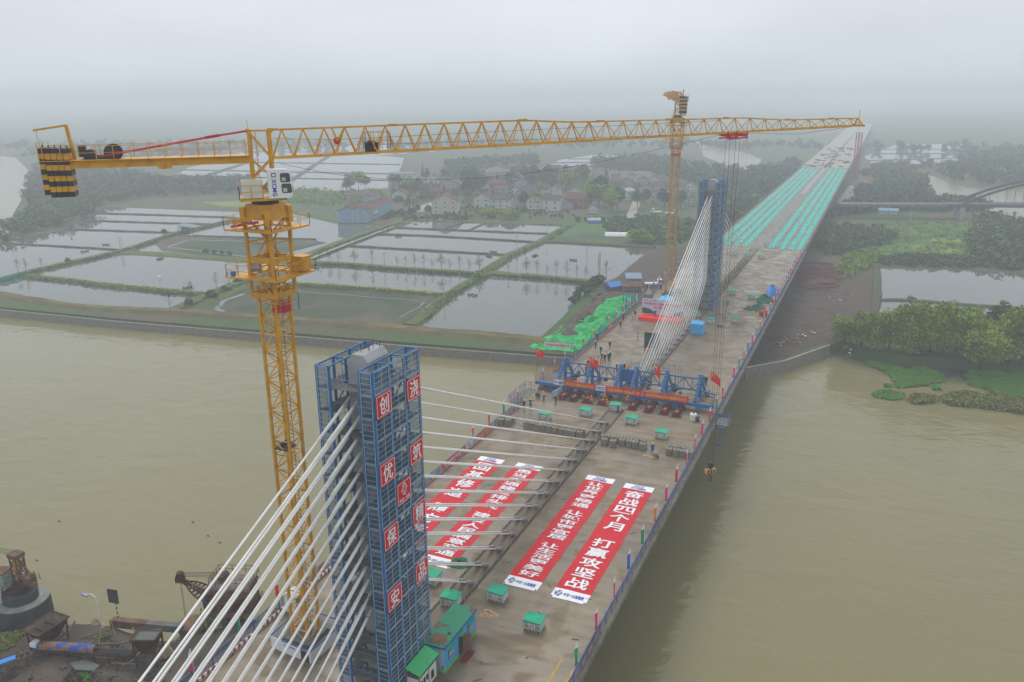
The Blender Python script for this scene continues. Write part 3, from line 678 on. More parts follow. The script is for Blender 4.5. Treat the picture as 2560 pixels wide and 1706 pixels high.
# ================================================================== RAILINGS, FLAGS
def fence(x, y0, y1, label, seg=2.0, gaps=()):
    t = thing('fence', label, 'fence', (x, (y0+y1)/2, 0)); n = int((y1-y0)/seg); far = MB(); net = MB(); ra = MB(); ny = MB(); k = 0; ps = None
    for i in range(n+1):
        y = y0+i*seg
        if any(a < y < c for a, c in gaps): continue
        if k < 100:
            if ps is None:
                b = MB(); b.box((x, y, .62), (.09, .09, 1.24)); b.box((x, y, .03), (.2, .2, .06)); ps = b.build('post', M['blue'], t); y_first = y
            else:
                c = ps.copy(); COL.objects.link(c); c.parent = t; c.location = (0, y-y_first, 0)
            k += 1
        else: far.box((x, y, .62), (.09, .09, 1.24))
        if i < n and not any(a < y+seg/2 < c for a, c in gaps):
            ra.bar((x, y, 1.18), (x, y+seg, 1.18), .06); ra.bar((x, y, .14), (x, y+seg, .14), .06); ra.bar((x, y, .66), (x, y+seg, .66), .03)
            for q in (.25, .5, .75): ra.bar((x, y+seg*q, .14), (x, y+seg*q, 1.18), .03)
            net.face(((x, y, .16), (x, y+seg, .16), (x, y+seg, 1.16), (x, y, 1.16)))
            ny.box((x-math.copysign(.35, x), y+seg/2, .06), (.16, seg, .12))
    if far.v: far.build('far_posts', M['blue'], t)['kind'] = 'stuff'
    ra.build('rail', M['bluef'], t); net.build('mesh', M['fnet'], t); ny.build('kick_board', M['kick'], t)
M['kick'] = mat('red_kick_board', (0.36, 0.07, 0.05), 0.7, var=0.3, scale=2)
fence(16.8, 50, 300, 'blue mesh fence along the right edge of the bridge deck')
fence(-16.8, 42, 300, 'blue mesh fence along the left edge of the bridge deck', gaps=((127.2, 135.8),))
# striped guard rail inside the near left fence
b = MB(); y = 40.0; k = 0
t = thing('striped_rail', 'low red and white striped guard rail beside the left fence near the tower crane', 'rail', (-16.2, 56, 0))
M['stripe_r'] = mat('stripe_red', (0.45, 0.03, 0.03), .6)
b = MB()
for i in range(90): b.mi(i % 2).box((-16.15, 40+i*.36, .3), (.1, .36, .34))
b.build('rail', [M['stripe_r'], M['bwhite']], t)
b = MB()
for i in range(12): b.box((-16.0, 41+i*2.7, .2), (.08, .08, .5))
b.build('foot', M['dark'], t)

FLAGM = {'r': 'flagred', 'p': 'pink', 'g': 'flaggreen', 'b': 'flagblue', 'o': 'flagorange', 'w': 'bwhite'}
CNAME = {'r': 'red', 'p': 'pink', 'g': 'green', 'b': 'blue', 'o': 'orange', 'w': 'white'}
def feather_mesh():
    rows = 9
    def sh(k): return (0.06+0.34*min(1, (1-k)*3.2)) if k > .68 else .40
    return [(0.0, .95+k/(rows-1)*2.7, 0, sh(k/(rows-1))) for k in range(rows)]
def feather(x, y, c, label, lean):
    t = thing('feather_flag', label, 'flag', (x, y, 0), 'feather flags along the bridge fences')
    key = 'pole'
    if key not in FPR:
        b = MB(); b.tube(((0, 0, 0), (0, 0, 2.2), (.02, 0, 3.3), (.16, 0, 3.68)), (.028, .024, .018, .012), 5); FPR[key] = b.build('pole', M['white'], t, world=False)
    else:
        o = FPR[key].copy(); COL.objects.link(o); o.parent = t
    if c not in FPR:
        b = MB(); R = feather_mesh(); n = 4
        for i in range(len(R)-1):
            for j in range(n):
                P = []
                for ii, jj in ((i, j), (i, j+1), (i+1, j+1), (i+1, j)):
                    _, z, _, wd = R[ii]; u = jj/n; P.append((.03+u*wd, .09*math.sin(u*4+z*2.2)*u, z-.12*u*u))
                b.mi(1 if i >= len(R)-3 and c != 'w' else 0).face(P)
        for k in range(4): b.mi(1).text('交通建设'[k], (.08, -.05, 2.35-k*.4), (.26, 0, 0), (0, 0, .3))
        FPR[c] = b.build('flag_cloth', [M[FLAGM[c]], M['bwhite']], t, world=False)
    else:
        o = FPR[c].copy(); COL.objects.link(o); o.parent = t
    t.rotation_euler[2] = lean
FPR = {}
RF = 'gprbgoprprprgropgrbrbrprbrprbrgrprbrprgr'
for i, c in enumerate(RF):
    feather(16.75, 63.2+i*6.05, c, f'{CNAME[c]} feather flag on the right fence, {ORD[i]} from the front', random.uniform(-2.6, -1.6))
LFL = [(47.55, 'p'), (54, 'g'), (60.2, 'r'), (66.6, 'b')]+[(107.8+6.02*i, c) for i, c in enumerate('rrgprbrrgrrborrowrrbrrgrb')]
for i, (y, c) in enumerate(LFL):
    feather(-16.75, y, c, f'{CNAME[c]} feather flag on the left fence, {ORD[i]} from the front', random.uniform(-2.4, -1.5))

# slogan strips tied to the fences
def strip_banner(x, y0, y1, bg, lines, label, z0=.35, z1=1.12, lm='bwhite', flip=1):
    o = x+(-.1 if x > 0 else .1)
    t = thing('fence_banner', label, 'banner', (o, (y0+y1)/2, z0), 'banners tied to the deck fences'); n = 12; b = MB()
    for i in range(n):
        a, c = y0+(y1-y0)*i/n, y0+(y1-y0)*(i+1)/n; w0, w1 = .03*math.sin(i*1.7), .03*math.sin((i+1)*1.7)
        b.face(((o+w0, a, z0), (o+w1, c, z0+.02), (o+w1*.4, c, z1), (o+w0*.4, a, z1)))
    b.build('cloth', M[bg], t)
    L = (y1-y0); 
    if x < 0: b = MB().text(lines, (o+.06, y0+L*.08, z0+.16), (0, L*.84, 0), (0, 0, z1-z0-.3))
    else: b = MB().text(lines, (o-.06, y1-L*.08, z0+.16), (0, -L*.84, 0), (0, 0, z1-z0-.3))
    b.build('lettering', M[lm], t)
strip_banner(16.8, 64.5, 70.5, 'flagred', '热烈祝贺大桥主桥顺利合龙', 'red slogan banner with gold lettering on the right fence, nearest the bottom edge', lm='gold')
strip_banner(16.8, 62.6, 64.4, 'bwhite', '中交一公局', 'white name banner on the right fence, nearest the camera')
strip_banner(16.8, 92.2, 98.6, 'flagred', '中国工匠精神 打造品质工程', 'long red slogan banner with gold lettering on the right fence beside the floor banners', lm='gold')
strip_banner(16.8, 90.0, 92.1, 'bwhite', '中交一公局', 'white name banner on the right fence beside the floor banners', lm='bblue')
strip_banner(16.8, 186, 191, 'flagred', '安全第一', 'red banner on the right fence beyond the blue tent')
strip_banner(-16.8, 108.7, 114, 'flagred', '热烈祝贺大桥主桥顺利合龙', 'red slogan banner with gold lettering on the left fence by the concrete blocks', lm='gold')
strip_banner(-16.8, 105.0, 108.5, 'bwhite', '中交一公局', 'white name banner on the left fence by the concrete blocks', lm='bblue')
strip_banner(-16.8, 97, 104.6, 'flagred', '中国工匠精神 打造品质工程', 'long red slogan banner on the left fence seen past the blue scaffold')
strip_banner(-16.8, 67, 73.5, 'flagred', '创建平安工地', 'red slogan banner on the left fence behind the tower crane mast')
strip_banner(-16.8, 147.5, 151, 'flagorange', '安全第一', 'orange banner on the left fence behind the blue traveller')
strip_banner(-16.8, 178.5, 184, 'bred', '质量第一', 'dark red banner on the left fence beside the green netting')
strip_banner(-16.8, 206, 213, 'flagred', '安全施工', 'red banner on the left fence near the small gate tower')
strip_banner(-16.8, 242, 248, 'flagred', '安全第一', 'red banner on the left fence beside the far tower crane')

# ================================================================== FLOOR BANNERS
def floor_banner(x0, x1, y0, y1, text, size, gaps, label, z=.03):
    t = thing('floor_banner', label, 'banner', ((x0+x1)/2, (y0+y1)/2, z), 'long red banners on the deck'); wx = x1-x0; nx, ny = 6, 40
    def cloth(a, c, n):
        b = MB(); H = lambda i, j, yy: z+.012*math.sin(i*1.3+yy*.9)+.01*math.sin(yy*2.3-i)
        for j in range(n):
            for i in range(nx):
                P = []
                for ii, jj in ((i, j), (i+1, j), (i+1, j+1), (i, j+1)):
                    yy = a+(c-a)*jj/n; P.append((x0+wx*ii/nx+(.02*math.sin(yy*1.1) if ii in (0, nx) else 0), yy, H(ii, jj, yy)))
                b.face(P)
        return b
    cloth(y0+1.9, y1-1.5, ny).build('cloth', M['bred'], t, smooth=True)
    cloth(y0, y0+1.9, 4).build('foot_panel', M['bwhite'], t, smooth=True); cloth(y1-1.5, y1, 4).build('head_panel', M['bwhite'], t, smooth=True)
    n = len(text); L = (y1-y0)-3.4; cell = (L-.8)/(n+sum(gaps.values())) ; y = y1-1.5-.4; b = MB(); zz = z+.035
    for i, ch in enumerate(text):
        y -= gaps.get(i, 0)*cell; s = min(cell*.84, size)
        b.text(ch, ((x0+x1)/2-size/2, y-cell/2-s/2, zz), (size, 0, 0), (0, s, 0)); y -= cell
    b.build('lettering', M['bwhite'], t)
    b = MB(); b.text('CICO', (x0+wx*.33, y1-.78, zz), (wx*.34, 0, 0), (0, .55, 0)); b.text('浙江交通集团', (x0+wx*.26, y1-1.36, zz), (wx*.5, 0, 0), (0, .48, 0))
    b.text('中交一公局集团', (x0+wx*.32, y0+.62, zz), (wx*.56, 0, 0), (0, .62, 0)); emblem(b, (x0+wx*.18, y0+.95, zz), (1, 0, 0), (0, 1, 0), .5, .2)
    b.build('company_lettering', M['bblue'], t)
    b = MB(); [b.lathe((x, y, z+.015), [(.12, 0), (.12, .03)], 8) for x in (x0+.15, x1-.15) for y in (y0+.15,)]; b.build('eyelet', M['black'], t)
floor_banner(9.6, 13.82, 73.9, 104.1, '奋战四个月打赢攻坚战', 2.6, {5: .9}, 'red floor banner nearest the right fence, reading 奋战四个月 打赢攻坚战')
floor_banner(3.72, 7.9, 74.1, 104.5, '让世界更畅通让城市更宜居让生活更美好', 2.4, {6: .7, 12: .7}, 'red floor banner right of the median, reading 让世界更畅通')
floor_banner(-7.5, -3.35, 74.2, 104.3, '勇当交通建设排头兵建设人民满意交通', 2.4, {9: .8}, 'red floor banner left of the median under the stay cables, reading 勇当交通建设')
floor_banner(-13.75, -9.65, 74.2, 104.2, '固基修道履方致远', 2.6, {4: .6}, 'red floor banner farthest left, partly behind the blue scaffold, reading 固基修道')

# ================================================================== GUARD BOXES, BLOCKS, SMALL THINGS ON THE DECK
M['pale_panel'] = mat('printed_panel_pale', (0.36, 0.56, 0.72), 0.5, var=0.05)
M['signy'] = mat('warning_yellow', (0.75, 0.55, 0.02), 0.5)
M['txtred'] = mat('red_print', (0.60, 0.03, 0.06), 0.6)
def guard_proto(t):
    W_, D_, H_ = 1.95, 1.45, 1.2
    MB().box((0, 0, .62), (W_, D_, 1.0)).build('body', M['pale_panel'], t, world=False)
    for z, h in ((.14, .2), (1.08, .18)):
        b = MB(); n = 13
        for f_, L_ in (('y', W_), ('x', D_)):
            for i in range(n):
                a, c = -L_/2+L_*i/n, -L_/2+L_*(i+1)/n; sk = .06
                if f_ == 'y':
                    for s in (-1, 1): b.mi(i % 2).face(((a, s*(D_/2+.02), z-h/2), (c, s*(D_/2+.02), z-h/2), (min(c+sk, L_/2), s*(D_/2+.02), z+h/2), (min(a+sk, L_/2), s*(D_/2+.02), z+h/2)))
                else:
                    for s in (-1, 1): b.mi(i % 2).face(((s*(W_/2+.02), a, z-h/2), (s*(W_/2+.02), c, z-h/2), (s*(W_/2+.02), min(c+sk, L_/2), z+h/2), (s*(W_/2+.02), min(a+sk, L_/2), z+h/2)))
        b.build('hazard_stripe', [M['signy'], M['black']], t, world=False)
    b = MB(); nx, ny = 6, 5
    hh = lambda i, j: 1.2+.1*math.sin(i*.9+j)*(.5 if 0 < i < nx else .1)+(.09 if j == ny else 0)
    for i in range(nx):
        for j in range(ny): b.face([(-W_/2-.06+(W_+.12)*a/nx, -D_/2-.06+(D_+.12)*c/ny, hh(a, c)) for a, c in ((i, j), (i+1, j), (i+1, j+1), (i, j+1))])
    for j in range(ny):
        for s, i in ((-1, 0), (1, nx)): b.face([(s*(W_/2+.06), -D_/2-.06+(D_+.12)*c/ny, zz) for c, zz in ((j, 1.1), (j+1, 1.1), (j+1, hh(i, j+1)), (j, hh(i, j)))])
    for i in range(nx):
        for s, j in ((-1, 0), (1, ny)): b.face([(-W_/2-.06+(W_+.12)*a/nx, s*(D_/2+.06), zz) for a, zz in ((i, 1.1), (i+1, 1.1), (i+1, hh(i+1, j)), (i, hh(i, j)))])
    b.build('cover', M['green'], t, world=False)
    for x in (-.62, .62):
        b = MB(); y = -D_/2-.012; b.mi(1).face(((x-.26, y, .42), (x+.26, y, .42), (x, y, .88))); b.mi(0).face(((x-.19, y-.006, .46), (x+.19, y-.006, .46), (x, y-.006, .80)))
        b.mi(1).face(((x-.03, y-.012, .49), (x+.03, y-.012, .49), (x+.02, y-.012, .68), (x-.02, y-.012, .68))); b.build('warning_triangle', [M['signy'], M['black']], t, world=False)
    b = MB(); y = -D_/2-.014; b.mi(1).face(((-.36, y, .4), (.36, y, .4), (.36, y, .9), (-.36, y, .9))); b.mi(0).text('注意安全', (-.3, y-.012, .67), (.6, 0, 0), (0, 0, .17)); b.mi(0).text('禁止攀爬', (-.3, y-.012, .45), (.6, 0, 0), (0, 0, .17)); 
    x = W_/2+.012; b.mi(1).face(((x, -.4, .4), (x, .4, .4), (x, .4, .9), (x, -.4, .9))); b.mi(0).text('注意安全', (x+.012, -.32, .55), (0, .64, 0), (0, 0, .2))
    b.build('notice', [M['txtred'], M['bwhite']], t, world=False)
r6_ = lambda x, y: (1320+x/3.92, 600+y/3.92)
r7_ = lambda x, y: (1000+x/2.587, 1100+y/2.587)
r8_ = lambda x, y: (1240+x/3.677, 820+y/3.677)
GB = [(r7_(868, 1215), 'nearest the right fence below the floor banners'), (r7_(633, 1028), 'just below the middle floor banner'), (r7_(330, 1062), 'behind the corrugated hut roof'), (r7_(205, 918), 'half hidden by the blue scaffold'),
      (r8_(1520, 1008), 'right of centre, nearest the concrete block rows'), (r8_(1248, 876), 'right of the median, in front of the maroon struts'), (r8_(1098, 757), 'on the median, under the traveller banner'), (r8_(823, 803), 'left of the median near the maroon struts'), (r8_(448, 836), 'farthest left, before the block row'),
      (r6_(1785, 815), 'with a white sack on it, right of the blue tent'), (r6_(2030, 808), 'between the blue tent and the red drum'), (r6_(1640, 752), 'behind the lower ends of the far stay cables'), (r6_(2002, 535), 'right of the far pylon foot'), (r6_(2190, 580), 'beside the green tarpaulin heap'), (r6_(1485, 515), 'beside the foot of the far tower crane'),
      (r6_(2285, 185), 'near the netting strips, right of the far stays'), (r6_(2155, 165), 'near the netting strips, at the last far stays'), (r6_(2028, 155), 'behind the far stays, before the netting strips')]
gp = None
for q, lab in GB:
    p = at(*q); lb = 'green-covered guard box '+lab
    if gp is None:
        gp = thing('guard_box', lb, 'guard box', (p.x, p.y, 0), 'guard boxes over the deck openings', .03); guard_proto(gp); proto_done(gp)
    else: copy_tree(gp, (p.x, p.y, 0), lb, random.uniform(-.08, .08))
bp = None
def block(x, y, z, label, rz):
    global bp
    if bp is None:
        bp = thing('concrete_block', label, 'concrete block', (x, y, z), 'cast concrete blocks across the deck', rz)
        b = MB(); s = .47; bv = .03
        for k in range(1): b.extrude([(-s+bv, -s), (s-bv, -s), (s, -s+bv), (s, s-bv), (s-bv, s), (-s+bv, s), (-s, s-bv), (-s, -s+bv)], (0, 0, 0), (1, 0, 0), (0, 1, 0), (0, 0, 1.05))
        b.build('body', M['block'], bp, world=False)
        b = MB(); b.tube([(-.12, 0, 1.05), (-.12, 0, 1.13), (0, 0, 1.18), (.12, 0, 1.13), (.12, 0, 1.05)], .025, 5); b.box((0, 0, 1.054), (.3, .22, .008)); b.build('lifting_eye', M['dark'], bp, world=False); proto_done(bp)
    else: copy_tree(bp, (x, y, z), label, rz)
BL = []
def row(pts, name, dy):
    pts = [at(*r8_(*q)) for q in pts]
    for i, p in enumerate(pts): BL.append((p.x, p.y+.5+dy, f'concrete block, {ORD[i]} from the left in the {name}'))
row([(270, 922), (320, 932), (372, 943), (425, 950), (480, 962), (535, 974), (590, 987), (645, 997), (700, 1008), (760, 1014)], 'front row of the left group', 0)
row([(270, 922), (320, 932), (372, 943), (425, 950), (480, 962), (535, 974), (590, 987), (645, 997), (700, 1008), (760, 1014)], 'back row of the left group', 1.2)
row([(990, 1084), (1065, 1098), (1153, 1090), (1212, 1098), (1273, 1110), (1340, 1128)], 'front row of the middle group', 0)
row([(960, 1075), (1020, 1084), (1080, 1090), (1140, 1096), (1200, 1102), (1260, 1110), (1325, 1120)], 'back row of the middle group', 1.25)
row([(1585, 1172), (1647, 1183), (1708, 1193), (1772, 1203)], 'front row of the right group', 0)
row([(1585, 1172), (1647, 1183), (1708, 1193)], 'back row of the right group', 1.3)
row([(38, 898), (104, 902)], 'front row by the left fence', 0)
row([(38, 898), (104, 902)], 'back row by the left fence', 1.3)
for x, y, lab in BL: block(x+random.uniform(-.05, .05), y, 0, lab, random.uniform(-.06, .06))
# maroon closure struts
sp_ = None
for i, q in enumerate([(600, 665), (695, 680), (820, 695), (960, 715), (1240, 760), (1390, 783), (1535, 803), (1645, 825)]):
    p = at(*r8_(*q)); lab = f'maroon steel strut bolted to the deck, {ORD[i]} from the left'
    if sp_ is None:
        sp_ = thing('closure_strut', lab, 'strut', (p.x, p.y, 0), 'maroon struts across the closure joint')
        for s in (-1, 1):
            b = MB(); b.bar((s*.3, .5, .5), (s*.3, 5.0, .5), .24, .26); b.build('beam', M['maroon'], sp_, world=False)
        for y in (.55, 2.1, 3.4, 4.9):
            b = MB(); b.box((0, y, .3), (1.15, .3, .6)); b.box((0, y, .66), (1.0, .2, .12)); b.box((-.45, y, .75), (.14, .2, .3)); b.box((.45, y, .75), (.14, .2, .3)); b.build('bracket', M['maroon'], sp_, world=False)
        for y in (.5, 4.9):
            b = MB(); b.box((0, y, .02), (1.8, 1.5, .04)); b.build('base_plate', M['rust'], sp_, world=False)
        b = MB(); b.tube(((0, .9, .62), (0, 1.8, .62)), .16, 8); b.build('jack', M['steel'], sp_, world=False); proto_done(sp_)
    else: copy_tree(sp_, (p.x, p.y, 0), lab)

b = MB()
for i in range(90):
    x, y = random.uniform(-15, 15), random.uniform(48, 128); a = random.uniform(0, 3.14); L = random.uniform(.15, 1.1); b.mi(random.choice((0, 1, 1, 2))).bar((x, y, .03), (x+L*math.cos(a), y+L*math.sin(a), .04), random.uniform(.03, .12), .04)
tag(b.build('deck_litter', [M['wood'], M['rustl'], M['sand']]), kind='stuff')
# ================================================================== TOWER CRANES
def lattice_mast(mb, x, y, z0, z1, hw, leg, br, pitch=None):
    for sx in (-1, 1):
        for sy in (-1, 1): mb.box((x+sx*hw, y+sy*hw, (z0+z1)/2), (leg, leg, z1-z0))
    p = pitch or hw*1.7; n = max(1, round((z1-z0)/p)); h = (z1-z0)/n
    for i in range(n):
        a, c = z0+i*h, z0+(i+1)*h
        for k, ((ax, ay), (bx, by)) in enumerate((((-1, -1), (1, -1)), ((1, -1), (1, 1)), ((1, 1), (-1, 1)), ((-1, 1), (-1, -1)))):
            A = lambda z: (x+ax*hw, y+ay*hw, z); B = lambda z: (x+bx*hw, y+by*hw, z)
            mb.bar(A(c), B(c), br)
            (mb.bar(A(a), B(c), br) if (i+k) % 2 else mb.bar(B(a), A(c), br))
def railing(mb, pts, z, h=1.1, r=.04, step=1.3, close=False):
    P = [V((p[0], p[1], z)) for p in pts]; S = list(zip(P, P[1:]+([P[0]] if close else [])))[:len(P) if close else len(P)-1]
    for a, c in S:
        n = max(1, round((c-a).length/step))
        for i in range(n+1): q = a.lerp(c, i/n); mb.bar(q, q+V((0, 0, h)), r)
        for zz in (h, h*.52): mb.bar(a+V((0, 0, zz)), c+V((0, 0, zz)), r)
def tower_crane(cx, cy, th, label, k=0.0, jl=62.6, ym='yellow', trol=47.0, hook=True, full=True, root=48.75):
    """flat-top crane; th = heading of the jib; k = rise per metre of the jib; root = height of the jib's lower chords at the mast"""
    Y = M[ym]; dz = root-48.75
    t = thing('tower_crane', label, 'crane', (cx, cy, 0))
    u = V((math.cos(th), math.sin(th), 0)); nrm = V((-u.y, u.x, 0)); up = V((0, 0, 1))
    O = lambda s, n, z: V((cx, cy, 0))+u*s+nrm*n+up*(z+dz)
    b = MB(); lattice_mast(b, cx, cy, 0, 37.5+dz, .95, .24, .09, 1.52); b.build('mast', Y, t)
    b = MB(); x, y = cx+.35, cy+.2
    for s in (-.2, .2): b.bar((x+s, y, .5), (x+s, y, 42+dz), .04)
    for i in range(100): b.bar((x-.2, y, .8+i*.41), (x+.2, y, .8+i*.41), .03)
    b.build('ladder', M['dark'], t)
    b = MB(); b.box((cx, cy, .25), (3.2, 3.2, .5)); b.build('base_slab', M['concd'], t)
    # climbing frame round the mast with two platforms
    b = MB(); lattice_mast(b, cx, cy, 36.6+dz, 44.0+dz, 1.33, .26, .11, 2.4)
    for z in (36.8, 40.0): 
        for s in (-1, 1): b.box((cx+s*1.33, cy, z+dz), (.2, 2.9, .45)); b.box((cx, cy+s*1.33, z+dz), (2.9, .2, .45))
    b.build('climbing_frame', Y, t)
    for z, e in ((38.55, 2.75), (42.75, 2.6)):
        b = MB()
        for s in (-1, 1): b.box((cx+s*(e+1.45)/2, cy, z+dz), (e-1.4, 2*e, .14)); b.box((cx, cy+s*(e+1.45)/2, z+dz), (2.9, e-1.4, .14))
        railing(b, [(cx-e, cy-e), (cx+e, cy-e), (cx+e, cy+e), (cx-e, cy+e)], z+.07+dz, close=True); b.build('platform', Y, t)
    if full:
        b = MB(); b.box((cx+2.0, cy+1.8, 39.35+dz), (1.2, 1.1, 1.3)); b.box((cx+2.0, cy+1.8, 40.02+dz), (1.3, 1.2, .05)); b.build('tool_box', Y, t)
        b = MB(); b.tube((O(-.2, 0, 0)+V((-.2, -2.0, 39.5)), O(-.2, 0, 0)+V((.5, -1.7, 39.5))), .38, 12); b.build('hydraulic_pump', M['steel'], t)
        b = MB(); b.box((cx-2.4, cy-2.3, 38.85+dz), (.35, .35, .4)); b.build('bucket', M['bluetarp'], t)
        b = MB(); b.bar((cx-2.2, cy-1.9, 43.3+dz), (cx+.9, cy-1.6, 44.0+dz), .3, .3); b.build('monorail_beam', Y, t)
        b = MB(); b.bar((cx-2.2, cy-2.1, 43.0+dz), (cx+.6, cy-1.9, 43.5+dz), .22, .2); b.build('slewing_ram', M['redp'], t)
        b = MB(); b.box((cx+1.0, cy-.3, 35.6+dz), (1.1, 1.3, .8)); b.build('red_bracket', M['redp'], t)
        b = MB(); railing(b, [(cx+.9, cy+1.0), (cx+1.9, cy+1.0), (cx+1.9, cy-1.1), (cx+.9, cy-1.1)], 35.2+dz, 1.6); b.build('rest_cage', Y, t)
        b = MB(); b.box((cx-.3, cy-.2, 21.6), (1.7, 1.6, .12)); b.tube([(cx-.5, cy-.4, 21.8), (cx+.1, cy, 22.2), (cx, cy+.3, 21.8)], .22, 6); b.build('rest_platform', M['dark'], t)
    elif dz == dz:
        b = MB(); b.box((cx, cy, 35.2+dz), (2.2, 2.2, .7)); b.build('red_bracket', M['redp'], t)
    # slewing ring, turret
    b = MB(); b.mesh([(cx+sx*r_, cy+sy*r_, z+dz) for r_, z in ((1.45, 43.6), (1.2, 44.9)) for sx, sy in ((-1, -1), (1, -1), (1, 1), (-1, 1))], ((0, 1, 5, 4), (1, 2, 6, 5), (2, 3, 7, 6), (3, 0, 4, 7), (4, 5, 6, 7)))
    for sx in (-1, 1):
        for sy in (-1, 1): b.box((cx+sx*1.35, cy+sy*1.35, 43.9+dz), (.5, .5, 1.5))
    b.build('ring_support', Y, t)
    b = MB(); b.lathe((cx, cy, 44.9+dz), [(1.15, 0), (1.15, .22), (.95, .22), (.95, .42)], 24); b.build('slewing_ring', M['dark'], t)
    b = MB(); b.mesh([O(s, n, z) for z in (45.3, 45.5) for s, n in ((-2.1, -1.9), (1.8, -1.9), (1.8, 1.5), (-2.1, 1.5))], ((3, 2, 1, 0), (4, 5, 6, 7), (0, 1, 5, 4), (1, 2, 6, 5), (2, 3, 7, 6), (3, 0, 4, 7)))
    R = MB(); q = [O(1.8, -1.9, 0), O(-2.1, -1.9, 0), O(-2.1, 1.5, 0)]; railing(b, [(p.x, p.y) for p in q], 45.5+dz, 1.15, .045, .9); b.build('slewing_deck', Y, t)
    b = MB()
    for s, n in ((-.85, -.8), (.85, -.8), (-.85, .8), (.85, .8)): b.bar(O(s, n, 45.4), O(s*.95, n*.75, 51.0), .26)
    for z0, z1 in ((45.5, 47.1), (47.1, 48.7)):
        for n in (-.8, .8): b.bar(O(-.85, n, z0), O(.85, n, z1), .13); b.bar(O(.85, n, z0), O(-.85, n, z1), .11)
        for s in (-.85, .85): b.bar(O(s, -.8, z0), O(s, .8, z1), .11); b.bar(O(s, -.8, z1), O(s, .8, z1), .13)
    b.bar(O(-.85, -.65, 51), O(.9, -.75, 48.75), .2); b.bar(O(-.85, .65, 51), O(.9, .75, 48.75), .2)
    b.bar(O(-.9, -.6, 51.1), O(-.9, .6, 51.1), .35); b.bar(O(.9, -.2, 51.1), O(.9, .2, 51.1), .4); b.bar(O(-.9, 0, 51.1), O(1.2, 0, 51.1), .16); b.bar(O(-.9, 0, 51.2), O(-.9, 0, 52.0), .04)
    for i in range(13): b.bar(O(-.3, -.2, 45.6+i*.42), O(-.3, .2, 45.6+i*.42), .04)
    for n in (-.2, .2): b.bar(O(-.3, n, 45.6), O(-.3, n, 51), .04)
    b.build('turret', Y, t)
    b = MB(); b.mesh([O(s, n, z) for z in (45.55, 47.1) for s, n in ((-1.9, -1.75), (-.1, -1.75), (-.1, -.85), (-1.9, -.85))], ((3, 2, 1, 0), (4, 5, 6, 7), (0, 1, 5, 4), (1, 2, 6, 5), (2, 3, 7, 6), (3, 0, 4, 7))); b.build('electric_cabinet', M['cream'], t)
    # cab hung at the right of the turret, rounded front
    cab = thing('cab', None, None, (0, 0, 0)); cab.parent = t
    c0 = O(1.05, -1.75, 45.55)-V((cx, cy, 0))
    cab.location = c0; cab.rotation_euler[2] = th
    # profile in the plane of heading (s) and height, swept across 1.35 m
    pf = [(-.75, 0), (1.05, 0), (1.22, .18), (1.28, 1.2), (1.18, 2.05), (.98, 2.3), (.7, 2.42), (-.6, 2.42), (-.75, 2.25)]
    b = MB(); b.extrude(pf, (0, -.7, 0), (1, 0, 0), (0, 0, 1), (0, 1.4, 0)); b.build('shell', M['white'], cab, world=False)
    for z0, z1, xa, xb in ((1.32, 2.1, .28, 1.12), (.42, 1.22, .34, 1.2)):
        b = MB(); y = -.715
        c = .1; b.face([(xa+c, y, z0), (xb-c, y, z0), (xb, y, z0+c), (xb-.04, y, z1-c), (xb-c-.04, y, z1), (xa+c, y, z1), (xa, y, z1-c), (xa, y, z0+c)]); b.build('side_window', M['glass'], cab, world=False)
        b = MB(); b.face([(xa+.12, y-.006, z0+.1), (xa+.45, y-.006, z0+.1), (xa+.45, y-.006, z0+.42), (xa+.12, y-.006, z0+.42)]); b.build('seat_behind_glass', M['beige'], cab, world=False)
    b = MB(); x = 1.29
    b.face(((x, -.55, .35), (x, .55, .35), (x+.02, .55, 1.15), (x+.02, -.55, 1.15))); b.face(((x+.02, -.55, 1.25), (x+.02, .55, 1.25), (x-.06, .5, 1.95), (x-.06, -.5, 1.95))); b.build('front_window', M['glass'], cab, world=False)
    if full:
        b = MB(); b.text('XCMG', (-.42, -.72, 1.62), (0, 0, -1.42), (.36, 0, 0)); 
        for fx, fz in ((-.42, 1.78),): b.face([(fx, -.72, fz), (fx+.36, -.72, fz), (fx+.36, -.72, fz+.36), (fx, -.72, fz+.36)])
        b.build('lettering', M['bblue'], cab, world=False)
        b = MB(); n = 6; b.face([(-.24+.13*math.cos(math.pi/3*i), -.726, 1.96+.13*math.sin(math.pi/3*i)) for i in range(n)]); b.build('badge', M['bwhite'], cab, world=False)
    # counter-jib
    zc = 48.55; b = MB(); L = 16.9
    for n in (-.75, .75): b.bar(O(-.8, n, zc+.2), O(-L, n, zc+.2), .22, .62)
    for i in range(9): b.bar(O(-1-i*1.95, -.75, zc), O(-1-i*1.95, .75, zc), .14)
    b.mesh([O(s, n, zc+.5) for s, n in ((-1, -1.2), (-L, -1.2), (-L, 1.2), (-1, 1.2))]+[O(s, n, zc+.55) for s, n in ((-1, -1.2), (-L, -1.2), (-L, 1.2), (-1, 1.2))], ((0, 1, 2, 3), (7, 6, 5, 4), (0, 4, 5, 1), (2, 6, 7, 3), (1, 5, 6, 2), (3, 7, 4, 0)))
    b.bar(O(-7.2, -.9, zc+.1), O(-8.3, -.9, zc+.1), .1, .85); b.bar(O(-7.75, -.9, zc-.35), O(-7.75, -.9, zc+.2), .2, .5)
    b.build('counter_jib', Y, t)
    b = MB()
    for n in (-1.2, 1.2):
        A, C = O(-1.2, n, 0), O(-L+.3, n, 0); railing(b, [(A.x, A.y), (C.x, C.y)], zc+.55+dz, 1.1, .04, 1.3)
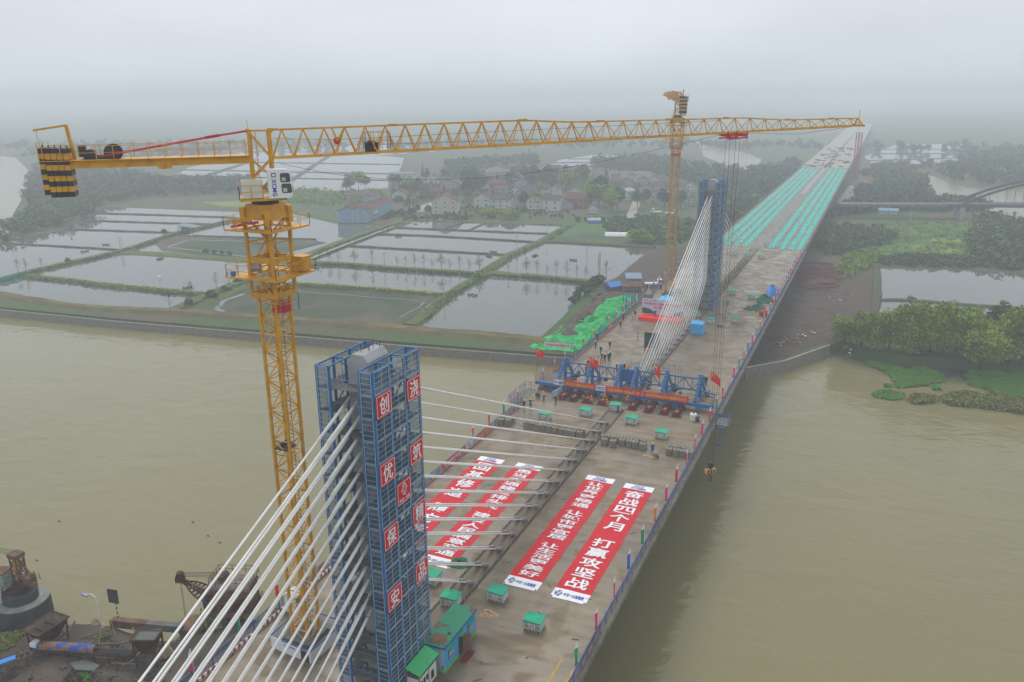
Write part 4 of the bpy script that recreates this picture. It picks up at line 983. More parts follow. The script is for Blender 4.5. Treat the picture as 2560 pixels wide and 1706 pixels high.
    A, C = O(-L, -1.2, 0), O(-L, 1.2, 0); railing(b, [(A.x, A.y), (C.x, C.y)], zc+.55+dz, 1.4, .04, 1.2); b.build('walkway_railing', Y, t)
    b = MB()
    for n in (-.55, .55): b.tube((O(-.9, n, 51.1), O(-3.4, n, 50.75), O(-12.6, n, zc+.75)), .075, 6); b.bar(O(-3.2, n, 50.78), O(-4.4, n, 50.6), .18, .2)
    b.build('tie_rod', M['redp'], t)
    b = MB(); b.tube((O(-11.6, -.45, zc+1.05), O(-11.6, .45, zc+1.05)), .55, 16); b.tube((O(-11.6, -.5, zc+1.05), O(-11.6, -.42, zc+1.05)), .68, 16); b.tube((O(-11.6, .42, zc+1.05), O(-11.6, .5, zc+1.05)), .68, 16)
    b.tube((O(-13.3, -.5, zc+1), O(-13.3, .5, zc+1)), .36, 12); b.box(tuple(O(-12.5, 0, zc+.72)), (2.6, 1.2, .3), th); b.box(tuple(O(-13.9, .2, zc+1.2)), (.5, .8, .9), th); b.build('hoist_winch', M['dark'], t)
    b = MB(); b.bar(O(-14.5, 0, zc+.5), O(-14.8, 0, zc+3.3), .2); b.bar(O(-14.8, 0, zc+3.25), O(-17.2, 0, zc+2.9), .16); b.bar(O(-17.0, 0, zc+2.9), O(-17.0, 0, zc+2.2), .03); b.build('service_derrick', Y, t)
    pitch_ = .40
    for i in range(5):                      # counterweight slabs hanging through the counter-jib
        s = -16.75+i*.44; b = MB(); w_ = .95; zt, zb = zc+1.55-.02*i, zc-2.35+(.22*max(0, 1-i)); nb = 9
        for j in range(nb):
            z0, z1 = zb+(zt-zb)*j/nb, zb+(zt-zb)*(j+1)/nb; b.mi(0 if j % 2 else 1)
            wj = w_ if z1 > zc-.3 else w_*.9
            b.mesh([O(s-.2, -wj, z0), O(s+.2, -wj, z0), O(s+.2, wj, z0), O(s-.2, wj, z0), O(s-.2, -wj, z1), O(s+.2, -wj, z1), O(s+.2, wj, z1), O(s-.2, wj, z1)], ((3, 2, 1, 0), (4, 5, 6, 7), (0, 1, 5, 4), (1, 2, 6, 5), (2, 3, 7, 6), (3, 0, 4, 7)))
        o = b.build('counterweight', [Y, M['black']], t)
        b = MB(); b.tube((O(s, -.14, zt), O(s, -.1, zt+.2), O(s, .1, zt+.2), O(s, .14, zt)), .04, 5); b.build('lifting_loop', M['dark'], o)
    # jib: triangular truss, one top chord, two bottom chords; depth steps down outwards
    def ztop(s):
        if s < 24: return 51.12+.018*s
        if s < 29: return 51.55-(s-24)*.05
        if s < 48: return 51.30+.005*(s-29)
        if s < 53: return 51.4-(s-48)*.06
        return 51.1+.005*(s-53)
    zb = lambda s: 48.75+.0262*s
    if k is None: k = 0
    n = 34; st = (jl-1.2)/n; b = MB(); lace = MB()
    def hwid(s): return .72
    for i in range(n):
        s0, s1 = 1.0+i*st, 1.0+(i+1)*st; sm = (s0+s1)/2
        r = .15 if s0 < 30 else .12
        for q in (-1, 1):
            b.bar(O(s0, q*hwid(s0), zb(s0)), O(s1, q*hwid(s1), zb(s1)), r, r*1.1)
            lace.bar(O(s0, q*hwid(s0), zb(s0)), O(sm, 0, ztop(sm)), r*.55); lace.bar(O(sm, 0, ztop(sm)), O(s1, q*hwid(s1), zb(s1)), r*.55)
        b.bar(O(s0 if i else .9, 0, ztop(s0)), O(s1, 0, ztop(s1)), r*1.05)
        lace.bar(O(s0, -.72, zb(s0)), O(s0, .72, zb(s0)), r*.5); lace.bar(O(s0, -.72, zb(s0)), O(s1, .72, zb(s1)), r*.4)
    b.bar(O(jl-.2, 0, ztop(jl)), O(jl, -.72, zb(jl)), .12); b.bar(O(jl-.2, 0, ztop(jl)), O(jl, .72, zb(jl)), .12); b.bar(O(jl, -.9, zb(jl)), O(jl, .9, zb(jl)), .2); b.bar(O(jl, 0, zb(jl)), O(jl, 0, ztop(jl)+.9), .06)
    jb = b.build('jib', Y, t); lace.build('lacing', Y, jb)
    b = MB()
    for s in (1.2, 11.6, 24, 32, 39.5, 46, 53.5, 59): b.box(tuple(O(s, 0, ztop(s)+.04)), (.75 if s < 40 else .5, .34, .2), th)
    b.build('chord_joint', Y, jb)
    if full:
        b = MB(); b.box(tuple(O(9.6, 0, zb(9)+.5)), (1.1, .9, .8), th); b.tube((O(9.6, -.4, zb(9)+.7), O(9.6, .4, zb(9)+.7)), .42, 10); b.build('trolley_winch', M['dark'], t)
        b = MB(); A = [O(s, nn, 0) for s, nn in ((9, -.8), (11.2, -.8), (11.2, .8), (9, .8))]; railing(b, [(p.x, p.y) for p in A], zb(9)+.3, 1.5, .04, .7, True); b.build('jib_cage', Y, t)
        b = MB(); b.tube((O(6.6, -.06, 50.1), O(6.6, .06, 50.1)), .33, 14); b.build('pulley', M['redp'], t)
        b = MB(); b.bar(O(6.6, 0, 50.1), O(6.2, 0, 51.2), .14); b.bar(O(6.6, 0, 50.1), O(7.3, 0, 51.2), .14); b.build('pulley_hanger', Y, t)
    # trolley, ropes, hook block
    tb = MB(); ztl = zb(trol)
    for s in (-.9, .9): tb.bar(O(trol+s, -.85, ztl-.25), O(trol+s, .85, ztl-.25), .14, .34)
    for q in (-.85, .85): tb.bar(O(trol-1.15, q, ztl-.22), O(trol+1.15, q, ztl-.22), .12, .22); tb.bar(O(trol-1.15, q, ztl-.62), O(trol+1.15, q, ztl-.5), .1, .14)
    for s in (-1.15, -.2, 1.1): tb.bar(O(trol+s, -.85, ztl-.68), O(trol+s, -.85, ztl+.1), .12)
    tb.build('trolley', M['redp'], t)
    rp = MB(); r_ = .016
    rp.tube((O(1.2, 0, 50.4), O(6.6, 0, 50.2), O(trol-2, 0, ztl+1.2)), r_, 4); rp.tube((O(10, 0, zb(9)+.7), O(trol, 0, ztl-.1)), r_, 4); rp.tube((O(trol, 0, ztl-.1), O((trol+jl)/2, 0, zb((trol+jl)/2)-.55), O(jl-.5, 0, zb(jl)-.1)), r_, 4)
    rp.tube([O(1.5+(trol-2.2)*i/10, -.4, 48.3+(ztl-48.3)*i/10-2.6*math.sin(math.pi*(i/10)**.8)) for i in range(11)], .015, 4)
    if hook:
        hz = 10.7
        P = O(trol, 0, 0); hx, hy = P.x, P.y
        for a, c in ((-.85, -.3), (-.35, -.12), (.35, .12), (.85, .3)): rp.tube((V((hx, hy, ztl+dz-.5))+u*a, V((hx, hy, hz+1.9))+u*c), r_, 4)
        rp.build('rope', M['dark'], t)
        b = MB(); b.tube((V((hx, hy, hz+1.6))-nrm*.2, V((hx, hy, hz+1.6))+nrm*.2), .3, 12); b.box((hx, hy, hz+1.6), (.42, .4, .7), th); o = b.build('hook_block', M['black'], t)
        b = MB()
        for i in range(7): b.mi(i % 2).box(tuple(V((hx, hy, hz+.85))+u*(-.54+i*.18)), (.18, .5, .5), th)
        b.build('striped_cheek', [M['yellowfar'], M['black']], o)
        b = MB(); b.tube([V((hx, hy, hz+.5)), V((hx, hy, hz+.2)), V((hx, hy, hz))+u*.22, V((hx, hy, hz-.3))+u*.15, V((hx, hy, hz-.35))-u*.15, V((hx, hy, hz-.1))-u*.25], (.1, .11, .12, .12, .1, .05), 8); b.build('hook', M['dark'], o)
    else: rp.build('rope', M['dark'], t)
    return t
tower_crane(-11, 57.2, math.radians(42), 'near yellow tower crane with white cab, its long jib crossing the whole view')
tower_crane(-12.2, 221.0, math.radians(107), 'far yellow tower crane seen along its jib, chevron counterweights towards the camera', ym='yellowfar', trol=30, hook=False, full=False, root=51.75)
# fence of boards round the near crane's foot
t = thing('crane_enclosure', 'low printed board enclosure around the foot of the near tower crane', 'enclosure', (-9.6, 55.6, 0))
E_ = [(-11.6, 54.2), (-7.9, 53.9), (-7.6, 59.2), (-13.3, 59.6), (-13.2, 54.4)]
b = MB()
for (x0, y0), (x1, y1) in zip(E_, E_[1:]): b.bar((x0, y0, .75), (x1, y1, .75), .05, 1.3)
b.bar((-11.6, 54.2, .75), (-13.2, 54.4, .75), .05, 1.3); b.build('board', M['bwhite'], t)
b = MB()
for (x0, y0), (x1, y1) in zip(E_, E_[1:]): b.bar((x0, y0, 1.45), (x1, y1, 1.45), .07, .16)
b.build('blue_rail', M['blue'], t)
b = MB(); b.box((-10.6, 54.08, .72), (1.9, .02, 1.1), -.08); b.build('poster', M['bwhite'], t)
MB().text('安全生产操作规程', (-11.4, 54.1, 1.0), (1.6, -.13, 0), (0, 0, .2)).build('lettering', M['txtred'], t)
b = MB(); b.box((-8.6, 53.9, .7), (1.0, .06, 1.2), -.08); b.build('cage_gate', M['dark'], t)

# ================================================================== BLUE FORM TRAVELLER OVER THE CLOSURE
t = thing('form_traveller', 'blue steel form traveller spanning the deck over the closure joint', 'traveller', (0, 138, 0))
FX = [-13.3, -7.8, -2.1, .9, 6.6, 12.75]; YB, YT, YR = 136.0, 140.6, 145.2
b = MB(); b.bar((-17.6, YB, 1.2), (16.0, YB, 1.2), .55, .62); b.bar((-17.6, YB+.75, 1.1), (16.0, YB+.75, 1.1), .3, .4); b.build('front_beam', M['blue2'], t)
for x in FX:
    b = MB(); b.bar((x, YB+.3, 1.6), (x, YT, 5.1), .5, .55); b.bar((x, YT, .3), (x, YT, 5.1), .5, .6); b.bar((x, YT, 5.0), (x, YR, .7), .36, .4); b.bar((x, YB+.4, .9), (x, YR, .55), .4, .45); b.box((x, YT, 5.15), (.7, .7, .35))
    for i in range(7): q = (i+.7)/7.6; b.box((x, YB+.3+(YT-YB-.3)*q-.2, 1.6+3.5*q+.3), (.62, .1, .12), 0, ('X', .65))
    b.box((x, YT, .25), (.9, 1.0, .5)); b.box((x, YR, .3), (.8, .8, .6)); b.build('bow_frame', M['blue2'], t)
for i, (x0, x1) in enumerate(zip(FX, FX[1:])):
    b = MB(); zt, zb_ = 4.4, 2.2
    for y in (YT, ):
        b.bar((x0, y, zt), (x1, y, zt), .22, .26); b.bar((x0, y, zb_), (x1, y, zb_), .22, .26); n = max(2, round((x1-x0)/1.5))
        for q in range(n):
            a, c = x0+(x1-x0)*q/n, x0+(x1-x0)*(q+1)/n; b.bar((c, y, zb_), (c, y, zt), .12)
            (b.bar((a, y, zb_), (c, y, zt), .14) if q % 2 else b.bar((a, y, zt), (c, y, zb_), .14))
    if i == 2: b.box(((x0+x1)/2, YT-.15, 3.3), (x1-x0-.5, .05, 2.0))
    b.build('cross_truss', M['blued'], t) if 'blued' in M else b.build('cross_truss', M['blue2'], t)
b = MB(); b.bar((12.75, YT, 2.2), (15.8, YT-.5, 2.0), .25); b.bar((12.75, YT+.8, 1.2), (15.2, YT+.4, 1.1), .25); b.build('outrigger', M['blue2'], t)
b = MB()
for x in (-14.3, -6.0, 1.5, 9.0, 13.6): b.bar((x, YB, 1.0), (x, YB, -.1), .5, .5)
for x in (-11, -5, 4, 9.5): b.bar((x, YB-.3, .6), (x, YB+1.2, .6), .3, .5)
b.build('hanger', M['blue2'], t)
M['rail_r'] = mat('railing_rust_red', (0.40, 0.10, 0.07), 0.6, var=0.2)
b = MB(); railing(b, [(-17.5, YB-.45), (15.9, YB-.45)], 1.5, 1.2, .045, 1.1); railing(b, [(-17.5, YB+1.5), (15.9, YB+1.5)], 1.3, 1.1, .04, 1.6); railing(b, [(-17.5, YB-.45), (-17.5, YT+2)], 1.4, 1.2, .045, .7); railing(b, [(15.9, YB-.45), (15.9, YB+2.5)], 1.4, 1.2, .045, .7)
railing(b, [(-17.5, YT+2), (-13.6, YT+1.2)], 1.4, 1.2, .045, .8); b.build('railing', M['rail_r'], t)
b = MB(); b.box((-.8, YB+.75, 1.34), (33.4, 1.3, .06)); b.box((-15.6, YB+3.2, 1.3), (3.6, 5.2, .08)); b.build('walkway', M['plank'], t)
b = MB()
for i in range(34):
    x = random.choice(FX)+random.uniform(.7, 2.6); y = YT+random.uniform(.2, 2.4); b.box((x, y, random.uniform(.6, 2.6)), (random.uniform(.2, .8), random.uniform(.2, .7), random.uniform(.2, .7)), random.random())
b.build('jack_units', M['dark'], t)
b = MB()
for x in (-14.5, -6.9, -5.9, -.4, 7.9, 8.6, 9.0): b.bar((x, YT+random.uniform(-.3, 1), 1.5), (x, YT+.5, 6.4), .05)
for i in range(14): x = -12.6+i*1.95; b.bar((x, YB+.8, 1.6), (x+.9, YT-.3, .5), .05)
b.build('tie_bars', M['dark'], t)
# underslung platform on the right edge
b = MB(); b.box((17.7, 135.2, -2.0), (.9, 1.4, .15)); b.box((18.0, 133.5, -4.6), (1.3, .8, .15)); b.bar((17.6, 135.5, .8), (17.6, 135.5, -4.6), .08); b.bar((18.5, 134.4, -1.9), (18.5, 133.8, -4.6), .06); b.bar((17.3, 133.4, -1.9), (17.3, 133.4, -4.6), .06); b.build('underslung_platform', M['blue'], t)
tt = thing('side_platform', 'small railed side platform hanging out over the water at the right deck edge', 'platform', (18.6, 133, 0))
b = MB(); b.box((18.4, 133, -.1), (2.2, 3.6, .12)); b.build('floor', M['plank'], tt)
b = MB(); railing(b, [(17.4, 134.7), (19.4, 134.7), (19.4, 131.3), (17.4, 131.3)], -.05, 1.2, .05, .6); b.build('railing', M['bluef'], tt)
tt = thing('side_platform', 'railed side platform in the left deck edge, beside the gap in the fence', 'platform', (-18.0, 131, 0))
b = MB(); b.box((-18.3, 131.4, -.1), (2.2, 8.0, .12)); b.build('floor', M['plank'], tt)
b = MB(); railing(b, [(-17.1, 127.3), (-19.5, 127.3), (-19.5, 135.5), (-17.1, 135.5)], 0, 1.3, .05, .6); b.build('railing', M['bluef'], tt)
# banners on the traveller
def tbanner(x0, x1, bg, line, label, lm='gold'):
    y = YB-.52; b = MB(); n = 8; q = thing('traveller_banner', label, 'banner', ((x0+x1)/2, y, 1.5), 'banners on the blue traveller')
    for i in range(n): a, c = x0+(x1-x0)*i/n, x0+(x1-x0)*(i+1)/n; b.face(((a, y-.03*math.sin(i), 1.45), (c, y-.03*math.sin(i+1), 1.45), (c, y, 2.5), (a, y, 2.5)))
    b.build('cloth', M[bg], q); L = x1-x0
    MB().text(line, (x0+L*.05, y-.06, 1.68), (L*.9, 0, 0), (0, 0, .6)).build('lettering', M[lm], q)
tbanner(-13.6, -11.8, 'bwhite', '中交一公局集团', 'white name banner at the left of the blue traveller', 'bblue')
tbanner(-11.7, -5.6, 'flagred', '杭州绕城西复线跨杭宁高速大桥合龙', 'left red slogan banner on the blue traveller')
tbanner(-5.4, -3.6, 'bwhite', 'CICO', 'white company banner in the middle of the blue traveller', 'bblue')
tbanner(-3.5, 3.2, 'flagred', '中国工匠精神 打造品质工程', 'middle red slogan banner on the blue traveller')
tbanner(3.6, 11.8, 'flagred', '热烈祝贺跨航道大桥顺利合龙', 'right red slogan banner on the blue traveller')
# national flags on poles
def star(mb, o, r, ux, uz):
    P = [V(o)+V(ux)*(rr*math.sin(a))+V(uz)*(rr*math.cos(a)) for i in range(10) for rr, a in ((r if i % 2 == 0 else r*.4, i*math.pi/5),)]
    c = V(o)
    for i in range(10): mb.face((c, P[i], P[(i+1) % 10]))
def nflag(x, y, z0, z1, w_, h_, droop, label, ang=0.0):
    q = thing('national_flag', label, 'flag', (x, y, z0), 'red five-star flags on the traveller')
    b = MB(); b.tube(((x, y, z0), (x, y, z1)), .035, 6); b.build('pole', M['steel'], q)
    b = MB(); s = MB(); n = 10; ca, sa = math.cos(ang), math.sin(ang)
    def pt(u, v): return V((x+u*w_*ca, y+u*w_*sa+.18*math.sin(u*7+v)*u, z1-.05-v*h_*(1-.12*u)-droop*u*u-.1*math.sin(u*5)))
    for i in range(n):
        for j in range(6): b.face((pt(i/n, j/6), pt((i+1)/n, j/6), pt((i+1)/n, (j+1)/6), pt(i/n, (j+1)/6)))
    o = b.build('flag_cloth', M['flagred'], q, smooth=True)
    d = V((pt(.3, .2)-pt(.1, .2))).normalized(); nn = V((0, -.05, 0))
    star(s, pt(.17, .25)+nn*1.4, .26*h_*.7, d, (0, 0, 1))
    for u, v in ((.33, .1), (.4, .2), (.4, .34), (.33, .45)): star(s, pt(u, v)+nn*1.6, .075*h_, d, (0, 0, 1))
    s.build('stars', M['gold'], q)
nflag(-17.4, YB-.3, 1.5, 8.2, 1.5, 1.7, .7, 'red national flag on a tall pole at the left end of the traveller')
nflag(-7.9, YT-1.6, 2.0, 6.6, 1.7, 1.7, .8, 'red national flag on the second frame of the traveller')
nflag(4.6, YT-1.5, 2.0, 6.9, 1.0, 2.2, 1.2, 'red national flag hanging between the fourth and fifth frames of the traveller', .1)
nflag(15.2, YB+.4, 1.5, 7.6, 1.7, 1.7, 1.5, 'red national flag at the right end of the traveller')

# ================================================================== HUT, BOOTH, STAGE, TENTS
def hut():
    X0, X1, Y0, Y1, H = 2.55, 4.95, 58.0, 64.7, 2.75
    t = thing('site_hut', 'blue printed site hut with rusted green corrugated roof beside the scaffold', 'hut', ((X0+X1)/2, (Y0+Y1)/2, 0))
    MB().box(((X0+X1)/2, (Y0+Y1)/2, H/2), (X1-X0, Y1-Y0, H)).build('wall', M['hutblue'], t)
    b = MB(); b.face(((X0, Y0-.012, 0), (X1, Y0-.012, 0), (X1, Y0-.012, H), (X0, Y0-.012, H))); b.build('end_panel', M['hutpale'], t)
    b = MB(); y = Y0-.024
    for x in (3.9, 4.25, 4.5): b.bar((x, y, .35), (x-.15, y, 1.15), .01, .12)
    for x, h in ((2.9, .5), (3.3, .8), (3.6, .6), (4.7, .5)): b.box((x, y, .3+h/2), (.2, .01, h))
    b.build('printed_skyline', M['bluegrey'], t)
    b = MB(); n = 22
    for i in range(n):
        a, c = Y0+(Y1-Y0)*i/n, Y0+(Y1-Y0)*(i+1)/n; h0, h1 = .34+.16*math.sin(i*1.3)+random.uniform(0, .12), .34+.16*math.sin((i+1)*1.3); b.face(((X1+.012, a, 0), (X1+.012, c, 0), (X1+.012, c, h1), (X1+.012, a, h0)))
    for i in range(10):
        a, c = X0+(X1-X0)*i/10, X0+(X1-X0)*(i+1)/10; h0, h1 = .3+.12*math.sin(i*1.9), .3+.12*math.sin((i+1)*1.9); b.face(((a, Y0-.03, 0), (c, Y0-.03, 0), (c, Y0-.03, h1), (a, Y0-.03, h0)))
    b.build('grass_print', M['grassprint'], t)
    rm = mat('corrugated_green', (0.03, 0.30, 0.16), 0.5, col2=(0.16, 0.10, 0.065), scale=0.75, detail=5, lo=0.56, hi=0.62)
    b = MB(); n = 60
    for i in range(n):
        a, c = Y0-.15+(Y1-Y0+.3)*i/n, Y0-.15+(Y1-Y0+.3)*(i+1)/n; za, zc_ = (.06 if i % 2 else 0), (0 if i % 2 else .06)
        b.face(((X0-.15, a, H+.12+za), (X1+.15, a, H+.26+za), (X1+.15, c, H+.26+zc_), (X0-.15, c, H+.12+zc_)))
    rf = b.build('roof', rm, t)
    b = MB(); b.box((X1+.1, (Y0+Y1)/2, H+.1), (.1, Y1-Y0+.3, .2)); b.box(((X0+X1)/2, Y0-.1, H+.05), (X1-X0+.3, .08, .16)); b.build('eaves_trim', M['blue'], rf)
    b = MB(); b.box((X1-.5, 60.0, H+.3), (.25, .25, .2)); b.box((X1-1.2, Y0+.9, H+.27), (1.4, 1.5, .02)); b.build('rust_patch', M['rustl'], rf)
    for y in (59.3, 63.5):
        f = MB(); x = X1+.03; f.box((x, y, 1.55), (.05, 1.1, 1.0)); w_ = f.build('window', M['dark'], t)
        g = MB(); g.box((x+.03, y, 1.55), (.02, .94, .84)); g.build('pane', M['glass'], w_)
        g = MB()
        for q in (-.5, -.25, 0, .25, .5): g.box((x+.05, y+q*.9, 1.55), (.03, .035, .95))
        g.box((x+.05, y, 1.55), (.03, 1.0, .035)); g.build('bars', M['bwhite'], w_)
        g = MB(); n = 9
        for i in range(n): g.box((x+.16, y-.66+i*.165, 2.28-.02*(i % 2)), (.34, .1, .05), 0, ('Y', .5))
        g.build('awning', M['green'], w_)
    MB().box((X1+.02, 61.3, 1.05), (.04, .85, 2.0)).build('doorway', M['black'], t)
    d = MB(); d.box((X1+.48, 61.82, 1.08), (.9, .05, 2.05), .25); dd = d.build('door', mat('door_brown', (0.28, 0.13, 0.085), .6, var=.15), t)
    MB().box((X1+.8, 61.86, 1.0), (.05, .12, .1), .25).build('handle', M['steel'], dd)
    g = MB(); n = 7
    for i in range(n): g.box((X1+.2, 60.9+i*.14, 2.42), (.4, .09, .05), 0, ('Y', .5))
    g.build('door_awning', M['green'], t)
    MB().text('工地会议室', (X0+.3, Y0-.035, 1.7), (1.6, 0, 0), (0, 0, .36)).build('lettering', M['gold'], t)
    q = thing('door_mat', 'dark red mat on the deck in front of the hut door', 'mat', (5.75, 61.0, .02)); MB().box((5.8, 61.1, .035), (.75, 2.0, .05), -.02).build('mat', M['maroon'], q)
hut()
t = thing('green_booth', 'small entrance booth with bright green roof between hut and scaffold', 'booth', (3.9, 55.6, 0))
b = MB(); b.mesh([(3.05, 53.9, 2.9), (4.6, 53.9, 2.45), (4.6, 57.6, 2.45), (3.05, 57.6, 2.9), (3.05, 53.9, 2.98), (4.6, 53.9, 2.53), (4.6, 57.6, 2.53), (3.05, 57.6, 2.98)], ((3, 2, 1, 0), (4, 5, 6, 7), (0, 1, 5, 4), (1, 2, 6, 5), (2, 3, 7, 6), (3, 0, 4, 7))); b.build('roof', mat('booth_green', (0.01, 0.42, 0.12), .4, var=.1), t)
b = MB()
for y in (54.05, 55.7, 57.4): b.bar((4.45, y, 0), (4.45, y, 2.5), .08); b.bar((3.1, y, 0), (3.1, y, 2.9), .08)
b.build('post', M['steel'], t)
b = MB(); b.box((4.45, 54.9, 1.2), (.04, 1.5, 1.7)); b.box((4.45, 56.5, 1.1), (.04, 1.3, 1.8)); b.box((3.8, 53.95, 1.1), (1.2, .04, 2.0)); b.build('notice_panel', M['cream'], t)
b = MB()
for y in (54.4, 54.9, 55.4): b.box((4.48, y, 1.4), (.02, .34, .6))
b.box((4.48, 56.4, 1.0), (.02, .5, .9)); b.build('poster', M['char'], t)
MB().text('安全第一', (4.49, 54.3, .55), (0, 1.2, 0), (0, 0, .3)).build('lettering', M['txtred'], t)
# ---- stage with its backdrop, across the left half of the far deck
t = thing('stage', 'low stage covered in bright red carpet in front of the printed backdrop', 'stage', (-7.8, 193, 0))
b = MB(); b.extrude([(-12.8, 0), (-2.2, 0), (-2.2, .75), (-12.8, .75)], (0, 191.2, 0), (1, 0, 0), (0, 0, 1), (0, 4.2, 0)); b.build('platform', M['flagred'], t)
b = MB(); b.box((-7.5, 191.0, .16), (10.2, .4, .3)); b.build('step', M['flagred'], t)
t = thing('backdrop', 'large printed backdrop board with red lettering standing behind the red stage', 'backdrop', (-7.9, 195.8, 0))
b = MB(); b.box((-7.9, 195.8, 2.5), (10.4, .12, 4.1)); b.build('board', mat('backdrop_print', (0.50, 0.62, 0.80), .5, col2=(0.62, 0.66, 0.76), scale=.4), t)
b = MB(); y = 195.72
b.face([(-13.05, y, .75), (-9.5, y, .75), (-10.2, y, 1.4), (-11.2, y, 2.0), (-12.2, y, 2.15), (-13.05, y, 2.2)]); b.face([(-5.4, y, .6), (-2.75, y, .6), (-2.75, y, 2.1), (-3.6, y, 1.7), (-4.6, y, 1.5)]); b.build('printed_hills', M['tarp'], t)
b = MB(); b.face([(-13, y, .52), (-2.75, y, .8), (-2.75, y, 1.0), (-13, y, .68)]); b.build('printed_bridge', M['bwhite'], t)
b = MB(); b.text('杭州绕城西复线跨杭宁高速大桥合龙', (-12.6, y-.01, 3.0), (9.4, 0, 0), (0, 0, .62)); b.text('合龙仪式', (-10.2, y-.01, 2.1), (4.6, 0, 0), (0, 0, .7)); b.build('lettering', M['signred'], t)
b = MB(); b.text('CICO', (-12.6, y-.01, 4.0), (.9, 0, 0), (0, 0, .3)); b.text('中交一公局集团', (-11.2, y-.01, 4.0), (1.8, 0, 0), (0, 0, .3)); b.build('company_lettering', M['bblue'], t)
b = MB(); [b.bar((x, 195.9, 3.6), (x, 197.4, 0), .08) for x in (-12.5, -9.5, -6.5, -3.5)]; b.build('prop', M['steel'], t)
def canopy(x, y, s, h, hr, label):
    t = thing('canopy_tent', label, 'tent', (x, y, 0)); b = MB()
    c = [(x-s, y-s), (x+s, y-s), (x+s, y+s), (x-s, y+s)]
    for i in range(4):
        a, d = c[i], c[(i+1) % 4]; m = ((a[0]+d[0])/2, (a[1]+d[1])/2, h)
        b.face(((*a, h), (*d, h), ((x+(d[0]-x)*.4), (y+(d[1]-y)*.4), h+hr*.48), ((x+(a[0]-x)*.4), (y+(a[1]-y)*.4), h+hr*.48))); b.face((((x+(a[0]-x)*.4), (y+(a[1]-y)*.4), h+hr*.48), ((x+(d[0]-x)*.4), (y+(d[1]-y)*.4), h+hr*.48), (x, y, h+hr)))
        b.face(((*a, h-.3), (*d, h-.3), (*d, h), (*a, h)))
    b.build('roof', M['sky_blue'], t); b = MB()
    for a in c: b.bar((*a, 0), (*a, h), .06)
    b.build('leg', M['steel'], t); return t, c
canopy(-9.2, 205.5, 1.9, 2.5, 1.3, 'pale blue canopy tent behind the printed backdrop, beside the far tower crane')
t, c = canopy(3.0, 185.4, 1.45, 2.45, .75, 'closed pale blue tent standing on the right side of the median near the stay anchors')
b = MB()
for i in range(4):
    a, d = c[i], c[(i+1) % 4]; n = 8
    for j in range(n):
        f = lambda u, z: (a[0]+(d[0]-a[0])*u+.05*math.sin(u*20), a[1]+(d[1]-a[1])*u+.05*math.sin(u*17), z)
        b.face((f(j/n, .03), f((j+1)/n, .03), f((j+1)/n, 2.2), f(j/n, 2.2)))
b.build('side_wall', M['sky_blue'], t)
t = thing('screen_back', 'large black display screen seen from behind, on the deck beside the stay cables', 'screen', (-3.4, 168.3, 0))
MB().box((-3.4, 168.3, 2.1), (3.4, .25, 3.6)).build('panel', M['black'], t)
b = MB(); [b.bar((x, 168.15, .1), (x, 166.9, .05), .1) for x in (-4.7, -2.1)]; [b.bar((x, 168.15, 2.5), (x, 167, .05), .07) for x in (-4.7, -2.1)]; b.build('foot', M['dark'], t)
b = MB(); b.lathe((-3.9, 167.3, 0), [(.45, 0), (.5, .25), (.3, .5), (.05, .6)], 10); tag(b.build('cable_drum', M['hivis'], org=(-3.9, 167.3, 0)), 'small orange heap at the foot of the black screen', 'drum')
def tripod(x, y, h, label, head):
    t = thing('tripod' if head != 'sp' else 'loudspeaker', label, 'tripod' if head != 'sp' else 'loudspeaker', (x, y, 0)); b = MB()
    for k in range(3): a = k*2.094+.4; b.bar((x, y, h*.75), (x+.45*math.cos(a), y+.45*math.sin(a), 0), .05)
    b.bar((x, y, h*.5), (x, y, h), .06); b.build('leg', M['black'], t)
    b = MB(); b.box((x, y, h+.15), (.45, .4, .8) if head == 'sp' else (.25, .3, .25)); b.build('head', M['black'], t)
p = at(*r6_(1075, 995)); tripod(p.x, p.y, 1.9, 'camera tripod standing alone on the deck left of the black screen', 'cam')
p = at(*r6_(1048, 795)); tripod(p.x, p.y, 2.0, 'black loudspeaker on a stand at the left of the red stage', 'sp')
p = at(*r6_(1022, 808)); tripod(p.x, p.y, 1.3, 'short camera tripod by the loudspeaker at the left of the stage', 'cam')

# ---- tarpaulin heaps, drum, sacks
def heap(name, label, cat, x, y, rx, ry, h, m, seed, z=0.0, fold=.25, rz=0.0):
    t_n = 26; n = 12; b = MB(); r = random.Random(seed); ph = [r.uniform(0, 6) for _ in range(6)]; ca, sa = math.cos(rz), math.sin(rz)
    def pt(i, j):
        a = 2*math.pi*i/t_n; q = j/n; rr = 1+.16*math.sin(3*a+ph[0])+.1*math.sin(5*a+ph[1])
        px_, py_ = math.cos(a)*q*rx*rr, math.sin(a)*q*ry*rr
        hh = h*(1-q**2.2)*(1+fold*math.sin(a*4+ph[2]+q*3)+fold*.8*math.sin(a*7+ph[3]-q*5))+.05*r.random()*(q < .98)
        return (x+px_*ca-py_*sa, y+px_*sa+py_*ca, z+max(.01, hh) if q < 1 else z)
    vs = [[pt(i, j) for j in range(n+1)] for i in range(t_n)]
    for i in range(t_n):
        for j in range(n): b.face((vs[i][j], vs[(i+1) % t_n][j], vs[(i+1) % t_n][j+1], vs[i][j+1]))
    return tag(b.build(name, M[m], smooth=False, org=(x, y, z)), label, cat)
heap('tarpaulin_heap', 'bright blue tarpaulin over a stack at the right fence, beyond the green tarpaulins', 'tarpaulin', 14.2, 232.5, 1.9, 4.0, 2.2, 'bluetarp', 3, fold=.12)
heap('tarpaulin_heap', 'green tarpaulin heap just in front of the blue tarpaulin', 'tarpaulin', 13.6, 222.5, 2.6, 3.0, 1.4, 'tarp', 4)
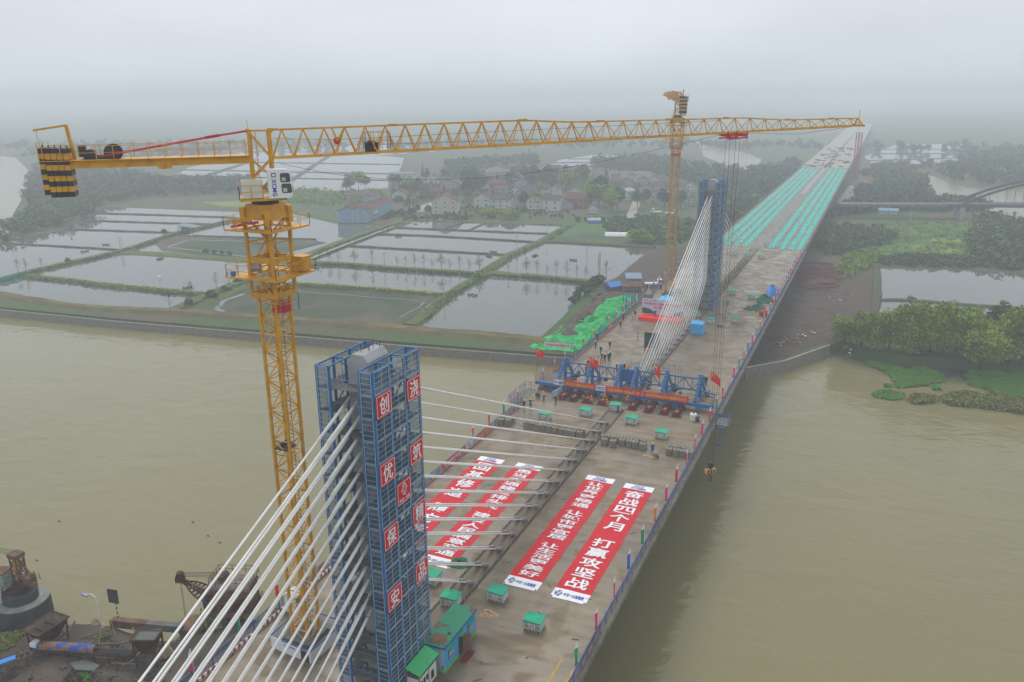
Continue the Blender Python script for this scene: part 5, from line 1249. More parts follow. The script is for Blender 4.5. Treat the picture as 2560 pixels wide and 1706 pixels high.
heap('tarpaulin_heap', 'dark green tarpaulin heap by the red drum at the right fence', 'tarpaulin', 13.2, 213, 2.0, 2.6, 1.2, 'tarp', 5)
heap('tarpaulin_heap', 'small dark green tarpaulin heap left of the larger one by the red drum', 'tarpaulin', 10.9, 211.8, 1.2, 1.2, .7, 'tarp', 6)
p = at(*r7_(385, 800)); heap('tarpaulin_heap', 'crumpled dark green net on the deck under the stay cables by the floor banner', 'net', p.x, p.y, 1.5, 1.3, .35, 'tarp', 7)
p = at(*r7_(570, 1128)); heap('sack_pile', 'pile of empty sand-coloured sacks on the deck below the floor banner', 'sacks', p.x, p.y, 1.0, .8, .3, 'sand', 8)
p = at(*r7_(1620, 106)); heap('sack_pile', 'sand-coloured sacks beside the blue-clad worker by the concrete blocks', 'sacks', p.x, p.y, 1.2, .8, .3, 'sand', 9)
p = at(*r8_(1465, 1190)); t = thing('concrete_mixer_drum', 'small dark compressor drum beside the sacks and the blue-clad worker', 'drum', (p.x, p.y, 0))
b = MB(); b.tube(((p.x-.4, p.y, .5), (p.x+.4, p.y+.2, .5)), .42, 12); b.build('tank', M['steel'], t); b = MB(); b.box((p.x, p.y, .1), (1.0, .6, .12)); b.build('skid', M['dark'], t)
t = thing('red_drum', 'red horizontal tank on the deck at the right fence beside the dark tarpaulin', 'tank', (15.2, 207.2, 0))
b = MB(); b.tube(((14.2, 207.2, .75), (16.2, 207.2, .75)), .68, 14); b.build('tank', M['stripe_r'], t, smooth=False); b = MB(); b.box((15.2, 207.2, .1), (1.9, 1.0, .16)); b.build('skid', M['dark'], t)
p = at(*r8_(1812, 850)); t = thing('water_barrel', 'pale plastic barrel on the deck by the right end of the traveller', 'barrel', (p.x, p.y, 0)); MB().lathe((p.x, p.y, 0), [(.55, 0), (.6, .3), (.6, 1.1), (.5, 1.25), (.2, 1.3)], 14).build('body', M['cream'], t); MB().lathe((p.x, p.y, 1.3), [(.2, 0), (.2, .08)], 10).build('lid', M['dark'], t)
p = at(*r8_(1850, 860)); t = thing('welding_set', 'small black welding set next to the pale barrel', 'machine', (p.x, p.y, 0)); b = MB(); b.box((p.x, p.y, .5), (.6, .5, .7)); b.build('case', M['dark'], t); b = MB(); b.bar((p.x-.3, p.y, .85), (p.x+.3, p.y, 1.0), .05); [b.lathe((p.x+s*.25, p.y, 0), [(.12, 0), (.12, .16)], 8) for s in (-1, 1)]; b.build('handle_and_wheels', M['black'], t)
p = at(*r8_(383, 635)); t = thing('pump_unit', 'small dark pump frame on the deck near the left side platform', 'machine', (p.x, p.y, 0)); b = MB(); b.box((p.x, p.y, .45), (.6, .5, .5)); b.build('motor', M['dark'], t); b = MB(); [b.bar((p.x+s*.4, p.y, 0), (p.x+s*.4, p.y, 1.0), .06) for s in (-1, 1)]; b.bar((p.x-.4, p.y, 1), (p.x+.4, p.y, 1), .06); b.build('frame', M['black'], t)
p = at(*r8_(1490, 770)); t = thing('jack_stand', 'small pair of steel jacks between two right-hand maroon struts', 'jack', (p.x, p.y, 0)); b = MB(); [b.lathe((p.x+s*.3, p.y, 0), [(.3, 0), (.3, .08), (.12, .1), (.1, .9), (.2, .95), (.2, 1.0)], 8) for s in (-1, 1)]; b.build('body', M['steel'], t)
p = at(*r8_(800, 668)); t = thing('jack_stand', 'small steel jack between two left-hand maroon struts', 'jack', (p.x, p.y, 0)); b = MB(); b.lathe((p.x, p.y, 0), [(.3, 0), (.3, .08), (.12, .1), (.1, .9), (.2, .95), (.2, 1.0)], 8); b.build('body', M['steel'], t)
a, c = at(*r8_(520, 640)), at(*r8_(640, 570)); t = thing('formwork_panel', 'long pale formwork panel with yellow edge lying under the left of the traveller', 'formwork', ((a.x+c.x)/2, (a.y+c.y)/2, 0)); b = MB(); b.bar((a.x, a.y, .6), (c.x, c.y, .6), .1, 1.1); b.build('panel', M['hutpale'], t); b = MB(); b.bar((a.x-.05, a.y-.05, .08), (c.x, c.y-.05, .08), .16, .14); b.build('edge', M['signy'], t)
p, q = at(*r8_(690, 590)), at(*r8_(750, 585)); b = MB(); P = [p.lerp(q, i/8) for i in range(9)]; b.tube([(v.x, v.y+.4*math.sin(i*1.1), .2) for i, v in enumerate(P)], .16, 8); tag(b.build('concrete_hose', M['bwhite'], org=(p.x, p.y, 0)), 'short white concrete hose lying between the left maroon struts', 'hose')
a = [at(*r6_(x, y)) for x, y in ((1710, 865), (1850, 835), (1990, 790), (2120, 745), (2250, 725))]; b = MB(); b.tube([(v.x, v.y, .06) for v in a], .06, 5); tag(b.build('hose', M['sand'], org=tuple(a[0])), 'thin pale hose running over the deck from the blue tent to the red tank', 'hose')
for i, q in enumerate([(1745, 905), (2040, 940), (1810, 942)]):
    pass
# small hoop of rope with the crane sling
p = at(*r6_(1880, 850)); tag(MB().lathe((p.x, p.y, 0), [(.75, 0), (.8, .15), (.55, .15), (.5, .02)], 16).build('rope_coil', M['dark'], org=(p.x, p.y, 0)), 'dark coil lying on the deck right of the blue tent', 'coil')

# ---- green debris netting over the bank, left of the deck
def netting():
    pts = pxs([(1345, 858), (1430, 868), (1460, 862), (1560, 775), (1590, 745), (1515, 745), (1480, 790), (1440, 800), (1395, 830)], -8)
    poly = [(p.x, p.y) for p in pts]; cx = sum(p[0] for p in poly)/len(poly); cy = sum(p[1] for p in poly)/len(poly)
    o = hfield('debris_netting', poly, .5, -7.7, -8.9, 1.6, ((8, 1.8), (3.0, 1.8), (1.4, 1.3), (.7, .8)), 'greenmesh', 51)
    for p in o.data.polygons: p.use_smooth = False
    tag(o, 'bright green debris netting draped in folds over heaps beside the left edge of the bridge', 'netting')
netting()
def pole_banner(px0, px1, z, label, bg, line, lm, h=.9):
    a, c = at(*px0, z), at(*px1, z); t = thing('bank_banner', label, 'banner', (a.x, a.y, z)); b = MB(); b.face((a, c, c+V((0, 0, h)), a+V((0, 0, h)))); b.build('cloth', M[bg], t)
    n = V(((c-a).y, -(c-a).x, 0)).normalized()*.05; MB().text(line, a.lerp(c, .05)+n+V((0, 0, h*.25)), (c-a)*.9, (0, 0, h*.5)).build('lettering', M[lm], t)
pole_banner((1360, 866), (1428, 872), -8.2, 'pale banner with red lettering along the lower edge of the green netting', 'bwhite', '热烈祝贺大桥主桥顺利合龙', 'txtred', 1.2)
# little gate tower and booth by the left fence
t = thing('stair_tower', 'small blue steel stair tower outside the left fence behind the green netting', 'tower', (-19.6, 205, -8.6)); b = MB()
for sx in (-1, 1):
    for sy in (-1, 1): b.box((-19.4+sx*1.2, 206+sy*1.6, -2.9), (.18, .18, 11.4))
for z in (-7, -5, -3, -1, .1, 1.4, 2.7):
    for s in (-1, 1): b.bar((-20.6, 206+s*1.6, z), (-18.2, 206+s*1.6, z), .1); b.bar((-19.4+s*1.2, 204.4, z), (-19.4+s*1.2, 207.6, z), .1)
for i, z in enumerate((-7, -5, -3, -1)): b.bar((-20.6, 204.4 if i % 2 else 207.6, z), (-18.2, 207.6 if i % 2 else 204.4, z+2), .25, .06)
b.build('frame', M['blue'], t); MB().box((-19.4, 206, .05), (2.3, 3.1, .08)).build('landing', M['plank'], t)
t = thing('gate_booth', 'small grey booth with peaked roof at the left deck edge beyond the stair tower', 'booth', (-17.6, 212, 0)); MB().box((-15.7, 212, .9), (1.5, 1.5, 1.8)).build('body', M['steel'], t); b = MB(); [b.face(((-15.7+sx*.95, 212+sy*.95, 1.8), (-15.7+tx*.95, 212+ty*.95, 1.8), (-15.7, 212, 3.2))) for (sx, sy), (tx, ty) in (((-1, -1), (1, -1)), ((1, -1), (1, 1)), ((1, 1), (-1, 1)), ((-1, 1), (-1, -1)))]; b.build('roof', M['conc'], t)
for (p0, p1, dep, h, rm, wm, label) in ((r6_(968, 448), r6_(1105, 448), 7, 2.6, 'bluegrey', 'steel', 'long shed with slate blue roof on the bank behind the gate booth'), (r6_(935, 500), r6_(1100, 505), 4, 1.7, 'rustl', 'concd', 'low brown-roofed shed on the bank in front of the blue-roofed shed'), (r6_(815, 495), r6_(920, 480), 4, 1.2, 'bluetarp', 'concd', 'low stack under blue sheet left of the brown-roofed shed')):
    a, c = at(*p0, -8.6), at(*p1, -8.6); d = (c-a); n = V((-d.y, d.x, 0)).normalized()*dep; t = thing('site_shed', label, 'shed', tuple(a))
    b = MB(); P = [a, c, c+n, a+n]; b.mesh([*P, *[p+V((0, 0, h)) for p in P]], ((0, 1, 5, 4), (1, 2, 6, 5), (2, 3, 7, 6), (3, 0, 4, 7))); b.build('wall', M[wm], t)
    b = MB(); e = d.normalized()*.4; m0, m1 = a+n*.5-e, c+n*.5+e; z0, z1 = V((0, 0, h-.1)), V((0, 0, h+1.1)); b.face((a-e-n*.06+z0, c+e-n*.06+z0, m1+z1, m0+z1)); b.face((m0+z1, m1+z1, c+e+n*1.06+z0, a-e+n*1.06+z0)); b.face((a-e+z0, m0+z1, a-e+n+z0)); b.build('roof', M[rm], t)
# white truck near them
def truck(px, label, rz, s=1.0):
    p = at(*px, -8.8); t = thing('truck', label, 'truck', (p.x, p.y, -8.8), None, rz)
    MB().box((-1.1, 0, 1.0), (4.2, 2.0, .5)).build('bed', M['white'], t, world=False); b = MB(); b.extrude([(1.1, .6), (2.9, .6), (2.9, 1.5), (2.5, 2.5), (1.1, 2.5)], (0, -1, 0), (1, 0, 0), (0, 0, 1), (0, 2, 0)); c = b.build('cab', M['white'], t, world=False)
    b = MB(); b.face(((2.93, -.85, 1.5), (2.93, .85, 1.5), (2.56, .85, 2.4), (2.56, -.85, 2.4))); [b.face(((1.3, s_*1.01, 1.5), (2.6, s_*1.01, 1.5), (2.4, s_*1.01, 2.3), (1.3, s_*1.01, 2.3))) for s_ in (-1, 1)]; b.build('window', M['glass'], c, world=False)
    for x in (-2.2, 2.0):
        for y in (-.9, .9): b = MB(); b.tube(((x, y-.14, .45), (x, y+.14, .45)), .45, 12); b.build('wheel', M['black'], t, world=False)
truck(r6_(1235, 455), 'white truck parked by the sheds, just outside the left fence', .4)
truck((1640, 534), 'white flatbed truck on the village lane left of the far tower crane', 3.3)
truck((1678, 537), 'white van parked on the lane behind the far tower crane', .1)
# barge moored against the left side of the bridge
t = thing('barge', 'dark green steel barge with an open hold, moored behind the left deck edge', 'barge', (-26, 114, ZR)); M['barge'] = mat('barge_green', (0.055, 0.075, 0.05), .7, var=.25, scale=.8)
B0, B1, B2, B3 = pxs([(1050, 1130), (1085, 1098), (1175, 1112), (1110, 1150)], -10.6)
b = MB(); cx_, cy_ = -23.5, 111.5; hb = [(-27.5, 104), (-22, 103.5), (-20.2, 106), (-19.6, 118), (-22.5, 122.5), (-27, 122)]
b.prism(hb, -12.4, -10.6); b.build('hull', M['barge'], t)
b = MB()
for i in range(6): b.bar((*hb[i], -10.4), (*hb[(i+1) % 6], -10.4), .3, .5)
for y in (108.5, 117): b.bar((-27, y, -10.2), (-20.2, y, -10.2), .4, .8)
for x in (-26.6, -20.6): b.bar((x, 108.5, -10.2), (x, 117, -10.2), .4, .8)
b.build('coaming', M['barge'], t); MB().box((-23.6, 112.75, -10.57), (6, 8.2, .05)).build('hold', M['concd'], t); b = MB(); b.box((-24, 120, -9.6), (3, 2.2, 2)); b.box((-24, 120, -8.5), (3.4, 2.6, .15)); b.build('deckhouse', M['barge'], t)
# ================================================================== PEOPLE
def person(x, y, face, top, legs, helm, pose, label, z=0.0, extra=None):
    """one continuous skinned body; face = heading in radians, pose = name"""
    t = thing('person', label, 'person', (x, y, z), None, face)
    J = []; E = []; R = []
    def v(p, r): J.append(p); R.append(r); return len(J)-1
    def e(a, c): E.append((a, c))
    cr = pose == 'crouch'; hz = .52 if cr else .96; fwd = .25 if cr else 0
    lean = .32 if cr else {'lean': .12}.get(pose, .02)
    pel = v((0, 0, hz), .145); wai = v((lean*.35, 0, hz+.2), .13); che = v((lean*.8, 0, hz+.42), .155); nek = v((lean, 0, hz+.56), .07); hd0 = v((lean*1.1+.01, 0, hz+.64), .075); hd1 = v((lean*1.1+.03, 0, hz+.74), .10); hd2 = v((lean*1.1+.02, 0, hz+.82), .085); nose = v((lean*1.1+.125, 0, hz+.71), .018)
    for a, c in ((pel, wai), (wai, che), (che, nek), (nek, hd0), (hd0, hd1), (hd1, hd2), (hd1, nose)): e(a, c)
    st = {'walk': .18, 'stand': .02, 'arms': .05, 'look': .02, 'carry': .06, 'lean': .04, 'crouch': 0}[pose]
    for s in (-1, 1):
        d = st*s
        h = v((0, s*.1, hz-.04), .10)
        if cr: k = v((.36, s*.16, .42), .075); a = v((.12, s*.16, .09), .052)
        else: k = v((d*.55+.02, s*.115, .5), .072); a = v((d-.02, s*.12, .09), .05)
        toe = v(((a and J[a][0])+.17, s*.13, .045), .042)
        e(pel, h); e(h, k); e(k, a); e(a, toe)
        sh = v((J[che][0], s*.19, J[che][2]+.08), .078)
        if pose == 'arms': el = v((J[che][0]+.02, s*.44, hz+.42), .048); wr = v((J[che][0]+.08, s*.68, hz+.36), .036); dr = V((.1, s*1, -.1))
        elif pose == 'look': el = v((J[che][0]+.1, s*.3, hz+.22), .048); wr = v((J[che][0]+.24, s*.1, hz+.55), .036); dr = V((.1, 0, 1))
        elif pose in ('carry', 'crouch', 'lean'): el = v((J[che][0]+.06, s*.27, hz+.2), .048); wr = v((J[che][0]+.3, s*.16, hz+.16), .036); dr = V((1, 0, -.2))
        else: el = v((J[che][0]-.03-d*.3, s*.25, hz+.2), .048); wr = v((J[che][0]+.05-d*.8, s*.26, hz-.02), .036); dr = V((.15, 0, -1))
        e(che, sh); e(sh, el); e(el, wr); dr.normalize()
        W_ = V(J[wr]); side = dr.cross(V((1, .3, .2))).normalized(); pm = v(tuple(W_+dr*.06), .034); e(wr, pm)
        for q, (o_, l_) in enumerate(((-.03, .072), (-.01, .085), (.011, .08), (.03, .064))):
            f1 = v(tuple(V(J[pm])+dr*(l_*.55)+side*o_), .0095); f2 = v(tuple(V(J[pm])+dr*l_+side*o_*1.1-V((0, s*.012, .012))), .0075); e(pm, f1); e(f1, f2)
        th_ = v(tuple(W_+dr*.05-side*.05), .0105); e(pm, th_)
    me = bpy.data.meshes.new('body'); me.from_pydata(J, E, []); o = bpy.data.objects.new('body', me); COL.objects.link(o)
    PEOPLE.append((o, R, t, top, legs, hz, lean))
    b = MB(); c = (lean*1.1+.025, 0, hz+.74); b.lathe(c, [(.15, .03), (.135, .05), (.128, .1), (.10, .16), (.05, .195), (.012, .2)], 12); b.box((c[0]+.14, 0, c[2]+.04), (.08, .16, .015)); b.build('helmet', M[helm], t, world=False)
    b = MB(); [b.box((lean*1.1+.117, s*.034, hz+.745), (.012, .022, .012)) for s in (-1, 1)]; b.box((lean*1.1+.112, 0, hz+.665), (.014, .045, .01)); b.build('face', M['char'], t, world=False)
    if extra == 'vest': b = MB(); b.box((lean*.6, 0, hz+.30), (.36, .44, .06)); b.box((lean*.7, 0, hz+.16), (.34, .42, .05)); b.build('reflective_band', M['signy'], t, world=False)
    if extra == 'bag': b = MB(); b.box((-.1, .26, hz+.02), (.26, .12, .3)); b.bar((-.05, .2, hz+.16), (lean, -.1, hz+.5), .04); b.build('shoulder_bag', M['char'], t, world=False)
    if extra == 'camera': b = MB(); b.box((lean+.34, 0, hz+.56), (.16, .16, .12)); b.build('camera', M['black'], t, world=False)
    return t
PEOPLE = []
def finish_people():
    for o, R, t, *_ in PEOPLE:
        sk = o.modifiers.new('skin', 'SKIN'); sk.use_smooth_shade = True; sv = o.data.skin_vertices[0].data
        for i, r in enumerate(R): sv[i].radius = (r, r*1.0)
        sv[0].use_root = True
    dg = bpy.context.evaluated_depsgraph_get()
    for o, R, t, top, legs, hz, lean in PEOPLE:
        m = bpy.data.meshes.new_from_object(o.evaluated_get(dg)); m.materials.clear()
        for k in (top, legs, 'skin', 'black'): m.materials.append(M[k])
        for p in m.polygons:
            c = p.center; k = 0
            if c.z < hz-.06 and abs(c.y) < .21: k = 1
            if c.z < .12: k = 3
            if c.z > hz+.56: k = 2
            r2 = None
            p.material_index = k; p.use_smooth = True
        old = o.data; o.modifiers.clear(); o.data = m; bpy.data.meshes.remove(old); o.parent = t
        # hands: small faces far from the trunk keep the skin colour
        for p in m.polygons:
            if p.area < .0011 and p.center.z < hz+.6 and p.center.z > .15: p.material_index = 2
PL = [(r8_(440, 668), 'beige', 'char', 'helmy', 'carry', 'person in a pale coat and yellow helmet on the left part of the deck', 'bag'), (r8_(550, 702), 'navy', 'navy', 'helmy', 'carry', 'person in dark clothes and yellow helmet by the pale formwork panel', None),
 (r8_(256, 746), 'char', 'khaki', 'helmy', 'lean', 'person in dark jacket and brown trousers with yellow helmet at the left fence', 'camera'), (r8_(317, 738), 'char', 'char', 'helmy', 'arms', 'person in black with both arms spread beside the left fence', None),
 (r8_(1437, 1154), 'workblue', 'workblue', 'helmy', 'look', 'person in blue workwear by the sacks in front of the concrete blocks', None), (r8_(1120, 783), 'workblue', 'navy', 'helmy', 'stand', 'person in blue workwear next to the guard box on the median', None),
 (r8_(886, 688), 'hivis', 'hivis', 'helmy', 'crouch', 'person in orange crouching at the third maroon strut from the left', 'vest'), (r8_(1030, 716), 'hivis', 'hivis', 'helmy', 'crouch', 'person in orange crouching right of the fourth maroon strut', 'vest'), (r8_(1190, 690), 'hivis', 'rustl', 'helmy', 'crouch', 'person in orange crouching on the median under the traveller', 'vest'), (r8_(1010, 660), 'hivis', 'hivis', 'helmy', 'crouch', 'person in orange working behind the fourth maroon strut', 'vest'),
 (r8_(916, 190), 'char', 'char', 'helmw', 'stand', 'person in black and white helmet nearest the left fence beyond the traveller', None), (r8_(1046, 188), 'navy', 'char', 'helmw', 'walk', 'person in dark clothes walking alone right of the blue-clad person', None), (r8_(963, 235), 'workblue', 'navy', 'helmw', 'walk', 'person in blue jacket walking ahead of the group of four', None),
 (r8_(970, 300), 'char', 'navy', 'helmw', 'stand', 'person in dark clothes, leftmost in the group of four on the deck', None), (r8_(1000, 310), 'navy', 'char', 'helmw', 'stand', 'person in dark clothes, nearest the camera in the group of four', None), (r8_(1033, 302), 'char', 'char', 'helmw', 'stand', 'person in black, third from the left in the group of four', None), (r8_(1047, 292), 'navy', 'navy', 'helmw', 'stand', 'person in dark clothes, rightmost in the group of four', None),
 (r8_(845, 365), 'char', 'hivis', 'helmy', 'carry', 'person in black top and orange trousers behind the left truss of the traveller', None), (r8_(962, 352), 'hivis', 'hivis', 'helmy', 'carry', 'person in orange behind the second flag on the traveller', 'vest'), (r8_(828, 412), 'stripe_r', 'navy', 'helmy', 'lean', 'person in red behind the left truss of the traveller, low down', None),
 (r8_(1110, 402), 'navy', 'char', 'helmw', 'stand', 'person in dark clothes left of the third traveller frame', None), (r8_(1183, 398), 'char', 'navy', 'helmw', 'stand', 'person in dark clothes right behind the third traveller frame', None), (r8_(1152, 395), 'navy', 'navy', 'helmw', 'stand', 'person mostly hidden behind the third traveller frame', None), (r8_(1212, 410), 'hivis', 'stripe_r', 'helmy', 'stand', 'person in orange vest standing between the third and fourth traveller frames', 'vest'), (r8_(1190, 425), 'beige', 'beige', 'helmw', 'lean', 'person in white bending behind the middle of the traveller', None),
 (r8_(1908, 520), 'workblue', 'workblue', 'helmy', 'stand', 'person in blue at the right end of the traveller, left one of two', None), (r8_(1930, 524), 'navy', 'workblue', 'helmy', 'stand', 'person in blue at the right end of the traveller, right one of two', None),
 (r6_(933, 783), 'char', 'char', 'helmw', 'stand', 'person in black by the left fence beside the green netting', None), (r6_(905, 860), 'char', 'rustl', 'helmy', 'stand', 'person in dark clothes by the left fence, before the loudspeaker', None), (r6_(674, 985), 'navy', 'char', 'helmw', 'lean', 'person leaning on the left fence beside the green netting', None),
 (r6_(1956, 650), 'workblue', 'workblue', 'helmy', 'stand', 'person in blue on the right side of the deck by the far scaffold', None), (r6_(1199, 565), 'navy', 'navy', 'helmw', 'stand', 'person in dark blue by the gate booth, left one of two', None), (r6_(1215, 565), 'workblue', 'navy', 'helmy', 'stand', 'person in dark blue by the gate booth, right one of two', None), (r6_(1300, 492), 'workblue', 'navy', 'helmw', 'walk', 'person in blue near the foot of the far tower crane', None)]
for q, tp, lg, hm, ps, lab, ex in PL:
    p = at(*q); person(p.x, p.y, random.uniform(0, 6.28) if ps != 'arms' else -1.2, tp, lg, hm, ps, lab, extra=ex)
p = at(*r6_(1245, 752), .75); person(p.x, p.y, -1.3, 'workblue', 'workblue', 'helmy', 'look', 'person in blue standing on the red stage before the backdrop', z=.75)
finish_people()

# ================================================================== SHORE MACHINES, LOWER LEFT
r6b_ = lambda x, y: (x/3.361, 1300+y/3.361)
M['shedgreen'] = mat('faded_cab_green', (0.30, 0.38, 0.33), .7, var=.3, scale=1.5)
M['stonedark'] = mat('stained_caisson', (0.075, 0.085, 0.085), .9, col2=(0.03, 0.04, 0.045), scale=.5, detail=8)
M['conctop'] = mat('caisson_top', (0.24, 0.23, 0.21), .9, var=.3, scale=.8)
# old slewing crane on a round caisson at the left edge
cx, cy = -55.95, 56.74
t = thing('caisson_crane', 'old grab crane with pale green cab on a round dark caisson at the lower left', 'crane', (cx, cy, ZR))
MB().lathe((cx, cy, -12.6), [(3.25, 0), (3.15, 5.2)], 32).build('caisson', M['stonedark'], t, smooth=False)
MB().lathe((cx, cy, -7.4), [(3.15, 0), (3.15, .12)], 32).build('caisson_top', M['conctop'], t)
MB().lathe((cx-.2, cy, -7.28), [(2.05, 0), (2.05, 1.15), (1.7, 1.25)], 28).build('pedestal', M['stonedark'], t)
b = MB(); b.box((cx-.2, cy, -5.6), (3.1, 2.5, .4), .5); b.box((cx-.2, cy, -5.3), (2.6, 2.2, .3), .2); b.box((cx+.4, cy+.3, -4.8), (1.6, 1.3, .7), .4); b.build('turntable', M['rust'], t)
b = MB(); lattice_mast(b, cx+.2, cy+.2, -5.2, -1.2, .55, .16, .1, 1.0); b.bar((cx+.2, cy+.2, -1.2), (cx+2.1, cy+.9, -4.8), .2); b.box((cx+.2, cy+.2, -1.0), (1.5, 1.4, .5)); b.build('tower_frame', M['rustl'], t)
b = MB(); b.box((cx+.35, cy-.1, -3), (.5, .5, 3.2)); b.build('yellow_panel', M['yellowfar'], t)
cb = MB(); cb.box((cx-1.35, cy-1.3, -4.0), (1.9, 1.7, 2.2), .3); c = cb.build('cab', M['shedgreen'], t); b = MB(); b.box((cx-1.35, cy-1.3, -2.8), (2.2, 2.0, .16), .3); b.build('cab_roof', M['rustl'], c); b = MB(); b.box((cx-1.15, cy-2.16, -3.7), (.7, .06, .9), .3); b.box((cx-2.05, cy-2.1, -3.7), (.5, .06, .9), .3); b.build('cab_window', M['glass'], c)
b = MB(); b.box((cx+1.9, cy+.2, -4.2), (1.0, 1.0, .9), .2); b.box((cx+2.2, cy+.5, -3.6), (.5, .5, .8), .6); b.box((cx+2.6, cy+.1, -4.6), (.8, .6, .5), .2); b.build('winch_house', M['rustl'], t)
b = MB(); u_ = V((-.86, -.25, .34)).normalized(); a = V((cx-1.2, cy, -4.8)); e_ = a+u_*15
for s in (-.45, .45):
    for z in (-.35, .35): b.bar(a+V((0, s, z)), e_+V((0, s*.4, z*.4)), .12)
for i in range(12):
    q0, q1 = a+u_*(15*i/12), a+u_*(15*(i+1)/12); b.bar(q0+V((0, -.4, -.3)), q1+V((0, -.4, .3)), .07); b.bar(q0+V((0, .4, .3)), q1+V((0, .4, -.3)), .07)
b.build('jib', M['rust'], t)
b = MB(); [b.tube((V((cx+.2, cy+.2+s, -.8)), e_+V((0, s, .3))), .035, 4) for s in (-.4, -.1, .2, .5)]; b.build('stay_rope', M['dark'], t)
b = MB(); railing(b, [(cx-3.2, cy-2.4), (cx-1, cy-2.4), (cx+.2, cy-2.2)], -5.1, 1, .05, .6); railing(b, [(cx+2.8, cy+1), (cx+2.9, cy-1)], -4.4, .9, .05, .5); b.bar((cx-2.6, cy-2.5, -9), (cx-2.6, cy-2.5, -5.1), .08); b.bar((cx-2.0, cy-2.6, -9), (cx-2.0, cy-2.6, -5.1), .08); [b.bar((cx-2.6, cy-2.55, -9+i*.45), (cx-2.0, cy-2.55, -9+i*.45), .05) for i in range(9)]; b.build('handrail_ladder', M['dark'], t)
# rusty grab dredger crane at the deck edge
c0 = at(*r6b_(1890, 930), -10); cx, cy = c0.x, c0.y+1.6
t = thing('grab_crane', 'rusty brown dock crane with drooping lattice jib, behind the near stay cables', 'crane', (cx, cy, ZR))
b = MB(); b.lathe((cx, cy, -12.5), [(1.5, 0), (1.4, 3.6), (1.9, 3.8), (1.9, 4.2)], 20); b.build('pedestal', M['stonedark'], t)
def obox(b, c, d, rz): return b.box(c, d, rz)
rzc = .35; ca, sa = math.cos(rzc), math.sin(rzc); Lc = lambda x, y, z: (cx+x*ca-y*sa, cy+x*sa+y*ca, z)
b = MB(); b.box(Lc(.6, 0, -7.7), (5.6, 3.6, .4), rzc); b.mesh([Lc(*p) for p in ((-1.6, -1.5, -7.5), (3.2, -1.5, -7.5), (3.2, 1.5, -7.5), (-1.6, 1.5, -7.5), (-1.6, -1.5, -3.9), (3.0, -1.5, -4.2), (3.0, 1.5, -4.2), (-1.6, 1.5, -3.9))], ((3, 2, 1, 0), (0, 1, 5, 4), (1, 2, 6, 5), (2, 3, 7, 6), (3, 0, 4, 7))); b.build('machinery_house', M['rustl'], t)
b = MB(); n = 8; pr = [(math.cos(math.pi*i/n)*1.65, math.sin(math.pi*i/n)*.75) for i in range(n+1)]
b.mesh([Lc(-1.8, y, -4.0+z) for y, z in pr]+[Lc(3.2, y, -4.25+z) for y, z in pr], [(i, i+1, n+2+i, n+1+i) for i in range(n)]+[tuple(range(n+1)), tuple(range(2*n+1, n, -1))]); b.build('roof', mat('weathered_roof', (0.26, .22, .2), .8, col2=(.14, .08, .06), scale=.8), t)
b = MB(); b.box(Lc(-2.1, -1.2, -5.8), (1.2, 1.4, 2.4), rzc); c = b.build('cab', M['rust'], t); b = MB(); b.box(Lc(-2.45, -1.95, -5.5), (.5, .06, 1.2), rzc); b.box(Lc(-2.74, -1.2, -5.5), (.06, 1.0, 1.2), rzc); b.build('cab_window', M['glass'], c)
b = MB(); b.box(Lc(1.6, -1.55, -6.4), (2.0, .12, 1.8), rzc); b.box(Lc(-.2, -1.55, -6.8), (.9, .12, 1.1), rzc); b.build('door', M['rust'], t)
b = MB(); q = [Lc(*p, 0)[:2] for p in ((-1.8, -1.6), (3.3, -1.6), (3.3, 1.6), (-1.8, 1.6))]; railing(b, q, -3.7, 1.1, .05, .8, True); railing(b, [Lc(3.4, -1.8, 0)[:2], Lc(3.4, 1.8, 0)[:2]], -7.4, 1.1, .05, .7); [b.bar(Lc(3.2+.1*i, -1.7, -11+i*.4), Lc(3.2+.1*i, -1.1, -11+i*.4), .06) for i in range(9)]; b.build('railing', M['rust'], t)
pa = V(Lc(-1.6, 0, -6.8)); tip = V((at(*r6b_(1515, 500), -3.0))); dd = (tip-pa); side = V((-dd.y, dd.x, 0)).normalized()
tip = pa+dd.normalized()*min(dd.length, 9.5); b = MB(); dn = (tip-pa).normalized(); un = side.cross(dn)
prf = lambda q: (.25+.75*math.sin(math.pi*min(1, q*1.15+.05))**.8)*.85
n = 11
for i in range(n):
    q0, q1 = i/n, (i+1)/n; A = lambda q, s, z: pa+dn*(q*(tip-pa).length)+side*s*prf(q)*.8+un*z*prf(q)*.8
    for s in (-1, 1):
        for z in (-1, 1): b.bar(A(q0, s, z), A(q1, s, z), .13)
        b.bar(A(q0, s, -1), A(q1, s, 1), .09); b.bar(A(q0, s, 1), A(q0, s, -1), .09)
    b.bar(A(q0, -1, 1), A(q1, 1, 1), .08)
b.box(tuple(tip), (1.0, .8, .6), .4); b.tube((tip+side*.4+V((0, 0, .5)), tip-side*.4+V((0, 0, .5))), .5, 12); b.build('jib', M['rust'], t)
b = MB(); top = V(Lc(-.8, 0, -3.0)); [b.tube((tip+V((0, 0, .7))+side*s, top+side*s*1.6), .035, 4) for s in (-.35, -.1, .15, .4)]; [b.tube((tip+side*s, tip+side*s+V((0, 0, -6.8))), .03, 4) for s in (-.3, .35)]; b.build('rope', M['dark'], t)
b = MB(); b.bar(Lc(-1.7, -.7, -7), Lc(-.8, -.5, -3.0), .16); b.bar(Lc(-1.7, .7, -7), Lc(-.8, .5, -3.0), .16); b.bar(Lc(-.8, -.5, -3), Lc(-.8, .5, -3), .2); b.tube((Lc(-.6, -.8, -3.3), Lc(-.6, .8, -3.3)), .45, 10); b.build('gantry_frame', M['rust'], t)
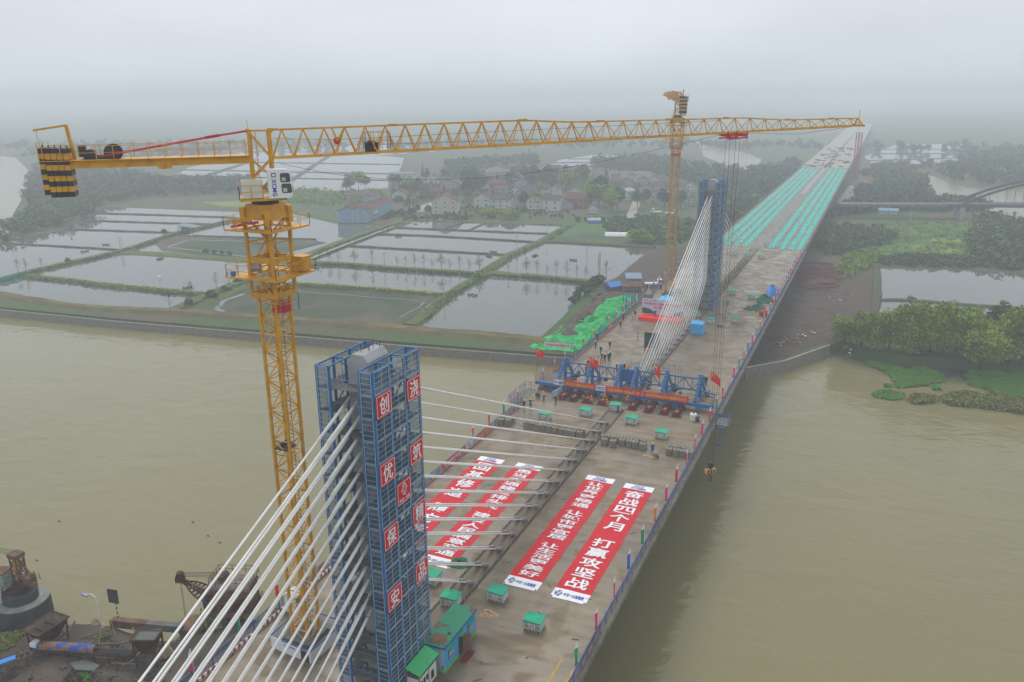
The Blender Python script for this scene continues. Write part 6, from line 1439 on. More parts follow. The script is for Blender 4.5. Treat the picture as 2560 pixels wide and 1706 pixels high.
# hoppers
M['lining'] = mat('worn_hopper_lining', (0.24, 0.20, 0.165), .8, col2=(.13, .10, .08), scale=.9, detail=8)
def hopper(q, label, L, W_, H, rz, legs, fill):
    p = V((*q, -9)); t = thing('hopper', label, 'hopper', (p.x, p.y, -9), None, rz); z0 = 1.2; z1 = z0+H; b = MB(); ln = MB()
    o_ = [(-L/2, -W_/2), (L/2, -W_/2), (L/2, W_/2), (-L/2, W_/2)]; i_ = [(x*.45, y*.4) for x, y in o_]
    for k in range(4):
        a, c = o_[k], o_[(k+1) % 4]; d, e = i_[k], i_[(k+1) % 4]
        b.face(((*a, z1), (*c, z1), (*e, z0), (*d, z0))); s = .93; ln.face(((a[0]*s, a[1]*s, z1), (d[0]*s, d[1]*s, z0+.1), (e[0]*s, e[1]*s, z0+.1), (c[0]*s, c[1]*s, z1)))
    b.build('bin', M['rust'], t, world=False); ln.face([(x*.9, y*.9, z0+.1) for x, y in i_]); ln.build('lining', M['lining'], t, world=False); b = MB()
    for k in range(4): b.bar((*o_[k], z1), (*o_[(k+1) % 4], z1), .16, .14)
    for x in ([-L*.17, L*.17] if L > 3.5 else []): b.bar((x, -W_*.42, z1-.5), (x, W_*.42, z1-.5), .1, .3)
    b.build('rim', M['rust'], t, world=False); b = MB()
    for k in range(4): b.bar((o_[k][0]*.85, o_[k][1]*.85, z1-.4), (o_[k][0]*.8, o_[k][1]*.8, -.3), .16)
    for k in range(4): b.bar((o_[k][0]*.82, o_[k][1]*.82, .9), (o_[(k+1) % 4][0]*.82, o_[(k+1) % 4][1]*.82, 1.6), .1)
    b.build('leg', M['rust'], t, world=False)
    if fill: MB().face([(x*.9, y*.9, z1-.25) for x, y in o_]).build('water_fill', M['pond'], t, world=False)
    return t
hopper((-46.1, 52.9), 'large open steel hopper with cross bars beside the round caisson', 4.0, 2.8, 2.2, 1.57, True, False)
hopper((-33.4, 56.1), 'square rusty hopper filled with grey water on stilts in the shore yard', 2.9, 2.4, 2.3, .4, True, True)
# conveyor with curved hood
a, c = at(*r6b_(310, 1060), -7.4), at(*r6b_(1110, 1110), -7.9); d = (c-a); Lc_ = d.length; u = d.normalized(); n = V((-u.y, u.x, 0)).normalized()
t = thing('conveyor', 'belt conveyor with rusty curved hood splashed with blue paint, running to the square hopper', 'conveyor', (a.x, a.y, -9))
b = MB()
for s in (-.5, .5): b.bar(a+n*s+V((0, 0, -.35)), c+n*s+V((0, 0, -.35)), .1, .25); b.bar(a+n*s+V((0, 0, -.8)), c+n*s+V((0, 0, -.8)), .08)
for i in range(14): q = a+d*(i/13); b.bar(q-n*.5+V((0, 0, -.8)), q-n*.5+V((0, 0, -.3)), .06); b.bar(q-n*.5+V((0, 0, -.4)), q+n*.5+V((0, 0, -.4)), .06)
for i in (2, 6, 10, 13): q = a+d*(i/13); b.bar(q-n*.5+V((0, 0, -.6)), q-n*.9+V((0, 0, -1.9)), .1); b.bar(q+n*.5+V((0, 0, -.6)), q+n*.9+V((0, 0, -1.9)), .1)
b.build('frame', M['rust'], t); b = MB(); b.bar(a-V((0, 0, .15)), c-V((0, 0, .15)), .85, .06); b.build('belt', M['char'], t)
hm = mat('painted_rust_hood', (0.27, 0.13, 0.08), .8, col2=(.03, .10, .35), scale=.9, detail=6, lo=.52, hi=.57)
b = MB(); k = 9; m_ = 12; e_ = .62
for i in range(m_):
    for j in range(k): 
        f = lambda ii, jj: a+d*(e_*ii/m_)+n*(.62*math.cos(math.pi*jj/k))+V((0, 0, .62*math.sin(math.pi*jj/k)))
        b.face((f(i, j), f(i+1, j), f(i+1, j+1), f(i, j+1)))
b.build('hood', hm, t, smooth=True)
MB().box(tuple(a+V((.4, 0, .45))-u*.4), (.8, .9, .5), .2).build('end_box', M['bwhite'], t)
# second conveyor at the very left
a, c = at(*r6b_(-60, 1240), -7.6), at(*r6b_(260, 1120), -7.4); d = c-a; n = V((-d.y, d.x, 0)).normalized(); t = thing('conveyor', 'short belt conveyor with blue cover at the lower left corner', 'conveyor', (a.x, a.y, -9)); b = MB()
for s in (-.45, .45): b.bar(a+n*s, c+n*s, .1, .3)
for i in range(7): q = a.lerp(c, i/6); b.bar(q-n*.45, q-n*.5+V((0, 0, -1.6)), .1); b.bar(q-n*.45, q+n*.45, .08)
b.build('frame', M['wood'], t); b = MB(); b.bar(a.lerp(c, .05)+V((0, 0, .25)), a.lerp(c, .6)+V((0, 0, .25)), .8, .12); b.build('cover', M['bluetarp'], t)
# lamp, board on a striped pole, sea-wall beams, rubble
def stand(q0, z0): p = at(*q0, z0); return p
p = at(*r6b_(868, 935), -9); t = thing('street_lamp', 'white arched street lamp with violet head on the shore', 'lamp', tuple(p)); b = MB(); b.tube([p, p+V((-.1, 0, 4.2)), p+V((-.3, -.05, 4.8)), p+V((-.8, -.1, 5.1)), p+V((-1.4, -.2, 5.0))], (.09, .07, .06, .05, .05), 8); b.build('pole', M['white'], t); MB().box(tuple(p+V((-1.75, -.3, 4.86))), (.8, .34, .16), .15, ('Y', .25)).build('lamp_head', mat('violet_plastic', (.12, .10, .28), .4), t)
p = at(*r6b_(1003, 880), -9); t = thing('notice_board', 'dark weathered board on a black and white striped pole, right of the street lamp', 'sign', tuple(p)); b = MB()
for i in range(10): b.mi(i % 2).lathe(tuple(p+V((0, 0, i*.32))), [(.08, 0), (.08, .32)], 8)
b.build('pole', [M['white'], M['black']], t); b = MB(); b.box(tuple(p+V((-.15, -.1, 4.1))), (1.4, .1, 1.9), .2); b.build('board', M['stonedark'], t); b = MB(); [b.bar(tuple(p+V((-.75, -.16, 3.3+i*.35))), tuple(p+V((.45, .02, 3.3+i*.35))), .05) for i in range(5)]; b.build('batten', M['rustl'], t)
for (q0, q1, w_, h, m, lab) in ((r6b_(940, 858), r6b_(1235, 885), .9, 1.0, 'rustl', 'pinkish concrete sea-wall beam right of the notice board'), (r6b_(1235, 885), r6b_(1530, 910), .8, .9, 'concd', 'grey concrete sea-wall beam running towards the rusty dock crane')):
    a, c = at(*q0, -8.8), at(*q1, -8.8); tag(MB().bar(a, c, w_, h).build('sea_wall_beam', M[m], org=tuple(a)), lab, 'wall')
p = at(*r6b_(1620, 890), -9.4); t = thing('mooring_dolphin', 'round concrete mooring block with pink top beside the rusty dock crane', 'mooring block', (p.x, p.y, -12)); MB().lathe((p.x, p.y, -12.4), [(1.7, 0), (1.65, 3.4)], 20).build('body', M['concd'], t); MB().lathe((p.x, p.y, -9), [(1.66, 0), (1.66, .1)], 20).build('top', M['rustl'], t)
heap('rock', 'brown boulder at the foot of the square hopper', 'rock', *at(*r6b_(1400, 1120), -9).xy, .9, .8, 1.2, 'sand', 31, -9.1, .1)
heap('tarpaulin_heap', 'pale canvas lying on the mud beside the street lamp', 'canvas', *at(*r6b_(810, 860), -8.6).xy, 1.2, .6, .5, 'sand', 32, -8.9)
M['mudstone'] = mat('muddy_stone', (.09, .075, .06), .9, var=.4, scale=.7)
b = MB()
for i in range(260):
    q = at(random.uniform(0, 430), random.uniform(1585, 1706), -8.8); s = random.uniform(.08, .3); b.box((q.x, q.y, -8.8+random.uniform(-.3, .25)), (s, s*random.uniform(.5, 2.5), s*.6), random.uniform(0, 3), ('X', random.uniform(-.5, .5)))
tag(b.build('rubble', M['mudstone']), kind='stuff')
b = MB()
for i in range(44):
    q = at(random.uniform(0, 420), random.uniform(1590, 1700), -8.6); a_ = random.uniform(0, 3.1); L = random.uniform(1, 4); b.bar((q.x, q.y, -8.6), (q.x+L*math.cos(a_), q.y+L*math.sin(a_), -8.5+random.uniform(-.2, .6)), random.uniform(.06, .18))
tag(b.build('scrap_timber', M['wood']), kind='stuff')
b = sheet('puddle', pxs([(175, 1662), (215, 1655), (250, 1668), (235, 1682), (190, 1680)], -8.62), -8.35, 'pond')
hut_p = at(705, 1530); t = thing('toilet_cabin', 'small white cabin with peaked roof at the left fence beside the near tower crane', 'cabin', (-15.2, 60.6, 0)); MB().box((-15.2, 60.6, 1.0), (1.3, 1.5, 2.0)).build('body', M['bwhite'], t); b = MB(); b.extrude([(-.85, 2.0), (.85, 2.0), (0, 2.6)], (-15.2, 59.75, 0), (1, 0, 0), (0, 0, 1), (0, 1.7, 0)); b.build('roof', M['cream'], t); MB().box((-14.53, 60.5, .95), (.03, .7, 1.7)).build('door', M['steel'], t)
# floating debris on the river
deb = None
for i, q in enumerate([(497, 15), (1620, 22), (1748, 138), (1847, 195), (310, 343)]):
    p = at(*r6b_(*q), ZR); lab = f'dark bit of driftwood floating on the river, {("nearest the top of the shore view", "left of the near stay cables, upper", "just left of the top near stay cable", "below the upper driftwood near the stay cables", "above the caisson crane")[i]}'
    tag(MB().tube(((p.x-.25, p.y, ZR+.03), (p.x+.05, p.y+.08, ZR+.08), (p.x+.3, p.y-.05, ZR+.03)), (.06, .1, .05), 6).build('driftwood', M['dark'], org=tuple(p)), lab, 'driftwood', 'driftwood on the river')
# ================================================================== VEGETATION
def leafmat(name, c1, c2):
    m = mat(name, c1, 0.85, col2=c2, scale=0.5, detail=4, tint=True, spec=0.2); return m
M['leaf'] = leafmat('foliage_green', (0.10, 0.155, 0.045), (0.06, 0.105, 0.04))
M['leafo'] = leafmat('foliage_olive', (0.31, 0.38, 0.03), (0.15, 0.27, 0.035))
M['leafl'] = leafmat('foliage_light', (0.24, 0.36, 0.03), (0.15, 0.25, 0.035))
M['leafd'] = leafmat('foliage_dark', (0.06, 0.105, 0.05), (0.04, 0.075, 0.04))
M['leafb'] = leafmat('foliage_brown', (0.10, 0.085, 0.045), (0.065, 0.07, 0.035))
M['grass'] = leafmat('grass_tuft', (0.10, 0.34, 0.03), (0.15, 0.30, 0.035))
M['reed'] = leafmat('dry_reed', (0.26, 0.24, 0.06), (0.14, 0.18, 0.04))
class Leaves:
    """many leaf-sized faces gathered into one mesh"""
    def __init__(s): s.V = []; s.T = []; s.n = 0
    def add(s, P, size, tint, flat=0.0):
        n = len(P); a = RNG.normal(size=(n, 3)); a /= np.linalg.norm(a, axis=1)[:, None]; a[:, 2] = np.abs(a[:, 2])*.6+.4*flat+.3; a /= np.linalg.norm(a, axis=1)[:, None]
        h = RNG.normal(size=(n, 3)); x = np.cross(a, h); x /= np.linalg.norm(x, axis=1)[:, None]; y = np.cross(a, x)
        sz = (size*RNG.uniform(.55, 1.3, n))[:, None]; el = RNG.uniform(.55, 1.0, n)[:, None]
        q = np.stack([P-x*sz-y*sz*el*.4, P-x*sz*.2-y*sz*el, P+x*sz+y*sz*el*.4, P+x*sz*.1+y*sz*el], 1)
        s.V.append(q.reshape(-1, 3)); s.T.append(np.repeat(tint, 4, 0)); s.n += n
    def crown(s, c, r, n, size, col=(1, 1, 1), lumps=7, var=.22):
        """leaf clumps spread through an uneven volume: several lobes with gaps between"""
        c = np.array(c, float); r = np.array(r, float); L = RNG.normal(size=(lumps, 3)); L /= np.linalg.norm(L, axis=1)[:, None]; L *= RNG.uniform(.35, .75, (lumps, 1)); L[:, 2] = L[:, 2]*.8+.08
        lr = RNG.uniform(.34, .6, lumps); lt = RNG.uniform(1-var, 1+var, lumps); k = RNG.integers(0, lumps, n)
        d = RNG.normal(size=(n, 3)); d /= np.linalg.norm(d, axis=1)[:, None]; d *= (RNG.random(n)**.45)[:, None]
        P = c+(L[k]+d*lr[k][:, None])*r
        t = np.ones((n, 4)); t[:, :3] = np.array(col)*(lt[k]*RNG.uniform(.8, 1.2, n))[:, None]; t[:, 0] *= RNG.uniform(.9, 1.12, n)
        s.add(P, size, t)
    def tufts(s, P, h, n, size, col=(1, 1, 1)):
        n_ = len(P)*n; B = np.repeat(P, n, 0); B = B+RNG.normal(size=B.shape)*np.array([h*.55, h*.55, 0]); B[:, 2] += RNG.random(n_)*h
        t = np.ones((n_, 4)); t[:, :3] = np.array(col)*RNG.uniform(.7, 1.25, n_)[:, None]; s.add(B, size, t)
    def build(s, name, m, par=None, loc=None):
        Vv = np.concatenate(s.V); T = np.concatenate(s.T); n = len(Vv)//4
        me = bpy.data.meshes.new(name); me.vertices.add(len(Vv)); me.vertices.foreach_set('co', (Vv-(np.array(loc) if loc is not None else 0)).ravel())
        me.loops.add(4*n); me.loops.foreach_set('vertex_index', np.arange(4*n)); me.polygons.add(n); me.polygons.foreach_set('loop_start', np.arange(0, 4*n, 4))
        me.materials.append(m); ca = me.color_attributes.new('tint', 'FLOAT_COLOR', 'POINT'); ca.data.foreach_set('color', T.ravel()); me.update(calc_edges=True)
        o = bpy.data.objects.new(name, me); COL.objects.link(o); o.parent = par
        if loc is not None: o.location = loc
        return o
def trunk_mesh(h, r, limbs, spread, seed):
    q = random.Random(seed); b = MB(); b.tube(((0, 0, -.2), (q.uniform(-.1, .1), q.uniform(-.1, .1), h*.5), (q.uniform(-.2, .2), q.uniform(-.2, .2), h)), (r, r*.75, r*.35), 7)
    for i in range(limbs):
        a = i*2.4+q.uniform(-.4, .4); z = h*q.uniform(.35, .85); L = spread*q.uniform(.5, 1); b.tube(((0, 0, z), (L*.5*math.cos(a), L*.5*math.sin(a), z+L*.45), (L*math.cos(a), L*math.sin(a), z+L*.75)), (r*.45, r*.3, r*.1), 5)
    return b
TP = {}
def tree(kind, x, y, z, label, group, s=1.0, rz=None, sz=1.0):
    """a leafy tree, copied from one of a few grown ones"""
    rz = random.uniform(0, 6.28) if rz is None else rz
    if kind not in TP:
        base, mk, h, rad, n, size = {'broad': ('broad_tree', 'leafo', 7.0, 2.6, 2600, .19), 'broad2': ('broad_tree', 'leafo', 7.5, 3.0, 2900, .2), 'broad3': ('broad_tree', 'leafl', 7.2, 2.6, 2600, .19), 'round': ('leafy_tree', 'leaf', 7, 3.0, 750, .42), 'round2': ('leafy_tree', 'leafd', 8, 3.2, 750, .45), 'light': ('leafy_tree', 'leafl', 6.5, 3.2, 750, .42), 'cone': ('conifer_tree', 'leafd', 12, 1.9, 600, .4), 'bush': ('bush', 'leafl', 2.2, 2.2, 500, .34), 'bushd': ('bush', 'leaf', 1.8, 1.8, 420, .34)}[kind]
        t = thing(base, label, 'bush' if base == 'bush' else 'tree', (x, y, z), group, rz)
        bush = base == 'bush'
        trunk_mesh(h*.72, .05*h**.5*1.1 if not bush else .06, 6 if not bush else 4, rad*.7, len(TP)).build('trunk', M['trunk'], t, world=False)
        L = Leaves()
        if kind == 'cone':
            for i in range(9): q = i/8; L.crown((0, 0, h*(.16+.8*q)), (rad*(1.05-q), rad*(1.05-q), h*.1), int(n*(1.2-q)/5), size, lumps=5)
        elif bush: L.crown((0, 0, h*.55), (rad, rad, h*.55), n, size, lumps=9)
        elif kind.startswith('broad'):
            L.crown((0, 0, h*.62), (rad, rad, h*.40), n, size, lumps=13, var=.3); L.crown((0, 0, h*.3), (rad*.95, rad*.95, h*.3), int(n*.55), size, lumps=9, var=.3)
        else: L.crown((0, 0, h*.62), (rad, rad, h*.42), n, size, lumps=11)
        L.build('crown', M[mk], t); t.scale = (s, s, s*sz); proto_done(t); TP[kind] = t; return t
    return copy_tree(TP[kind], (x, y, z), label, rz, scale=(s, s, s*sz))
# ---- broad trees on the right bank
BT = [(5, 0), (4, 1), (4, 0), (2, 1)]
r5b_ = lambda x, y: (1860+x/3.361, 640+y/3.361)
for i, (px, py, k, s) in enumerate([(850, 740, 'broad3', .95), (985, 770, 'broad', .95), (1090, 800, 'broad', .9), (1215, 800, 'broad2', 1.0), (1330, 830, 'broad', 1.0), (1440, 850, 'broad2', .95), (1560, 820, 'broad2', 1.1), (1660, 860, 'broad', 1.05), (1780, 850, 'broad3', 1.1), (1900, 880, 'broad', 1.1), (1990, 940, 'broad2', 1.05), (2110, 880, 'broad2', 1.0), (2230, 900, 'broad', 1.1), (2340, 900, 'broad2', 1.05), (1480, 760, 'round', .95), (2440, 900, 'broad2', 1.1), (1400, 790, 'round2', .7), (1850, 790, 'round', .95), (2130, 780, 'round', .9), (2300, 760, 'round2', .85)]):
    p = at(*r5b_(px, py), -9.3); tree(k, p.x, p.y, -9.6, f'rounded broadleaf tree in the row on the right river bank, {ORD[i]} from the bridge' if i < 14 else f'darker tree behind the riverside row on the right bank, {ORD[i-14]} of those', 'broad trees on the right river bank', s*random.uniform(1.55, 1.85), sz=random.uniform(.82, 1.22))
# ---- willowy bushes near the ponds and village edge
for i, (px, py, s, lab) in enumerate([(1230, 545, 2.3, 'wide light green shrub between the white houses and the ponds, left one'), (1275, 548, 2.4, 'wide light green shrub between the white houses and the ponds, right one'), (1590, 606, 2.5, 'rounded light green shrub at the far edge of the largest pond'), (1193, 698, 1.0, 'small yellow-green shrub where the two pond dikes cross'), (1200, 540, 1.6, 'light shrub at the left of the two wide shrubs'), (1615, 610, 1.8, 'light shrub right beside the rounded shrub at the pond edge')]):
    p = at(px, py, -9); tree('bush', p.x, p.y, -8.9, lab, None, s)
for i, (px, py, s) in enumerate([(1445, 745, 1.2), (1460, 735, 1.5), (1475, 722, 1.6), (1490, 712, 1.5), (1432, 757, 1.0), (1500, 704, 1.2)]):
    p = at(px, py, -8.6); tree('bushd', p.x, p.y, -8.7, f'green waterside bush at the right corner of the near pond, {ORD[i]} from the top' , 'bushes at the corner of the near pond', s)
for i, (px, py, s) in enumerate([(530, 745, 1.3), (560, 728, .9), (595, 706, .9), (470, 762, 1.0), (170, 655, .8), (410, 582, .9), (515, 632, .8), (535, 634, .8), (555, 636, .8), (575, 638, .8)]):
    p = at(px, py, -8.5); tree('bushd', p.x, p.y, -8.6, f'small bush on the pond dikes at the left, {ORD[i]} counted along the dikes', 'small bushes on the dikes', s)
# ---- bare young trees on the dikes
def bare_proto(t, seed, green):
    q = random.Random(seed); b = MB(); H = 6.2; b.tube(((0, 0, 0), (.05, 0, H*.5), (0, .05, H)), (.09, .06, .015), 5); L = Leaves(); pts = []
    for i in range(26):
        z = H*q.uniform(.28, .93); a = q.uniform(0, 6.28); l = (H*1.02-z)*q.uniform(.3, .52); e_ = (l*math.cos(a), l*math.sin(a), z+l*.75); b.tube(((0, 0, z), (e_[0]*.5, e_[1]*.5, z+l*.3), e_), (.032, .022, .01), 4)
        for k in range(3): u = q.uniform(.4, .9); a2 = a+q.uniform(-1, 1); m_ = (e_[0]*u, e_[1]*u, z+l*.7*u); e2 = (m_[0]+l*.35*math.cos(a2), m_[1]+l*.35*math.sin(a2), m_[2]+l*.3); b.tube((m_, e2), (.016, .007), 3); pts += [m_, e2]
    b.build('trunk', M['trunk'], t, world=False)
    P = np.array(pts); P = np.repeat(P, 5 if green else 2, 0)+RNG.normal(size=(len(P)*(5 if green else 2), 3))*.18; tt = np.ones((len(P), 4)); L.add(P, .085 if green else .05, tt); L.build('young_leaves' if green else 'buds', M['leafl' if green else 'leafb'], t)
BP = {}
def bare(x, y, z, label, s, kind):
    if kind not in BP:
        t = thing('bare_tree', label, 'tree', (x, y, z), 'bare young trees on the pond dikes', random.uniform(0, 6)); bare_proto(t, kind, kind == 2); t.scale = (s, s, s); proto_done(t); BP[kind] = t
    else: copy_tree(BP[kind], (x, y, z), label, random.uniform(0, 6), scale=(s, s, s))
for i, (x, y, s, k) in enumerate([(265, 985, .6, 0), (352, 992, .85, 1), (372, 995, .8, 0), (460, 1000, .95, 1), (640, 1010, 1.0, 2), (828, 1022, 1.1, 0), (1100, 1040, .75, 1), (1200, 1045, .8, 0), (1290, 1050, 1.0, 1), (1395, 1058, .95, 0), (1480, 1063, .7, 1), (1585, 1070, 1.1, 2), (1675, 1078, .75, 1), (1780, 1085, 1.0, 0), (1885, 1092, .9, 1), (2000, 1098, 1.1, 2)]):
    p = at(740+x/4.356, 430+y/4.356, -8.4); bare(p.x, p.y, -8.5, f'{"budding green" if k == 2 else "bare"} young tree on the long grassy dike, {ORD[i]} from the left', s, k)
for i, (x, y, s, k) in enumerate([(432, 1205, .75, 0), (615, 1208, 1.15, 2), (717, 1214, 1.05, 0), (815, 1222, .75, 1), (903, 1226, 1.1, 0), (1005, 1232, 1.1, 1), (1103, 1238, .9, 0), (1190, 1245, .8, 1), (1395, 1255, 1.25, 0)]):
    p = at(1160+x/3.92, 380+y/3.92, -8.4); bare(p.x, p.y, -8.5, f'bare young tree on the dike below the largest pond, {ORD[i]} from the left', s*.95, k)
for i, (x, y, s) in enumerate([(170, 748, .95), (243, 742, .95), (385, 702, .75), (1990, 890, 1.0), (1565, 1085, 1.0), (1765, 1040, 1.3), (2110, 905, 1.1)]):
    p = at(x/3.677, 480+y/3.677, -8.4); bare(p.x, p.y, -8.5, f'bare tree at the ponds on the far left, {ORD[i]} from the left edge', s, i % 2)
# ---- power poles, lattice mast, lamps
PP = {}
def pole(x, y, z, h, label, arm=True):
    t = thing('utility_pole', label, 'pole', (x, y, z), 'poles around the ponds'); k = 'p'
    if k not in PP:
        b = MB(); b.tube(((0, 0, 0), (0, 0, 8)), (.15, .09), 7); PP[k] = b.build('shaft', M['conc'], t, world=False); b = MB(); b.box((0, 0, 7.6), (1.6, .09, .1)); [b.box((x_, 0, 7.75), (.08, .08, .22)) for x_ in (-.7, 0, .7)]; PP['a'] = b.build('crossarm', M['dark'], t, world=False)
    else:
        for q in ((k, 'a') if arm else (k,)): c = PP[q].copy(); COL.objects.link(c); c.parent = t
    t.scale = (1, 1, h/8); t.rotation_euler[2] = .5
for q, h, lab, arm in [((740+965/4.356, 430+1045/4.356), 6.0, 'grey pole standing among the bare trees on the long grassy dike', True), ((740+1614/4.356, 430+1395/4.356), 5.8, 'grey pole at the corner of the drained pond', True), ((1110/3.677, 480+545/3.677), 6.2, 'left one of the paired poles on the long diagonal dike', True), ((1128/3.677, 480+548/3.677), 6.2, 'right one of the paired poles on the long diagonal dike', False), ((1820/3.677, 480+398/3.677), 6.5, 'thin pole by the little pond shed', False), ((2055/3.677, 480+300/3.677), 6.5, 'thin pole on the diagonal dike beyond the pond shed', True), ((1160+518/3.92, 380+990/3.92), 7.5, 'pole with a round head on the dike left of the largest pond', True), ((1160+1207/3.92, 380+890/3.92), 13, 'tall pole on the far shore of the largest pond', True), ((1160+1165/3.92, 380+700/3.92), 11, 'tall pole in front of the dark red house', True), ((1160+812/3.92, 380+790/3.92), 10, 'pole at the end of the dike near the village', True), ((740+2115/4.356, 430+375/4.356), 11, 'left one of the two poles before the white houses', True), ((740+2165/4.356, 430+395/4.356), 11, 'right one of the two poles before the white houses', True), ((1160+1603/3.92, 380+1210/3.92), 5, 'short pole on the bare ground right of the largest pond', False), ((2140, 690), 8, 'thin pole on the right bank by the pond corner', False), ((2218, 565), 10, 'pole in the bushes on the right bank, near the bridge', True), ((2275, 560), 11, 'pole in the bushes on the right bank, farther from the bridge', True)]:
    p = at(*q, -8.5); pole(p.x, p.y, -8.7, h, lab, arm)
p = at(1160+1322/3.92, 380+1275/3.92, -8.4); t = thing('lattice_mast', 'slender galvanised lattice mast at the near corner of the largest pond', 'mast', (p.x, p.y, -8.6)); b = MB(); lattice_mast(b, p.x, p.y, -8.6, 1.9, .28, .07, .035, .7); b.build('shaft', M['steel'], t); b = MB(); b.box((p.x, p.y-.4, -4.5), (.5, .3, .9)); b.box((p.x-.4, p.y, -2.8), (.3, .3, 1.2)); b.build('equipment_box', M['cream'], t)
p = at(740+1262/4.356, 430+420/4.356, -8.6); t = thing('street_lamp', 'white street lamp on the village yard left of the pale three-storey house', 'lamp', (p.x, p.y, -8.8)); b = MB(); b.tube(((p.x, p.y, -8.8), (p.x, p.y, -1.6), (p.x+2.0, p.y, -1.2)), (.13, .1, .07), 6); b.build('pole', M['white'], t); MB().box((p.x+2.4, p.y, -1.2), (1.0, .35, .16)).build('lamp_head', M['white'], t)
# ---- aerators, shed, egrets in the ponds
AE = None
for i, (q, lab) in enumerate([((1160+85/3.92, 380+1410/3.92), 'in the near right pond'), ((1160+697/3.92, 380+1022/3.92), 'at the left of the largest pond'), ((1160+1070/3.92, 380+1065/3.92), 'in the middle of the largest pond'), ((740+210/4.356, 430+1055/4.356), 'beside the left end of the long grassy dike'), ((740+1115/4.356, 430+710/4.356), 'in the pond below the pale three-storey house'), ((740+2150/4.356, 430+878/4.356), 'near the right end of the middle dike, upper one'), ((740+2100/4.356, 430+925/4.356), 'near the right end of the middle dike, lower one'), ((780/3.677, 480+552/3.677), 'left of the paired poles, lower one'), ((975/3.677, 480+490/3.677), 'left of the paired poles, upper one'), ((1470/3.677, 480+620/3.677), 'right of the paired poles'), ((1520/3.677, 480+945/3.677), 'near the end of the yellow dike'), ((1725/3.677, 480+885/3.677), 'at the far side of the yellow dike end'), ((1860+1410/3.361, 640+360/3.361), 'in the right bank pond, by its dike'), ((1860+1520/3.361, 640+432/3.361), 'in the right bank pond, before the tree row')]):
    p = at(*q, ZP); lb = 'dark floating paddle aerator '+lab
    if AE is None:
        AE = thing('aerator', lb, 'aerator', (p.x, p.y, ZP), 'floating aerators in the fish ponds')
        b = MB(); [b.tube(((s*.9, -1.0, .12), (s*.9, 1.0, .12)), .2, 8) for s in (-1, 1)]; b.build('float', M['dark'], AE, world=False); b = MB(); b.box((0, 0, .45), (.6, .7, .45)); b.bar((-1.5, 0, .35), (1.5, 0, .35), .08); b.build('motor', M['black'], AE, world=False)
        b = MB()
        for s in (-1, 1):
            for k in range(6): a = k*math.pi/3; b.bar((s*1.5, 0, .35), (s*1.5, .5*math.cos(a), .35+.5*math.sin(a)), .22, .04)
        b.build('paddle', M['dark'], AE, world=False); proto_done(AE)
    else: copy_tree(AE, (p.x, p.y, ZP), lb, random.uniform(0, 3))
p = at(1712/3.677, 480+372/3.677, -8.5); t = thing('pond_shed', 'small pond shed on stilts with white side and dark roof beside the diagonal dike', 'shed', (p.x, p.y, ZP)); b = MB(); [b.bar((p.x+x, p.y+y, ZP), (p.x+x, p.y+y, -5.3), .15) for x in (-3.4, 0, 3.4) for y in (-1.4, 1.4)]; b.build('stilt', M['wood'], t); b = MB(); b.box((p.x-2.6, p.y, -6.6), (1.6, 2.8, 2.2)); b.build('white_wall', M['bwhite'], t); b = MB(); b.box((p.x+1, p.y, -7.0), (5.4, 2.8, 1.4)); b.build('dark_wall', M['concd'], t); b = MB(); b.mesh([(p.x+sx*4, p.y+sy*1.9, z) for z in (0, .1) for sx, sy, in ((-1, -1), (1, -1), (1, 1), (-1, 1))] and [(p.x-4, p.y-1.9, -5.6), (p.x+4, p.y-1.9, -5.6), (p.x+4, p.y+1.9, -4.7), (p.x-4, p.y+1.9, -4.7), (p.x-4, p.y-1.9, -5.45), (p.x+4, p.y-1.9, -5.45), (p.x+4, p.y+1.9, -4.55), (p.x-4, p.y+1.9, -4.55)], ((3, 2, 1, 0), (4, 5, 6, 7), (0, 1, 5, 4), (1, 2, 6, 5), (2, 3, 7, 6), (3, 0, 4, 7))); b.build('roof', M['bluegrey'], t)
p = at(1467/3.677, 480+781/3.677, ZP+.6); b = MB(); b.tube(((-.7, 0, 0), (-.2, 0, .05), (.3, 0, .05), (.7, 0, .02)), (.03, .14, .12, .02), 7); [b.face(((-.15, 0, .08), (.2, 0, .08), (.05, s*.9, .28), (-.3, s*.9, .25))) for s in (-1, 1)]; [b.face(((.05, s*.9, .28), (-.3, s*.9, .25), (-.75, s*1.7, .12))) for s in (-1, 1)]; o = b.build('egret', M['white'], world=False); o.location = (p.x, p.y, ZP+.6); o.rotation_euler[2] = .7; tag(o, 'white egret gliding low over the pond above the yellow dike', 'bird')
# ---- green nets on the far left dike
b = MB(); P = pxs([(-5, 701), (16, 696), (38, 690), (63, 682)], -8.0)
for a, c in zip(P, P[1:]): b.face((a-V((0, 0, .6)), c-V((0, 0, .6)), c+V((.3, .5, .9)), a+V((.3, .5, .5))))
tag(b.build('fish_net', M['teal'], org=tuple(P[0])), 'teal fish netting hung along the far left dike', 'net')
